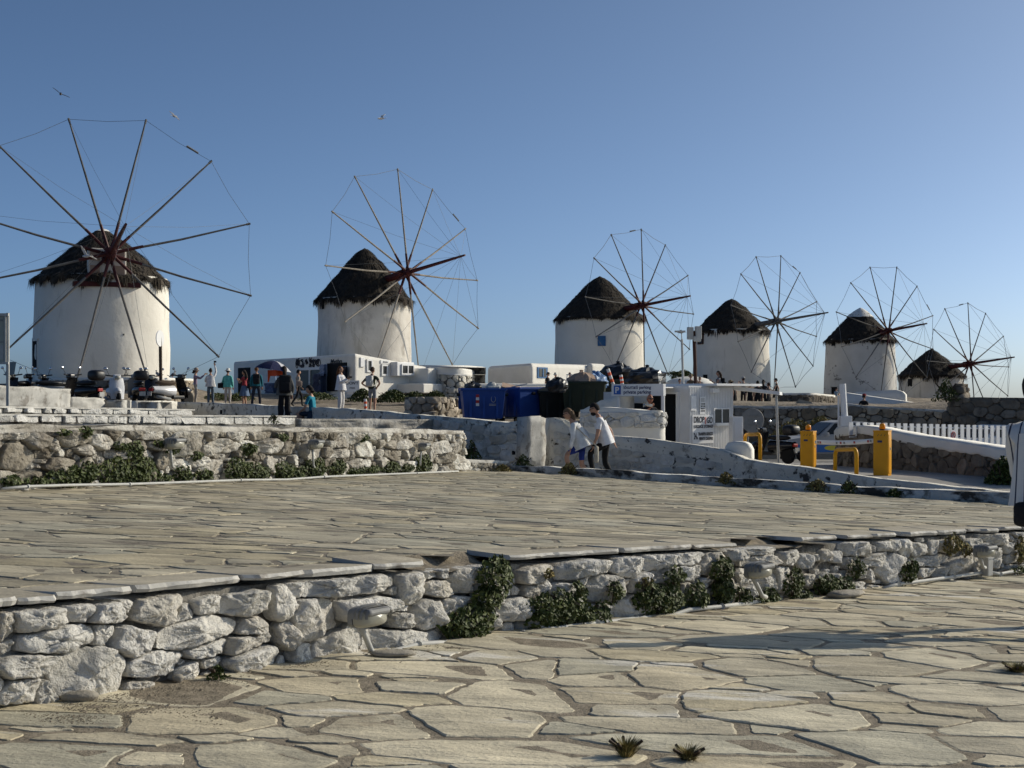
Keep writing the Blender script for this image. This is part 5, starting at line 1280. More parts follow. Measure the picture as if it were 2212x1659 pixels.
# ---------------------------------------------------------------- people
def seg_near(p, a, b):
    d = b - a; t = max(0, min(1, (p - a).dot(d) / max(d.length_squared, 1e-9)))
    return (p - (a + d * t)).length, t
def stripes():
    m = mat('striped_shirt', (.66, .65, .63), rough=.85, bump=.01, bs=12); t = m.node_tree
    w = t.nodes.new('ShaderNodeTexWave'); w.inputs['Scale'].default_value = 4.6; w.inputs['Distortion'].default_value = .5; w.inputs['Detail'].default_value = 1
    tc = t.nodes.new('ShaderNodeTexCoord'); t.links.new(tc.outputs['Object'], w.inputs['Vector'])
    r = t.nodes.new('ShaderNodeValToRGB'); r.color_ramp.elements[0].position = .045; r.color_ramp.elements[0].color = (.04, .045, .08, 1); r.color_ramp.elements[1].position = .10; r.color_ramp.elements[1].color = (.66, .65, .63, 1)
    t.links.new(w.outputs['Fac'], r.inputs[0]); t.links.new(r.outputs[0], t.nodes['Principled BSDF'].inputs['Base Color']); return m

SHOE = cm(.05, .05, .05)
def person(label, px, py, Y, H=1.70, face=0, shirt=cm(.5, .5, .5), pants=cm(.06, .06, .07), hair=cm(.03, .02, .015), lean=0, roll=0, arms='down', legs='stand', sleeve='short', shorts=0.0,
           loose=1.0, hairstyle='short', hat=None, hatc=None, skirt=None, shoe=None, skin=SKIN, build=1.0, headpitch=0, shades=False, beard=False, group=None, hem=None, headyaw=0, lowskirt=None):
    o = thing('person', label, 'person', W(px, py, Y) if not isinstance(px, Vector) else px, RAD(face), group)
    k = H / 1.75
    J = dict(pel=(0, 0, .95), spi=(0, .0, 1.12), che=(0, 0, 1.33), nek=(0, -.01, 1.47), hed=(0, .01, 1.57))
    for s, n in ((-1, 'L'), (1, 'R')):
        J['hip' + n] = (.09 * s, 0, .91); J['kne' + n] = (.10 * s, .03, .50); J['ank' + n] = (.105 * s, -.02, .08); J['toe' + n] = (.12 * s, .15, .035)
        J['sho' + n] = (.185 * s, -.01, 1.41); J['elb' + n] = (.245 * s, -.04, 1.13); J['wri' + n] = (.25 * s, .05, .89)
    A = {'down': {}, 'phone': {'elbL': (-.23, .12, 1.15), 'wriL': (-.07, .34, 1.30), 'elbR': (.23, .12, 1.15), 'wriR': (.07, .34, 1.30)},
         'phoneup': {'elbL': (-.22, .22, 1.30), 'wriL': (-.08, .42, 1.47), 'elbR': (.22, .22, 1.30), 'wriR': (.08, .42, 1.47)},
         'up': {'elbR': (.27, .08, 1.66), 'wriR': (.22, .16, 1.93), 'elbL': (-.24, .10, 1.18), 'wriL': (-.14, .30, 1.15)},
         'hips': {'elbL': (-.40, -.12, 1.17), 'wriL': (-.20, .02, 1.02), 'elbR': (.40, -.12, 1.17), 'wriR': (.20, .02, 1.02)},
         'fold': {'elbL': (-.25, .06, 1.14), 'wriL': (.02, .22, 1.14), 'elbR': (.25, .06, 1.14), 'wriR': (-.02, .22, 1.10)},
         'swing': {'elbL': (-.24, .12, 1.14), 'wriL': (-.22, .26, .95), 'elbR': (.24, -.16, 1.14), 'wriR': (.26, -.16, .89)},
         'drink': {'elbR': (.28, .16, 1.22), 'wriR': (.10, .27, 1.46), 'elbL': (-.28, .12, 1.12), 'wriL': (-.18, .30, 1.02)},
         'umbrella': {'elbL': (-.25, .06, 1.15), 'wriL': (-.20, .28, 1.24), 'elbR': (.25, -.02, 1.13), 'wriR': (.24, .10, .92)},
         'knee': {'elbL': (-.24, .16, 1.10), 'wriL': (-.14, .38, 1.02), 'elbR': (.24, .16, 1.10), 'wriR': (.12, .38, 1.02)}}[arms]
    L = {'stand': {}, 'walk': {'kneL': (-.10, .22, .55), 'ankL': (-.10, .24, .09), 'toeL': (-.11, .41, .05), 'kneR': (.10, -.10, .52), 'ankR': (.10, -.38, .16), 'toeR': (.11, -.25, .04)},
         'climb': {'kneL': (-.10, .34, .72), 'ankL': (-.10, .26, .30), 'toeL': (-.11, .43, .26), 'kneR': (.10, .02, .50), 'ankR': (.10, -.22, .10), 'toeR': (.11, -.07, .04)},
         'wide': {'kneL': (-.16, .02, .50), 'ankL': (-.20, -.02, .08), 'toeL': (-.24, .14, .035), 'kneR': (.14, .03, .5), 'ankR': (.16, -.02, .08), 'toeR': (.20, .14, .035)},
         'sit': {'kneL': (-.13, .42, .93), 'ankL': (-.14, .40, .50), 'toeL': (-.15, .56, .45), 'kneR': (.13, .44, .93), 'ankR': (.12, .34, .52), 'toeR': (.13, .50, .46)}}[legs]
    J.update(L); J.update(A)
    J = {n: Vector(v) * k for n, v in J.items()}
    RX = Matrix.Rotation(-RAD(lean), 3, 'X') @ Matrix.Rotation(RAD(roll), 3, 'Y')
    for n in J:
        if n[:3] in ('spi', 'che', 'nek', 'hed', 'sho', 'elb', 'wri'): J[n] = J['pel'] + RX @ (J[n] - J['pel'])
    rad = dict(pel=.135, spi=.118, che=.132, nek=.062, hed=.055, hip=.088, kne=.060, ank=.043, toe=.040, sho=.062, elb=.043, wri=.029)
    E = [('pel', 'spi'), ('spi', 'che'), ('che', 'nek'), ('nek', 'hed')]
    for n in 'LR': E += [('che', 'sho' + n), ('sho' + n, 'elb' + n), ('elb' + n, 'wri' + n), ('pel', 'hip' + n), ('hip' + n, 'kne' + n), ('kne' + n, 'ank' + n), ('ank' + n, 'toe' + n)]
    names = list(J)
    me = bpy.data.meshes.new('body_skeleton'); me.from_pydata([tuple(J[n]) for n in names], [(names.index(a), names.index(b)) for a, b in E], [])
    ob = bpy.data.objects.new('body_skeleton', me); COL.objects.link(ob)
    md = ob.modifiers.new('skin', 'SKIN'); md.use_smooth_shade = True
    for i, n in enumerate(names):
        r = rad[n[:3]] * k
        if n[:3] in ('pel', 'spi', 'che', 'hip', 'sho'): r *= build
        if n[:3] in ('elb', 'wri') and sleeve == 'long': r *= loose
        if n[:3] in ('kne', 'ank') and not shorts: r *= loose
        me.skin_vertices[0].data[i].radius = (r * (1.15 if n in ('pel', 'che', 'spi') else 1), r * (.84 if n in ('pel', 'che', 'spi') else 1))
        me.skin_vertices[0].data[i].use_root = (n == 'pel')
    ob.modifiers.new('sub', 'SUBSURF').levels = 2 if Y < 60 else 1
    ev = bpy.data.meshes.new_from_object(ob.evaluated_get(bpy.context.evaluated_depsgraph_get()))
    mb = MB()
    V = [v.co.copy() for v in ev.vertices]
    # slight cloth folds
    V = [v + Vector((N3(v, 9, px if not isinstance(px, Vector) else 1), N3(v, 9, 3), N3(v, 8, 7))) * .010 for v in V]
    mb.add(V, [tuple(p.vertices) for p in ev.polygons])
    mi = []
    for p in ev.polygons:
        c = Vector(p.center); best = min(((seg_near(c, J[a], J[b]), a, b) for a, b in E), key=lambda q: q[0][0] / (rad[q[1][:3]] + rad[q[2][:3]]))
        (d, t), a, b = best; q = (a[:3], b[:3])
        if q == ('nek', 'hed'): m = 0
        elif q == ('che', 'nek'): m = 1 if t < .85 else 0
        elif q in (('pel', 'spi'),): m = 1 if t > .05 else 2
        elif q[0] in ('spi', 'che'): m = 1
        elif q == ('sho', 'elb'): m = 1 if sleeve != 'none' and (sleeve == 'long' or t < .62) else 0
        elif q == ('elb', 'wri'): m = (1 if t < .93 else 0) if sleeve == 'long' else 0
        elif q == ('pel', 'hip'): m = 2
        elif q == ('hip', 'kne'): m = 2 if not shorts or t < shorts else 0
        elif q == ('kne', 'ank'): m = 2 if not shorts else 0
        else: m = 3
        mi.append(m)
    mb.m = mi
    bpy.data.objects.remove(ob); bpy.data.meshes.remove(me); bpy.data.meshes.remove(ev)
    # head with a face, ears; hands with five fingers
    HR = RX @ Matrix.Rotation(-RAD(headpitch), 3, 'X') @ Matrix.Rotation(RAD(headyaw), 3, 'Z')
    hc = J['hed'] + HR @ Vector((0, .022, .10)) * k
    mb.mi = 0
    vs = []; nu, nv = 16, 12
    for j in range(nv + 1):
        for i in range(nu):
            th, ph = 2 * math.pi * i / nu, math.pi * j / nv
            x, y, z = math.sin(ph) * math.cos(th), math.sin(ph) * math.sin(th), -math.cos(ph)
            jaw = 1 - .28 * max(0, -z - .1)
            q = Vector((x * .076 * jaw, y * .095 * (1 - .10 * max(0, -z)) + (.012 if z < -.2 and y > 0 else 0), z * .118))
            vs.append(hc + HR @ q * k)
    mb.add(vs, [(j * nu + i, j * nu + (i + 1) % nu, (j + 1) * nu + (i + 1) % nu, (j + 1) * nu + i) for j in range(nv) for i in range(nu)])
    mb.add([hc + HR @ Vector(q) * k for q in ((-.014, .088, -.022), (.014, .088, -.022), (0, .122, -.02), (0, .092, .03))], [(0, 1, 2), (1, 3, 2), (3, 0, 2)])
    for s in (-1, 1): mb.ell(hc + HR @ Vector((s * .078, -.005, -.01)) * k, (.012 * k, .022 * k, .032 * k), HR, 8, 6)
    mb.mi = 5
    if not shades:
        for s in (-1, 1): mb.ell(hc + HR @ Vector((s * .03, .084, .012)) * k, (.012 * k, .008 * k, .007 * k), HR, 8, 5)
    mb.mi = 6; mb.ell(hc + HR @ Vector((0, .092, -.055)) * k, (.024 * k, .008 * k, .007 * k), HR, 8, 5); mb.mi = 0
    for n, s in (('L', -1), ('R', 1)):
        w = J['wri' + n]; d = (w - J['elb' + n]).normalized()
        side = d.cross(Vector((0, 1, .2)))
        side = (side if side.length > .2 else d.cross(Vector((1, 0, 0)))).normalized(); nm = side.cross(d).normalized()
        T = Matrix((side, d, nm)).transposed()
        mb.ell(w + d * .045 * k, (.038 * k, .055 * k, .017 * k), T, 10, 6)
        for f in range(4):
            b = w + d * .085 * k + side * (-.027 + f * .018) * k; l = (.060, .072, .068, .050)[f] * k
            mb.tube([b, b + d * l * .5 - nm * .006 * k * s, b + d * l * .85 - nm * .026 * k * s], [.0095 * k, .0088 * k, .0065 * k], 6)
        b = w + d * .03 * k - side * .034 * k * s
        mb.tube([b, b + (d * .7 - side * .7 * s) * .035 * k, b + (d * 1.0 - side * .5 * s) * .062 * k], [.012 * k, .011 * k, .008 * k], 6)
    mb.build('body', [skin, shirt, pants, shoe or SHOE, hair, cm(.015, .012, .01), cm(.25, .10, .08)], o, smooth=True)
    # hair, hats
    hm = MB()
    if hairstyle != 'bald':
        vs = []; nu, nv = 18, 8
        for j in range(nv + 1):
            for i in range(nu):
                th, ph = 2 * math.pi * i / nu, math.pi * .62 * j / nv
                q = Vector((math.sin(ph) * math.cos(th), math.sin(ph) * math.sin(th), math.cos(ph)))
                if q.y > 0 and q.z < .45: q = Vector((q.x, q.y * .9, .45 + (q.z - .45) * .15))
                w = 1.10 + .05 * N3(q, 3.5, Y)
                vs.append(hc + HR @ Vector((q.x * .079 * w, q.y * .099 * w - .010, q.z * .122 * w)) * k)
        hm.add(vs, [(j * nu + i, (j + 1) * nu + i, (j + 1) * nu + (i + 1) % nu, j * nu + (i + 1) % nu) for j in range(nv) for i in range(nu)])
        if hairstyle in ('long', 'pony', 'bob'):
            dn = {'long': .42, 'pony': .50, 'bob': .16}[hairstyle]
            up = HR @ Vector((0, -1, 0)); st = hc + HR @ Vector((0, -.075, .03)) * k
            pts = [st, st + (Vector((0, 0, -.12)) + up * .05) * k, st + (Vector((0, 0, -dn * .6)) + up * .07) * k, st + (Vector((0, 0, -dn)) + up * .04) * k]
            hm.tube(pts, [.06 * k, .062 * k, (.045 if hairstyle == 'pony' else .075) * k, .015 * k], 10)
        if hairstyle == 'bun': hm.ell(hc + HR @ Vector((0, -.07, .10)) * k, (.05 * k,) * 3)
    if beard: hm.ell(hc + HR @ Vector((0, .045, -.085)) * k, (.062 * k, .058 * k, .05 * k), HR)
    if hm.v: hm.build('hair', hair, o, smooth=True)
    if shades:
        g = MB()
        for s in (-1, 1): g.ell(hc + HR @ Vector((s * .034, .094, .012)) * k, (.028 * k, .008 * k, .02 * k), HR, 10, 6); g.box(hc + HR @ Vector((s * .076, .04, .018)) * k, (.006 * k, .10 * k, .01 * k), M=HR)
        g.build('sunglasses', M['black'], o)
    if hat:
        h_ = MB(); T = HR @ Matrix.Rotation(RAD(-4), 3, 'X')
        if hat == 'sun': prof = [(.17, .015), (.165, .03), (.092, .058), (.090, .10), (.078, .145), (.03, .16), (.002, .162)]
        elif hat == 'cap': prof = [(.090, .035), (.092, .07), (.080, .12), (.04, .145), (.002, .15)]
        else: prof = [(.13, .0), (.125, .015), (.090, .05), (.088, .11), (.06, .142), (.002, .146)]
        h_.lathe([(r * k, z * k) for r, z in prof], 20, hc, T @ Matrix.Diagonal((1, 1.15, 1)), cap=False)
        if hat == 'cap': h_.prism([(-.07 * k, .06 * k), (.07 * k, .06 * k), (.05 * k, .18 * k), (-.05 * k, .18 * k)], 0, .012 * k); b0 = len(h_.v) - 8; h_.v[b0:] = [tuple(hc + T @ (Vector(q) + Vector((0, 0, .045 * k)))) for q in h_.v[b0:]]
        h_.build('hat', hatc or cm(.6, .58, .5), o, smooth=True)
    def drape(nm, z0, z1, r0, r1, mt, fr, wav=.12):
        zs = [(r0 + (r1 - r0) * t, z0 + (z1 - z0) * t) for t in (0, .25, .5, .75, 1)]
        d = MB(); vs = []; n = 28
        for r, z in zs:
            f = (z0 - z) / (z0 - z1)
            for i in range(n):
                th = 2 * math.pi * i / n
                rr = r * (1 + wav * f * math.sin(th * 7 + z0 * 9) * .6 + wav * f * N3((math.cos(th), math.sin(th), z), 2.1, Y))
                vs.append(J['pel'] + fr @ (Vector((rr * math.cos(th) * 1.12, rr * math.sin(th) * .88, z - .95)) * k))
        d.add(vs, [(j * n + i, (j + 1) * n + i, (j + 1) * n + (i + 1) % n, j * n + (i + 1) % n) for j in range(4) for i in range(n)])
        d.build(nm, mt, o, smooth=True)
    if hem: drape('loose_shirt', 1.38, hem[0], .15, hem[1], shirt, RX, .10)
    if skirt: drape('skirt', 1.02, skirt[0], .14, skirt[1], skirt[2], Matrix.Identity(3))
    o['_j'] = 0; del o['_j']
    R3 = Matrix.Rotation(RAD(face), 3, 'Z')
    return o, {n: o.location + R3 @ v for n, v in J.items()}, R3, RX

def backpack(label, pr, mt, sc=1.0):
    o_, J, R3, RX = pr
    T = R3 @ RX; c = (J['che'] + J['spi']) / 2
    o = thing('backpack', label, 'backpack', c)
    MB().box(T @ Vector((0, -.20, .02)) , (.30 * sc, .17 * sc, .44 * sc), M=T).build('pack', mt, o, bev=.05 * sc, seg=3, smooth=True)
    MB().box(T @ Vector((0, -.30, -.06)), (.22 * sc, .05, .2 * sc), M=T).build('front_pocket', mt, o, bev=.02)
    for s in (-1, 1): MB().tube([T @ Vector(q) for q in ((s * .1, -.15, .22), (s * .12, -.04, .25), (s * .13, .12, .14), (s * .15, .10, -.05), (s * .13, -.12, -.16))], .018, 6).build('strap', mt, o)
    return o
def handbag(label, at, mt, strap=None, sz=(.26, .12, .24)):
    o = thing('shoulder_bag', label, 'bag', at)
    MB().box((0, 0, 0), sz, .4).build('bag_body', mt, o, bev=.04, seg=3, smooth=True)
    if strap is not None: MB().tube([Vector((0, 0, sz[2] / 2)), strap - at], .012, 6).build('strap', mt, o)
    MB().box((0, -sz[1] / 2 - .01, .03), (sz[0] * .5, .02, .06), .4).build('flap', mt, o)
    return o
def phone(label, at, rz=0, sz=(.15, .012, .075), name='phone', cat='phone'):
    o = thing(name, label, cat, at, rz)
    MB().box((0, 0, 0), sz).build('case', M['black'], o, bev=.003); MB().box((0, sz[1] / 2 + .001, 0), (sz[0] * .9, .004, sz[2] * .86)).build('screen', M['glass'], o)
    return o

BLK, WHT = cm(.012, .012, .014), cm(.62, .62, .62)
DARKHAIR, BROWN, BLOND, GINGER = cm(.012, .010, .009), cm(.05, .03, .018), cm(.20, .13, .07), cm(.12, .05, .02)
GRP = 'visitors by the windmills'
p = person('woman in lilac hooded top and sun hat, lifting a phone', 422, 876, 65, 1.66, -75, cm(.26, .20, .27), cm(.42, .38, .33), arms='phoneup', sleeve='long', loose=1.25, hat='sun', hatc=cm(.32, .25, .2), hairstyle='bob', group=GRP)
phone('phone lifted by the woman in the lilac top', (p[1]['wriL'] + p[1]['wriR']) / 2 + Vector((.10, .06, .06)), 1.2)
p = person('person in white shirt and jeans, one arm stretched up with a camera', 455, 877, 65, 1.68, 20, WHT, cm(.10, .14, .19), arms='up', sleeve='long', loose=1.3, hairstyle='bun', hem=(.92, .22), group=GRP)
phone('camera held high by the person in the white shirt', p[1]['wriR'] + Vector((.0, .05, .18)), .3, (.12, .05, .08), 'camera', 'camera')
p = person('woman in mint green shirt, white sun hat and white trousers', 492, 875, 65, 1.62, -8, cm(.12, .46, .40), cm(.52, .48, .44), hat='sun', hatc=cm(.7, .68, .62), sleeve='long', loose=1.35, hem=(.88, .22), group=GRP)
handbag('black shoulder bag beside the woman in mint green', p[1]['hipL'] + Vector((-.24, -.05, .05)), BLK, p[1]['shoR'])
p = person('woman in red top and blue skirt holding something to her face', 528, 878, 64, 1.60, 65, cm(.26, .03, .04), cm(.1, .14, .22), arms='phone', shorts=.1, skirt=(.52, .27, cm(.10, .15, .24)), hairstyle='long', group=GRP)
handbag('black bag at the hip of the woman in the blue skirt', p[1]['hipR'] + Vector((.22, -.1, .1)), BLK, p[1]['shoL'])
p = person('man in teal jacket and dark trousers seen from behind', 554, 879, 63, 1.74, 10, cm(.015, .13, .17), cm(.02, .025, .04), hair=GINGER, sleeve='long', loose=1.25, hem=(.93, .21), legs='wide', group=GRP)
backpack('black backpack on the man in the teal jacket', p, BLK)
p = person('woman in striped cardigan and wide black trousers under the umbrella', 614, 918, 40, 1.62, 15, cm(.10, .10, .095), BLK, arms='umbrella', sleeve='long', loose=1.7, hairstyle='long', hem=(.90, .23), legs='stand', group=GRP)
backpack('black backpack on the woman under the umbrella', p, BLK, 1.15)
ub = thing('umbrella', 'dark blue umbrella with white edge and orange lining', 'umbrella', p[1]['wriL'])
u0 = Vector((-.08, .05, .62)); TI = Matrix.Rotation(.14, 3, 'Y')
MB().tube([Vector((0, 0, -.1)), u0 + TI @ Vector((0, 0, .06))], .012, 6).build('shaft', M['chrome'], ub)
for kk in range(8):
    vs = []
    for i in range(4):
        for j in range(5):
            th = (kk + i / 3) * math.pi / 4; r = .52 * j / 4 * (1 - .06 * math.sin(math.pi * i / 3)); vs.append(u0 + TI @ Vector((r * math.cos(th), r * math.sin(th), .05 - .26 * (j / 4) ** 1.8)))
    pn = MB().add(vs, [(i * 5 + j, i * 5 + 5 + j, i * 5 + 6 + j, i * 5 + 1 + j) for i in range(3) for j in range(4)]).build('canopy_panel', cm(.015, .02, .07) if kk not in (0, 7) else cm(.5, .5, .52), ub, smooth=True)
    MB().tube([vs[0] + Vector((0, 0, -.01)), vs[2] + Vector((0, 0, -.01)), vs[4] + Vector((0, 0, -.012))], .008, 4).build('rib', M['chrome'], pn)
MB().grid(lambda a, b: Vector((-.24 + .50 * a, -.10 + .04 * math.sin(9 * a), .40 - (.17 if .12 < a < .88 else .34) * b)), 14, 6).build('hanging_lining', M['orange'], ub, smooth=True)
p = person('woman in beige striped blouse and black trousers walking right', 644, 879, 64, 1.64, -60, cm(.30, .27, .23), BLK, legs='walk', arms='swing', sleeve='long', loose=1.1, hair=DARKHAIR, group=GRP)
handbag('beige shoulder bag on the woman in the striped blouse', p[1]['elbR'] + Vector((.12, -.1, -.02)), cm(.25, .19, .16), p[1]['shoR'])
p = person('person in turquoise top and dark patterned skirt sitting on the plaster wall', 676, 960, 39.6, 1.62, 75, cm(.01, .19, .27), cm(.02, .03, .05), hair=DARKHAIR, legs='sit', arms='knee', hairstyle='bob', lean=8, skirt=(.60, .26, cm(.02, .035, .06)), shorts=.9, group=GRP)
p = person('woman in loose white shirt and white trousers looking down at a camera', 736, 891, 54, 1.72, -115, cm(.66, .66, .68), cm(.60, .59, .58), hair=GINGER, arms='phone', sleeve='long', loose=1.5, hairstyle='pony', headpitch=-22, hem=(.86, .23), group=GRP)
phone('small black camera in the hands of the woman in white', (p[1]['wriL'] + p[1]['wriR']) / 2 + Vector((.08, -.06, .06)), .6, (.12, .06, .09), 'camera', 'camera')
p = person('man in dark green t-shirt and grey shorts, hands on hips', 804, 895, 54, 1.76, -25, cm(.028, .038, .022), cm(.20, .21, .23), hair=BROWN, arms='hips', shorts=.72, legs='stand', group=GRP)
backpack('white backpack on the man in the green t-shirt', p, cm(.55, .54, .50), .95)
FAR_P = [('man in black cap and black clothes standing left of the green bins', 1183, 806, 88, 1.74, -120, BLK, BLK, dict(hat='cap', hatc=BLK)),
         ('woman in white tank top and sun hat beside the man in black', 1200, 807, 88, 1.66, 170, cm(.5, .48, .45), cm(.4, .38, .36), dict(hat='sun', sleeve='none', hairstyle='bob')),
         ('woman with long black hair and black dress above the dark bin', 1231, 806, 88, 1.66, 150, BLK, BLK, dict(hairstyle='long', hair=DARKHAIR)),
         ('fair haired person in pale shirt behind the cardboard heap', 1249, 808, 88, 1.68, 160, cm(.38, .33, .3), BLK, dict(hair=cm(.3, .26, .22))),
         ('person in blue cap and dark top behind the blue sack', 1285, 804, 88, 1.70, 100, cm(.03, .06, .13), BLK, dict(hat='cap', hatc=cm(.02, .05, .13))),
         ('stooping person with dark curly hair and teal top behind the black bin bags', 1376, 808, 86, 1.66, -80, cm(.02, .09, .11), BLK, dict(lean=30, hairstyle='bob', hair=DARKHAIR)),
         ('man in pale blue shirt with his head bowed behind the kiosk', 1420, 807, 86, 1.72, -150, cm(.26, .32, .36), BLK, dict(headpitch=-20, hair=DARKHAIR)),
         ('dark haired head looking over the kiosk roof by the thin mast', 1468, 820, 80, 1.66, 180, BLK, BLK, dict(hair=DARKHAIR)),
         ('person in brown top and straw hat left of the floodlight pole', 1492, 811, 80, 1.68, 170, cm(.13, .10, .07), BLK, dict(hat='sun', hatc=cm(.2, .15, .1), sleeve='none')),
         ('person with raised hand right of the floodlight pole', 1512, 815, 80, 1.66, 150, cm(.2, .2, .18), BLK, dict(arms='phoneup', hair=cm(.2, .17, .14))),
         ('person in wide straw hat and black shirt leaning over the awning', 1588, 822, 72, 1.66, 60, BLK, BLK, dict(hat='sun', hatc=cm(.28, .20, .10), lean=18)),
         ('person in pale cap with a phone lifted and dark backpack', 1606, 816, 74, 1.66, 20, cm(.2, .19, .18), BLK, dict(hat='cap', hatc=cm(.4, .38, .36), arms='phoneup')),
         ('short haired person in black, lowest of the group above the awning', 1620, 830, 72, 1.60, 0, BLK, BLK, dict(hair=DARKHAIR)),
         ('man in black t-shirt and shorts seen from behind above the awning', 1637, 824, 72, 1.74, 5, BLK, BLK, dict(hair=DARKHAIR, shorts=.6)),
         ('woman with bushy black hair right beside the man in black', 1649, 822, 74, 1.70, -20, cm(.03, .03, .035), BLK, dict(hairstyle='long', hair=DARKHAIR)),
         ('woman in patterned top with a phone at the right of the group', 1661, 828, 74, 1.60, 40, cm(.12, .10, .09), cm(.05, .05, .05), dict(arms='phone', hair=BROWN, sleeve='none')),
         ('woman in black dress standing alone on the round platform', 1677, 819, 85, 1.62, 80, BLK, BLK, dict(arms='swing', hat='cap', hatc=BLK, sleeve='none', skirt=(.55, .28, BLK))),
         ('man in pale blue shirt at the doorway of the fifth windmill', 1806, 838, 118, 1.72, -60, cm(.28, .38, .46), cm(.05, .05, .06), dict(arms='phone', hat='cap', hatc=BLK)),
         ('person in red cap and black top behind the long rubble wall', 1866, 853, 66, 1.66, -40, BLK, BLK, dict(hat='cap', hatc=cm(.25, .02, .02)))]
for lab, x, hy, Y, H, fc, sh, pa, kw in FAR_P: person(lab, x, hy + H * F / Y, Y, H, fc, sh, pa, group='visitors beyond the kiosk', **kw)
p = person('young woman with long brown ponytail and grey vest walking left above the kiosk', 1553, 803 + 1.70 * F / 66, 66, 1.70, 80, cm(.36, .35, .35), cm(.1, .1, .12), hair=BROWN, hairstyle='pony', sleeve='none', arms='phone', group='visitors beyond the kiosk')
backpack('dark backpack on the young woman with the ponytail', p, BLK, .9)
p = person('bald man in dark shirt and sunglasses drinking behind the kiosk counter', 1401, 1000, 37.2, 1.76, -160, cm(.012, .014, .02), BLK, hairstyle='bald', arms='drink', shades=True, skin=mat('tanned_skin', (.30, .13, .08), rough=.6), lean=4)
bt = thing('water_bottle', 'clear water bottle at the mouth of the kiosk man', 'bottle', p[1]['wriR'] + Vector((.05, -.04, .05)))
MB().lathe([(.032, 0), (.035, .02), (.035, .13), (.015, .18), (.015, .2)], 12, (0, 0, 0), Matrix.Rotation(RAD(-80), 3, 'Y')).build('bottle_body', M['lgrey'], bt, smooth=True); MB().lathe([(.017, .2), (.017, .22)], 10, (0, 0, 0), Matrix.Rotation(RAD(-80), 3, 'Y')).build('bottle_cap', M['blue'], bt)
zp = zroad(1.4, 30.4)
p = person('woman in loose white shirt and blue shorts with long ponytail, climbing left', Vector((1.50, 30.4, zp)), 0, 30.4, 1.72, 84, cm(.70, .70, .68), cm(.02, .04, .22), hair=cm(.13, .085, .05), lean=24, arms='swing', legs='climb', sleeve='long', loose=1.35, shorts=.8, hairstyle='pony', shades=True, hem=(.86, .25), headpitch=-6)
handbag('beige bag hanging behind the woman in the loose white shirt', p[1]['hipL'] + Vector((.30, -.15, -.18)), cm(.42, .38, .30), p[1]['shoL'], (.10, .08, .36))
p = person('bearded man in white t-shirt, black trousers and sunglasses, climbing left', Vector((2.02, 30.6, zp)), 0, 30.6, 1.80, 86, cm(.72, .72, .74), cm(.010, .010, .011), hair=DARKHAIR, lean=17, arms='swing', legs='climb', shades=True, beard=True, loose=1.15, hem=(.88, .19), build=1.08)
wt = thing('wristwatch', 'black watch on the wrist of the bearded man', 'watch', p[1]['wriL']); MB().lathe([(.034, -.012), (.036, 0), (.034, .012)], 14).build('watch_band', M['black'], wt); MB().box((0, -.036, 0), (.03, .01, .03)).build('watch_face', M['glass'], wt)
px_ = W(2272, 1365, 10.0)
p = person('man in white shirt with thin dark stripes cut off by the right edge', Vector((px_.x, 10.0, zG(px_.x, 10.0))), 0, 10.0, 1.80, -35, stripes(), cm(.014, .014, .016), hair=DARKHAIR, arms='swing', legs='walk', sleeve='long', loose=1.4, roll=-9, hem=(.90, .27), beard=True, build=1.12)
handbag('black bag hanging at the hip of the man in the striped shirt', Vector((px_.x - .19, 9.85, zG(px_.x, 10.0) + .84)), BLK, p[1]['shoR'], (.24, .16, .17))

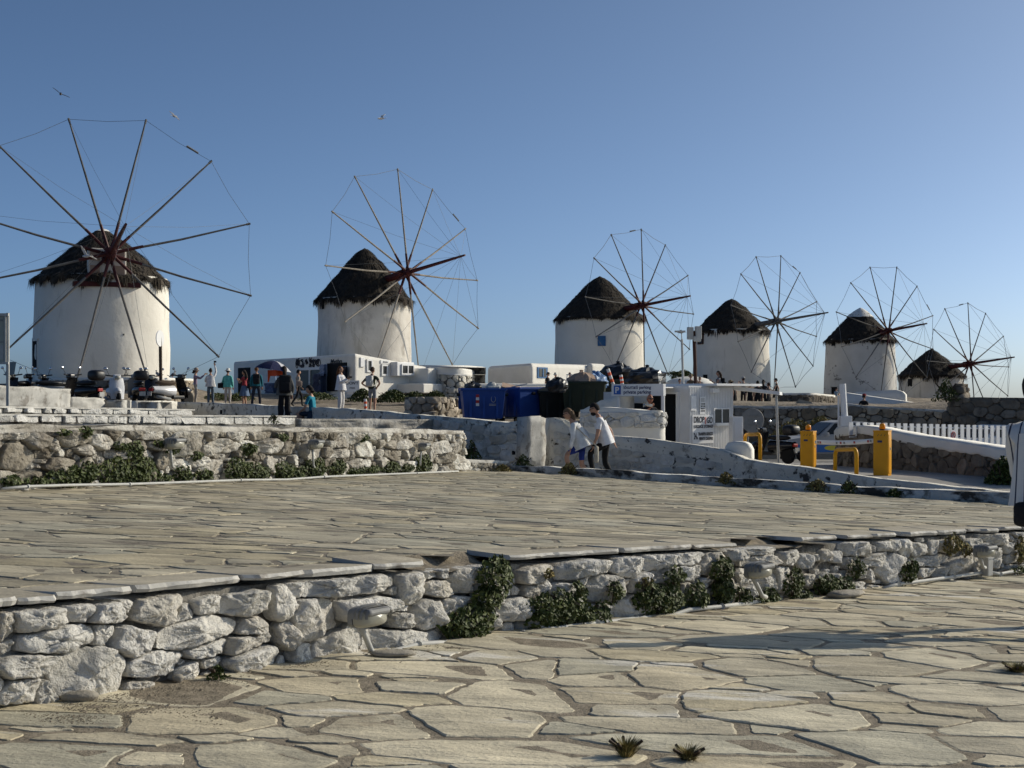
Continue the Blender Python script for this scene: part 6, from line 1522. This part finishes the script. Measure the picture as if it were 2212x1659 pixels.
# ---------------------------------------------------------------- scooters, motorbike, cars
def scooter(label, px, py, Y, rz, body, panel=None, topbox=False, screen=False, seat='black', cat='scooter', name='scooter', sc=1.0):
    o = thing(name, label, cat, W(px, py, Y), RAD(rz), 'scooters parked below the biggest windmill' if cat == 'scooter' else None)
    def S(v): return [tuple(q * sc for q in p) for p in v]
    for y in (-.62, .66):
        w = MB(); w.lathe([(.15, -.055), (.23, -.06), (.265, -.03), (.27, 0), (.265, .03), (.23, .06), (.15, .055)], 22, (0, y, .27), Matrix.Rotation(RAD(90), 3, 'Y')); wo = w.build('wheel', M['tyre'], o, smooth=True)
        MB().lathe([(.02, -.03), (.15, -.035), (.15, .035), (.02, .03)], 16, (0, y, .27), Matrix.Rotation(RAD(90), 3, 'Y')).build('rim', M['grey'], wo)
    pm = panel or body
    MB().grid(lambda u, v: (lambda th, y: Vector(((.17 + .05 * math.sin(math.pi * v)) * math.cos(th) * (1 - .5 * max(0, v - .6)), y, .52 + .06 * v + (.20 * math.sin(th)) * (1 - .45 * v) )))(u * 6.2832, .05 - .92 * v), 18, 8).build('rear_body', body, o, smooth=True)
    MB().box((0, .16, .32), (.34, .5, .12)).build('floorboard', M['black'], o, bev=.03)
    MB().grid(lambda u, v: Vector(((u - .5) * .50 * (1 - .35 * abs(v - .55)), .52 - .22 * v + .10 * math.cos((u - .5) * 2.6) - .02, .30 + .68 * v)), 10, 8).build('front_shield', pm, o, smooth=True)
    MB().ell((0, .60, .52), (.13, .20, .16)).build('front_fairing', pm, o, smooth=True)
    MB().ell((0, .66, .56), (.09, .22, .05)).build('mudguard', pm, o, smooth=True)
    MB().ell((0, -.28, .80), (.17, .46, .085)).build('seat', M[seat], o, smooth=True)
    MB().box((0, .40, 1.02), (.24, .2, .16)).build('handlebar_cover', pm, o, bev=.05, seg=3)
    MB().tube([(-.36, .30, 1.08), (-.15, .38, 1.05), (.15, .38, 1.05), (.36, .30, 1.08)], .022, 8).build('handlebar', M['black'], o)
    MB().ell((0, .51, 1.0), (.09, .05, .07)).build('headlight', M['lens'], o, smooth=True)
    for s in (-1, 1):
        m_ = MB().tube([(s * .24, .36, 1.08), (s * .33, .38, 1.26)], .008, 5).build('mirror', M['black'], o); MB().ell((s * .36, .38, 1.29), (.07, .02, .045)).build('mirror_glass', M['chrome'], m_, smooth=True)
    MB().box((0, -.90, .58), (.2, .06, .10)).build('tail_light', M['signred'], o, bev=.02)
    MB().box((0, -.98, .44), (.2, .015, .14)).build('number_plate', M['lgrey'], o)
    MB().tube([(.14, -.2, .26), (.17, -.8, .34)], [.05, .06], 10).build('exhaust', M['grey'], o, smooth=True)
    if topbox: MB().grid(lambda u, v: (lambda th, ph: Vector((.25 * math.copysign(abs(math.cos(th) * math.sin(ph)) ** .6, math.cos(th)), -.74 + .23 * math.copysign(abs(math.sin(th) * math.sin(ph)) ** .6, math.sin(th)), 1.04 + .17 * -math.copysign(abs(math.cos(ph)) ** .7, math.cos(ph)))))(u * 6.2832, v * 3.1416), 20, 10).build('top_box', M['black'], o, smooth=True)
    if screen: MB().grid(lambda u, v: Vector(((u - .5) * .38 * (1 - .25 * v), .48 - .16 * v + .06 * math.cos((u - .5) * 3), 1.06 + .42 * v)), 8, 6).build('windscreen', mat('tinted_screen', (.18, .22, .22), rough=.15), o, smooth=True)
    return o
SW, SB, SS = mat('white_scooter_paint', (.66, .66, .66), rough=.3, spec=.5), mat('black_scooter_paint', (.010, .010, .012), rough=.25, spec=.5), mat('silver_scooter_paint', (.24, .245, .25), rough=.3, spec=.5)
scooter('black scooter with tall clear windscreen at the left of the scooter row', 42, 881, 46, 160, SB, screen=True)
scooter('silver scooter behind the white wall block, second in the row', 88, 880, 46.5, 125, SS, SB)
scooter('dark scooter with round mirrors beside the silver one', 112, 880, 47.5, 150, SB)
scooter('black scooter with a big rounded top box', 172, 882, 45, 60, SB, topbox=True)
scooter('white fronted scooter facing the viewer in the middle of the row', 248, 882, 46.5, 205, SW, SW)
scooter('dark grey scooter with top box and red tail light', 296, 879, 47.5, 25, SB, SS, topbox=True)
scooter('slim black scooter behind the road sign pole', 325, 878, 49.5, 200, SB)
scooter('white scooter with brown seat under the round road sign', 372, 879, 47.5, -35, SW, SB, seat='stem')
scooter('black motorbike with a glossy top box behind the yellow hoop', 1668, 1001, 44, 40, SB, topbox=True, cat='motorbike', name='motorbike', sc=1)
MB_ = bpy.data.objects
def car(label, loc, rz, paint, low):
    o = thing('parked_car', label, 'car', loc, rz)
    sec = [(-2.05, .35, .62), (-2.0, .33, .80), (-1.2, .30, .92), (-.55, .30, .98), (.9, .30, 1.0), (1.75, .32, .98), (2.0, .35, .85), (2.05, .4, .6)]
    vs = []; prof = [(0, 0), (.78, 0), (.84, .3), (.85, .62), (.78, 1.0)]
    for x, z0, z1 in sec:
        tp = .86 if abs(x) > 1.9 else 1
        ring = [(p * tp, z0 + (z1 - z0) * q) for p, q in prof]
        vs += [(x, -y, z) for y, z in reversed(ring[1:])] + [(x, y, z) for y, z in ring[1:]]
    n = 8
    MB().add(vs, [(i * n + j, (i + 1) * n + j, (i + 1) * n + (j + 1) % n, i * n + (j + 1) % n) for i in range(len(sec) - 1) for j in range(n)] + [tuple(range(n)), tuple((len(sec) - 1) * n + j for j in range(n - 1, -1, -1))]).build('car_body', paint, o, bev=.03)
    cab = [(-.75, .96, .74), (-.15, 1.42, .60), (.35, 1.48, .60), (1.2, 1.42, .60), (1.85, .97, .72)]
    vs = [(x, s * y, z) for x, z, y in cab for s in (-1, 1)]
    MB().add(vs, [(2 * i, 2 * i + 2, 2 * i + 3, 2 * i + 1) for i in range(4)] + [(0, 1, 9, 8), (0, 8, 6, 4, 2), (1, 3, 5, 7, 9)]).build('cabin_roof', paint, o, bev=.04)
    for s in (-1, 1):
        for (x0, x1) in ((-.52, .28), (.36, 1.35)):
            MB().add([(x0, s * .735, 1.0), (x1, s * .735, 1.0), (min(x1, 1.15) - .02, s * .625, 1.38), (max(x0 + .42, -.12) if x0 < 0 else x0, s * .625, 1.38)], [(0, 1, 2, 3) if s < 0 else (3, 2, 1, 0)]).build('side_window', M['glass'], o)
        MB().box((0, s * .852, .50), (3.2, .012, .26)).build('side_band', low, o); MB().ell((-.3, s * .858, .52), (.3, .006, .09)).build('side_emblem', M['caryel'], o)
        MB().box((-.55, s * .95, 1.0), (.12, .2, .14)).build('mirror', paint, o, bev=.03); MB().ell((-1.95, s * .6, .70), (.12, .18, .10)).build('headlight', M['lens'], o, smooth=True)
        MB().box((2.03, s * .62, .78), (.06, .2, .2)).build('tail_light', M['signred'], o, bev=.02)
        for x in (-1.3, 1.3):
            w = MB(); w.lathe([(.2, -.1), (.3, -.1), (.315, 0), (.3, .1), (.2, .1)], 26, (x, s * .78, .31), Matrix.Rotation(RAD(90), 3, 'X')); wo = w.build('wheel', M['tyre'], o, smooth=True)
            r_ = MB().lathe([(.01, 0), (.2, 0), (.21, .03), (.01, .05)], 20, (x, s * .86, .31), Matrix.Rotation(RAD(90 * s), 3, 'X'))
            for a in range(5): r_.box((x + .11 * math.cos(a * 1.257), s * .89, .31 + .11 * math.sin(a * 1.257)), (.17, .02, .05), M=Matrix.Rotation(-a * 1.257, 3, 'Y'))
            r_.build('rim', M['chrome'], wo)
    MB().add([(-.78, -.68, .99), (-.78, .68, .99), (-.2, .56, 1.40), (-.2, -.56, 1.40)], [(3, 2, 1, 0)]).build('windscreen', M['glass'], o)
    MB().box((-2.06, 0, .42), (.08, 1.3, .16)).build('bumper', M['black'], o, bev=.03)
    return o
car('silver car with blue side band and yellow emblem behind the barrier', W(1792, 997, 51), .22, M['car'], M['carblue'])
car('white car parked behind the picket fence', W(2130, 1000, 55), .5, M['wpaint'], M['lgrey'])

# ---------------------------------------------------------------- birds
def bird(label, px, py, Y, rz, span, mt, roll=0, up=.25, cat='seagull', name='seagull'):
    o = thing(name, label, cat, W(px, py, Y), 0); T = Matrix.Rotation(RAD(rz), 3, 'Z') @ Matrix.Rotation(RAD(roll), 3, 'Y')
    k = span / 1.2
    MB().lathe([(.002, -.26), (.03, -.2), (.075, -.05), (.08, .05), (.05, .16), (.045, .2), (.035, .24), (.012, .27), (.004, .30)], 12, (0, 0, 0), T @ Matrix.Rotation(RAD(-90), 3, 'X') @ Matrix.Diagonal((k, k, k))).build('body', M[mt], o, smooth=True)
    MB().add([T @ Vector(q) * k for q in ((-.03, -.2, 0), (.03, -.2, 0), (.08, -.40, .01), (-.08, -.40, .01), (0, -.3, .02))], [(0, 1, 4), (1, 2, 4), (2, 3, 4), (3, 0, 4), (3, 2, 1, 0)]).build('tail', M[mt], o)
    for s in (-1, 1):
        a = [(s * .05, .09, .03), (s * .05, -.09, .02), (s * .30, .13, .03 + up * .3), (s * .30, -.06, .02 + up * .3), (s * .60, -.02, .03 + up * .35), (s * .58, -.08, .03 + up * .35)]
        b = [(x, y, z - .015) for x, y, z in a]
        MB().add([T @ Vector(q) * k for q in a + b], [(0, 2, 3, 1), (2, 4, 5, 3), (6, 7, 9, 8), (8, 9, 11, 10), (0, 6, 8, 2), (2, 8, 10, 4), (1, 3, 9, 7), (3, 5, 11, 9), (4, 10, 11, 5)]).build('wing', M[mt], o)
    return o
bird('gull gliding high at the far left of the sky', 131, 203, 75, 20, 1.0, 'pigeon', roll=28, up=.2)  # dark feather colour paints the bird as backlit
bird('gull banking in the sky above the biggest windmill wheel', 377, 251, 75, -30, .9, 'pigeon', roll=38, up=.05)  # backlit shade put into the dark feather colour here too
bird('pale gull flying in the open sky between the first two windmills', 824, 256, 75, 70, .95, 'bird', roll=-24, up=.35)
bird('white gull flying before the thatch of the biggest windmill', 187, 553, 60, 60, 1.05, 'bird', roll=30, up=.5)
bird('grey pigeon flying left of the floodlight pole', 1471, 718, 55, 80, .62, 'pigeon', roll=10, up=.1, cat='pigeon', name='pigeon')
def perched(label, px, py, Y, rz):
    o = thing('pigeon', label, 'pigeon', W(px, py, Y), RAD(rz)); 
    MB().lathe([(.002, -.2), (.03, -.12), (.07, 0), (.06, .09), (.03, .14)], 12, (0, 0, .13), Matrix.Rotation(RAD(-60), 3, 'X')).build('body', M['pigeon'], o, smooth=True)
    MB().ell((0, .10, .27), (.035, .04, .035)).build('head', M['pigeon'], o, smooth=True); MB().tube([(0, .13, .27), (0, .17, .265)], [.01, .003], 5).build('beak', M['black'], o)
    for s in (-.03, .03): MB().tube([(s, 0, .1), (s, 0, 0)], .008, 4).build('leg', M['signred'], o)
    MB().box((0, -.17, .08), (.06, .14, .02), M=Matrix.Rotation(-.5, 3, 'X')).build('tail', M['pigeon'], o)
perched('pigeon perched on the mill platform left of the sign pole', 342, 815, 60, 70); perched('pigeon perched on the mill platform right of the sign pole', 373, 816, 60.5, -60)

# ---------------------------------------------------------------- plants
LT = [(.8, .85, .7), (1.1, 1.1, 1), (.55, .6, .5), (1.4, 1.3, 1.1), (.9, 1, .8)]
def leaf(mb, c, n, s, rng):
    t = n.orthogonal().normalized(); t = Matrix.Rotation(rng.uniform(0, 6.28), 3, n) @ t; b = n.cross(t)
    mb.tint = rng.choice(LT)
    mb.add([c - t * s, c + b * s * .55 + n * s * .15, c + t * s, c - b * s * .55 + n * s * .15], [(0, 1, 2), (0, 2, 3)])
def ivy(label, P, boxes, z_of, n_per, ls, mt='leaf', bulge=.10, name='ivy', cat='ivy'):
    rng = random.Random(hash(label) % 999 if False else sum(map(ord, label)))
    x0, y0 = boxes[0][0], boxes[0][1]
    s = P.s_of(x0); base = P.at(s, .08, z_of(x0, y0))
    o = thing(name, label, cat, base); mb = MB(); st = MB()
    for (x, y, w, h) in boxes:
        s, c0 = P.out_pt(x, y, .12); Y = c0.y; k = Y / F
        hw = (P.s_of(x + w / 2) - P.s_of(x - w / 2)) / 2; hh = h * k / 2; zc = c0.z
        n = int(n_per * max(.3, hw * hh * 4 / .06))
        for _ in range(n):
            a, r = rng.uniform(0, 6.28), rng.random() ** .55
            u, v = math.cos(a) * r, math.sin(a) * r
            d = 1 + .4 * N3((u, v, x), 2.0)
            out = .09 + bulge * (1 - r * r) * rng.uniform(.3, 1.1)
            p = P.at(s + u * hw * d, out, zc + v * hh * d)
            nn = Vector((P.nrm(s).x, P.nrm(s).y, .35)) + Vector((rng.uniform(-.9, .9), rng.uniform(-.9, .9), rng.uniform(-.7, .9)))
            leaf(mb, p, nn.normalized(), ls * rng.uniform(.6, 1.25), rng)
        for _ in range(5):
            u = rng.uniform(-.7, .7); st.tube([P.at(s + u * hw * .4, .10, zc - hh), P.at(s + u * hw * .8, .12, zc), P.at(s + u * hw, .11, zc + hh * .8)], .005, 4)
    mb.build('leaves', M[mt], o, rel=True); tag(st.build('stems', M['stem'], o, rel=True), None, None, kind='stuff')
    return o
def nz(x, y): return NEAR.z_of(x, y)
NI = [('tall ivy clump hanging over the broken coping beside the first wall lamp', [(1075, 1250, 76, 96), (1055, 1295, 60, 60), (1020, 1350, 110, 84), (985, 1352, 60, 40)]),
      ('wide ivy patch left of centre along the foot of the near wall', [(1180, 1322, 84, 80), (1222, 1318, 90, 86), (1262, 1330, 50, 50), (1300, 1330, 34, 60), (1252, 1275, 20, 36)]),
      ('small dark ivy sprig above the pipe in the near wall', [(1330, 1280, 34, 50)]),
      ('broad ivy patch with yellowing tip at the middle of the near wall', [(1405, 1290, 66, 66), (1440, 1300, 76, 70), (1460, 1245, 40, 40)]),
      ('round ivy tuft low on the near wall left of the tall column of ivy', [(1508, 1292, 48, 66)]),
      ('narrow column of ivy climbing left of the second wall lamp', [(1563, 1232, 46, 60), (1566, 1275, 44, 70), (1606, 1290, 30, 40)]),
      ('low ivy tuft under the second wall lamp', [(1663, 1290, 44, 40), (1640, 1300, 40, 16)]),
      ('hanging ivy strand right of the second wall lamp', [(1718, 1258, 38, 60), (1735, 1285, 40, 24)]),
      ('bright ivy patch with a rising strand between second and third lamp', [(1790, 1266, 50, 44), (1822, 1268, 60, 40), (1852, 1228, 26, 46), (1775, 1262, 20, 30)]),
      ('small ivy tuft hanging under the big brown stained stone', [(1963, 1242, 34, 44), (1970, 1222, 22, 30)]),
      ('small ivy tuft next to the third lamp junction box', [(2200, 1232, 36, 14)])]
for lab, bx_ in NI: ivy(lab, NEAR, bx_, nz, 330, .021)
ivy('dry brown creeper high on the near wall left of the third lamp', NEAR, [(2062, 1176, 36, 44), (2088, 1190, 14, 30)], nz, 260, .022, 'dry')
ivy('dry reddish creeper at the right edge of the near wall', NEAR, [(2206, 1190, 20, 60)], nz, 260, .022, 'dry')
ivy('small dried tuft in the near wall between two stones', NEAR, [(1400, 1262, 30, 30), (1190, 1240, 14, 20)], nz, 200, .018, 'dry', .05)
def fz(x, y): return FAR.z_of(x, y)
FI = [('low ivy strip at the left end of the far wall', [(20, 1040, 60, 26), (80, 1040, 50, 20)]),
      ('thick dark ivy bush at the foot of the far wall, left', [(150, 1030, 90, 46), (190, 1020, 50, 50)]),
      ('largest ivy bush of the far wall, left of its first lamp', [(250, 1020, 74, 60), (300, 1018, 84, 70), (290, 975, 40, 40)]),
      ('small ivy tuft below the first lamp of the far wall', [(376, 970, 24, 24), (395, 1028, 40, 40), (350, 1035, 40, 20)]),
      ('ivy tuft with a hooked strand between first and second lamp', [(440, 1030, 44, 30), (425, 985, 24, 20)]),
      ('loose ivy patch across the middle of the far wall', [(520, 1015, 60, 50), (560, 1020, 60, 40), (540, 970, 30, 26)]),
      ('ivy patch under the second lamp of the far wall', [(615, 1018, 50, 40), (680, 1015, 50, 46), (640, 1025, 40, 26)]),
      ('sparse ivy right of the second lamp', [(730, 1010, 40, 30), (800, 1015, 44, 18), (765, 1020, 40, 14)]),
      ('ivy tuft between second and third lamp of the far wall', [(845, 1010, 44, 24), (880, 1012, 30, 20)]),
      ('ivy tuft under the third lamp of the far wall', [(915, 1003, 40, 40)]),
      ('small green sprigs in the upper joints of the far wall', [(185, 935, 26, 30), (140, 935, 20, 14), (260, 965, 24, 20), (345, 960, 18, 18), (610, 945, 20, 16), (785, 945, 16, 20)])]
for lab, bx_ in FI: ivy(lab, FAR, bx_, fz, 150, .030, bulge=.12)
def tuft(label, c, r, h, n, ls, mt, name='weed', cat='weed', blades=False):
    rng = random.Random(sum(map(ord, label))); o = thing(name, label, cat, c); mb = MB(); st = MB()
    for _ in range(n):
        a, q = rng.uniform(0, 6.28), rng.random() ** .5; zz = rng.random() ** .8
        f = (1 - .55 * zz) * (1 + .35 * N3((math.cos(a), math.sin(a), zz), 1.7, c[0]))
        p = Vector((math.cos(a) * q * r * f, math.sin(a) * q * r * f, zz * h * (1 - .45 * q * q)))
        if blades:
            d = Vector((p.x * .8, p.y * .8, h * rng.uniform(.5, 1))); w = ls * .045; s = d.cross(Vector((0, 0, 1))).normalized() * w if d.xy.length > 1e-4 else Vector((w, 0, 0))
            b = Vector((p.x * .3, p.y * .3, 0)); mb.tint = rng.choice(LT); mb.add([b - s, b + s, b + d * .6 + s * .6, b + d + Vector((d.x * .5, d.y * .5, -.1 * h)), b + d * .6 - s * .6], [(0, 1, 2, 4), (4, 2, 3)])
        else: leaf(mb, p, Vector((rng.uniform(-1, 1), rng.uniform(-1, 1), rng.uniform(-.2, 1.2))).normalized(), ls * rng.uniform(.6, 1.3), rng)
    for _ in range(6):
        a = rng.uniform(0, 6.28); st.tube([(0, 0, -.02), (math.cos(a) * r * .3, math.sin(a) * r * .3, h * .4), (math.cos(a) * r * .7, math.sin(a) * r * .7, h * .75)], .006 * (1 + h * 2), 4)
    mb.build('leaves', M[mt], o); st.build('stems', M['stem'], o); return o
def G(px, py): return onplane(px, py, 1.275)
tuft('dry weed sprouting from a pavement joint at the bottom middle', G(1352, 1634), .095, .085, 420, .07, 'dry', blades=True)
tuft('dry weed sprouting from a pavement joint right of the other one', G(1486, 1642), .095, .065, 420, .06, 'dry', blades=True)
tuft('dry weed at the right edge of the pavement', G(2196, 1452), .13, .06, 420, .06, 'dry', blades=True)
tuft('small green weed at the foot of the near wall, left', G(470, 1466), .06, .07, 120, .014, 'leaf')
def Kp(x, y): s = KERB.s_of(x); return KERB.at(s, .04, KERB.z_of(x, y))
tuft('bushy dry weed on the kerb in front of the walking couple', Kp(1252, 1026), .26, .26, 420, .03, 'dry'); tuft('dry weed hanging on the kerb right of the couple', Kp(1572, 1044), .2, .2, 250, .03, 'dry')
tuft('dry weed on the kerb below the first barrier post', Kp(1795, 1061), .24, .2, 300, .03, 'dry'); tuft('dark green weed on the kerb below the hoop bollard', Kp(1865, 1064), .2, .2, 250, .03, 'leaf')
tuft('small dark weed on the kerb left of the second barrier post', Kp(1962, 1074), .2, .14, 200, .03, 'leaf')
tuft('dark thorny weed at the foot of the rounded pillar', W(1130, 1010, 30), .25, .28, 300, .03, 'leaf'); tuft('dry tangle at the end of the stone ledge', W(1085, 1018, 29.3), .25, .14, 300, .03, 'dry')
tuft('dark plant growing against the peeling wall left of its pillar', W(1018, 1005, 31.4), .3, .55, 420, .035, 'leaf')
tuft('tiny weed between the white step blocks', W(590, 915, 28.4), .14, .2, 120, .025, 'leaf')
for i, (lab, x, y, Y, r, h, n) in enumerate((('dark green bush in front of the shop doorway', 782, 868, 66, .85, .62, 1100), ('wide dark green bush left of the low shop bench', 850, 869, 66, 1.05, .60, 1300), ('low dark bush under the bay window of the shop', 897, 868, 67, .9, .5, 900),
        ('small dark bush at the foot of the rounded terrace wall', 942, 860, 72, .7, .4, 500), ('low dark bush left of the shop behind the visitors', 470, 868, 72, 1.3, .45, 800), ('dark low shrub at the left side of the shop', 520, 866, 72, 1.0, .45, 700), ('dark low shrub under the shop windows', 690, 864, 70, 1.2, .4, 700))):
    tuft(lab, W(x, y, Y), r, h, n, .06, 'leaf', 'bush', 'bush')
tuft('large dark bush growing at the foot of the shaded coping wall, far right', W(2168, 1068, 31.5), .62, .85, 1500, .05, 'leaf', 'bush', 'bush')
tuft('dense green shrub growing over the rubble wall behind the motorbike', W(1720, 962, 58), 1.6, 1.1, 1500, .07, 'dry', 'bush', 'bush')
tuft('olive shrub against the rubble wall behind the silver car', W(1775, 950, 58), 1.2, 1.0, 1000, .07, 'dry', 'bush', 'bush')
tuft('thin shrub beside the ruined stone pier', W(2044, 868, 58), .6, 1.0, 500, .06, 'leaf', 'bush', 'bush')
# the small tree behind the kiosk roof
tc = W(1474, 838, 104); t_ = thing('small_tree', 'small dense wind-bent tree behind the kiosk roof', 'tree', tc)
MB().tube([(0, 0, -.6), (.05, 0, .3), (.2, .1, .8)], [.16, .13, .08], 10).build('trunk', M['stem'], t_, smooth=True)
mb = MB(); rg = random.Random(4)
for _ in range(2600):
    a, q, zz = rg.uniform(0, 6.28), rg.random() ** .6, rg.random()
    c = Vector((math.cos(a) * q * .78, math.sin(a) * q * .7, .75 + .55 * math.sin(zz * 3.14 - 1.57)))
    d = 1 + .45 * N3(c, 1.9, 3); c = Vector((c.x * d - .15 * (c.z - .6), c.y * d, .75 + (c.z - .75) * d * (1 - .5 * q * q)))
    leaf(mb, c, Vector((rg.uniform(-1, 1), rg.uniform(-1, 1), rg.uniform(-.3, 1.2))).normalized(), rg.uniform(.05, .10), rg)
mb.build('crown', M['leaf'], t_)

# ---------------------------------------------------------------- wall lamps, conduits, loose stones
def wall_lamp(label, P, px, py, sc, arm_px, zf, flip=1, grp='bulkhead lamps on the stone walls', out=.22):
    s, c = P.out_pt(px, py, out); d = P.nrm(s); rz = math.atan2(d.y, d.x) + math.pi / 2
    o = thing('wall_lamp', label, 'lamp', c, rz, grp)
    w, h, t = .155 * sc, .075 * sc, .12 * sc
    def oval(u, sx, sz, y): 
        a = u * 6.2832; c_, s_ = math.cos(a), math.sin(a)
        return Vector((sx * math.copysign(abs(c_) ** .55, c_), y, sz * math.copysign(abs(s_) ** .6, s_)))
    MB().grid(lambda u, v: oval(u, w * (1 if 0 < v < 1 else .01), h * (1 if 0 < v < 1 else .01), .05 * sc - .05 * sc * min(max(v * 1.5 - .25, 0), 1)), 28, 4).build('lamp_base', M['grey'], o, smooth=False)
    MB().grid(lambda u, v: oval(u, w * .95 * (1 - v ** 2.6) ** .5 + .001, h * .95 * (1 - v ** 2.6) ** .5 + .001, -t * v), 28, 8).build('lens', M['lens'], o, smooth=True)
    for i in range(4):       # stepped hood over the upper half
        f = 1.06 - .0 * i; y0, y1 = -t * (i / 4) * 1.02, -t * ((i + .86) / 4) * 1.02
        q = (1 - (i / 4.4) ** 2.4) ** .5
        MB().grid(lambda u, v: oval(u * .5, w * 1.05 * q, h * 1.10 * q + .002, y0 + (y1 - y0) * v), 14, 2).add([], []).build('hood_fin', M['grey'], o, smooth=True)
    MB().box((0, -t * .55, h * .55), (w * 1.5, t * 1.0, h * .7)).build('hood', M['grey'], o, bev=.03 * sc, seg=3, smooth=False)
    ax_, ay_ = arm_px
    e = P.out_pt(ax_, ay_, out * .8)[1]
    R = Matrix.Rotation(-rz, 3, 'Z'); e = R @ (e - c); b = Vector((-.04 * sc, .02, -h * .9))
    MB().tube([b, b + (e - b) * .35 + Vector((-.01, 0, 0)), b + (e - b) * .8 + Vector((-.02, 0, -.02 * sc)), e], .019 * sc ** .5, 8).build('conduit_arm', M['lgrey'], o, smooth=True)
    return o
wall_lamp('largest oval wall lamp, low on the near wall left of the hanging ivy', NEAR, 793, 1331, .80, (815, 1412), nz, out=.24)
wall_lamp('oval wall lamp in the middle of the near wall between ivy columns', NEAR, 1636, 1232, .85, (1655, 1290), nz)
wall_lamp('oval wall lamp near the right end of the near wall above a junction box', NEAR, 2124, 1190, .85, (2128, 1226), nz)
wall_lamp('oval wall lamp on the far wall, leftmost of its three', FAR, 375, 958, 1.0, (375, 1010), fz)
wall_lamp('oval wall lamp on the far wall, middle of its three', FAR, 680, 960, 1.0, (679, 1010), fz)
wall_lamp('oval wall lamp on the far wall, rightmost of its three', FAR, 914, 965, .95, (908, 1005), fz)
def pipe(label, P, pts, r, mt='lgrey', zf=nz, out=.13, name='conduit_pipe'):
    w_ = [P.out_pt(x, y, out + .02 * math.sin(x))[1] for x, y in pts]; o = thing(name, label, 'pipe', w_[0])
    MB().tube(w_, r, 8).build('pipe_run', M[mt], o, rel=True, smooth=True)
    for q in w_[1:-1:2]: MB().lathe([(r * 1.35, -.02), (r * 1.35, .02)], 10, q - w_[0], Matrix.Rotation(RAD(90), 3, 'X')).build('coupling', M[mt], o)
    return o
pipe('grey conduit between the largest wall lamp and the hanging ivy', NEAR, [(816, 1414), (840, 1409), (880, 1399), (905, 1391), (945, 1389), (985, 1388)], .016)
pipe('long grey conduit along the foot of the near wall, ivy growing over it', NEAR, [(1072, 1382), (1130, 1368), (1200, 1358), (1290, 1346), (1380, 1336), (1450, 1330), (1490, 1317), (1560, 1310), (1640, 1300)], .017)
pipe('pale conduit rising to the junction box at the third lamp', NEAR, [(1908, 1271), (1940, 1262), (2000, 1254), (2060, 1246), (2128, 1236)], .017); pipe('pale conduit right of the junction box', NEAR, [(2135, 1236), (2160, 1240), (2180, 1236), (2230, 1231)], .017)
pipe('pale hose lying along the foot of the far wall', FAR, [(5, 1056), (60, 1051), (150, 1048), (280, 1046), (420, 1041), (520, 1037), (620, 1036), (700, 1030), (800, 1026), (900, 1022), (990, 1018)], .017, zf=lambda x, y: zT(*FAR.xy(FAR.s_of(x))) + .03, out=.25, name='hose')
jb = NEAR.out_pt(2131, 1240, .14)[1]; j_ = thing('junction_box', 'small pale junction box on the pavement below the third wall lamp', 'box', jb, .7); MB().box((0, 0, .07), (.09, .09, .17)).build('box_body', M['lgrey'], j_, bev=.008); MB().box((0, 0, .16), (.10, .10, .015)).build('box_lid', M['lgrey'], j_)
def pebble(label, c, r, mt='rock', seedn=1, name='loose_stone', rz=0):
    rg = random.Random(seedn); mb = MB(); nu, nv = 14, 9; vs = []
    for j in range(nv + 1):
        for i in range(nu):
            th, ph = 6.2832 * i / nu, math.pi * j / nv
            q = Vector((math.sin(ph) * math.cos(th), math.sin(ph) * math.sin(th), -math.cos(ph))); w = 1 + .22 * N3(q, 1.6, seedn)
            vs.append((q.x * r[0] * w, q.y * r[1] * w, q.z * r[2] * w + r[2] * .8))
    o = mb.add(vs, [(j * nu + i, j * nu + (i + 1) % nu, (j + 1) * nu + (i + 1) % nu, (j + 1) * nu + i) for j in range(nv) for i in range(nu)]).build(name, M[mt], smooth=True)
    o.location = c; o.rotation_euler = (0, 0, rz); return tag(o, label, 'stone')
pebble('smooth egg-shaped stone at the foot of the near wall, left', G(172, 1514), (.085, .05, .026), seedn=3, rz=.3)
pebble('flat stone wedge under the arm of the largest wall lamp', G(848, 1418), (.13, .07, .022), seedn=5)
pebble('small brown pebble beside the near wall', G(385, 1472), (.03, .025, .02), seedn=8); pebble('grey slab fragment lying by the pipe end', G(1825, 1290), (.20, .10, .035), seedn=9, rz=.6)
# crumbled earth along the wall foot: uncountable
db = MB(); rg = random.Random(21)
for i in range(3600):
    t = rg.random()
    if t < .6: x = rg.uniform(0, 900); s = NEAR.s_of(x); q = NEAR.at(s, .10 + abs(rg.gauss(0, .14)), 0)
    else: q = G(rg.gauss(230, 110), rg.gauss(1545, 16))
    z = zG(q.x, q.y); r = rg.uniform(.002, .006) * (2.2 if rg.random() < .04 else 1)
    a = rg.uniform(0, 6.28); c, s_ = math.cos(a) * r, math.sin(a) * r
    db.add([(q.x + c, q.y + s_, z), (q.x - s_, q.y + c, z), (q.x - c, q.y - s_, z), (q.x + s_, q.y - c, z), (q.x + r * .3, q.y, z + r * .55)], [(0, 1, 4), (1, 2, 4), (2, 3, 4), (3, 0, 4)])
tag(db.build('gravel', M['mortar']), 'crumbled mortar and grit along the foot of the near wall', None, kind='stuff')
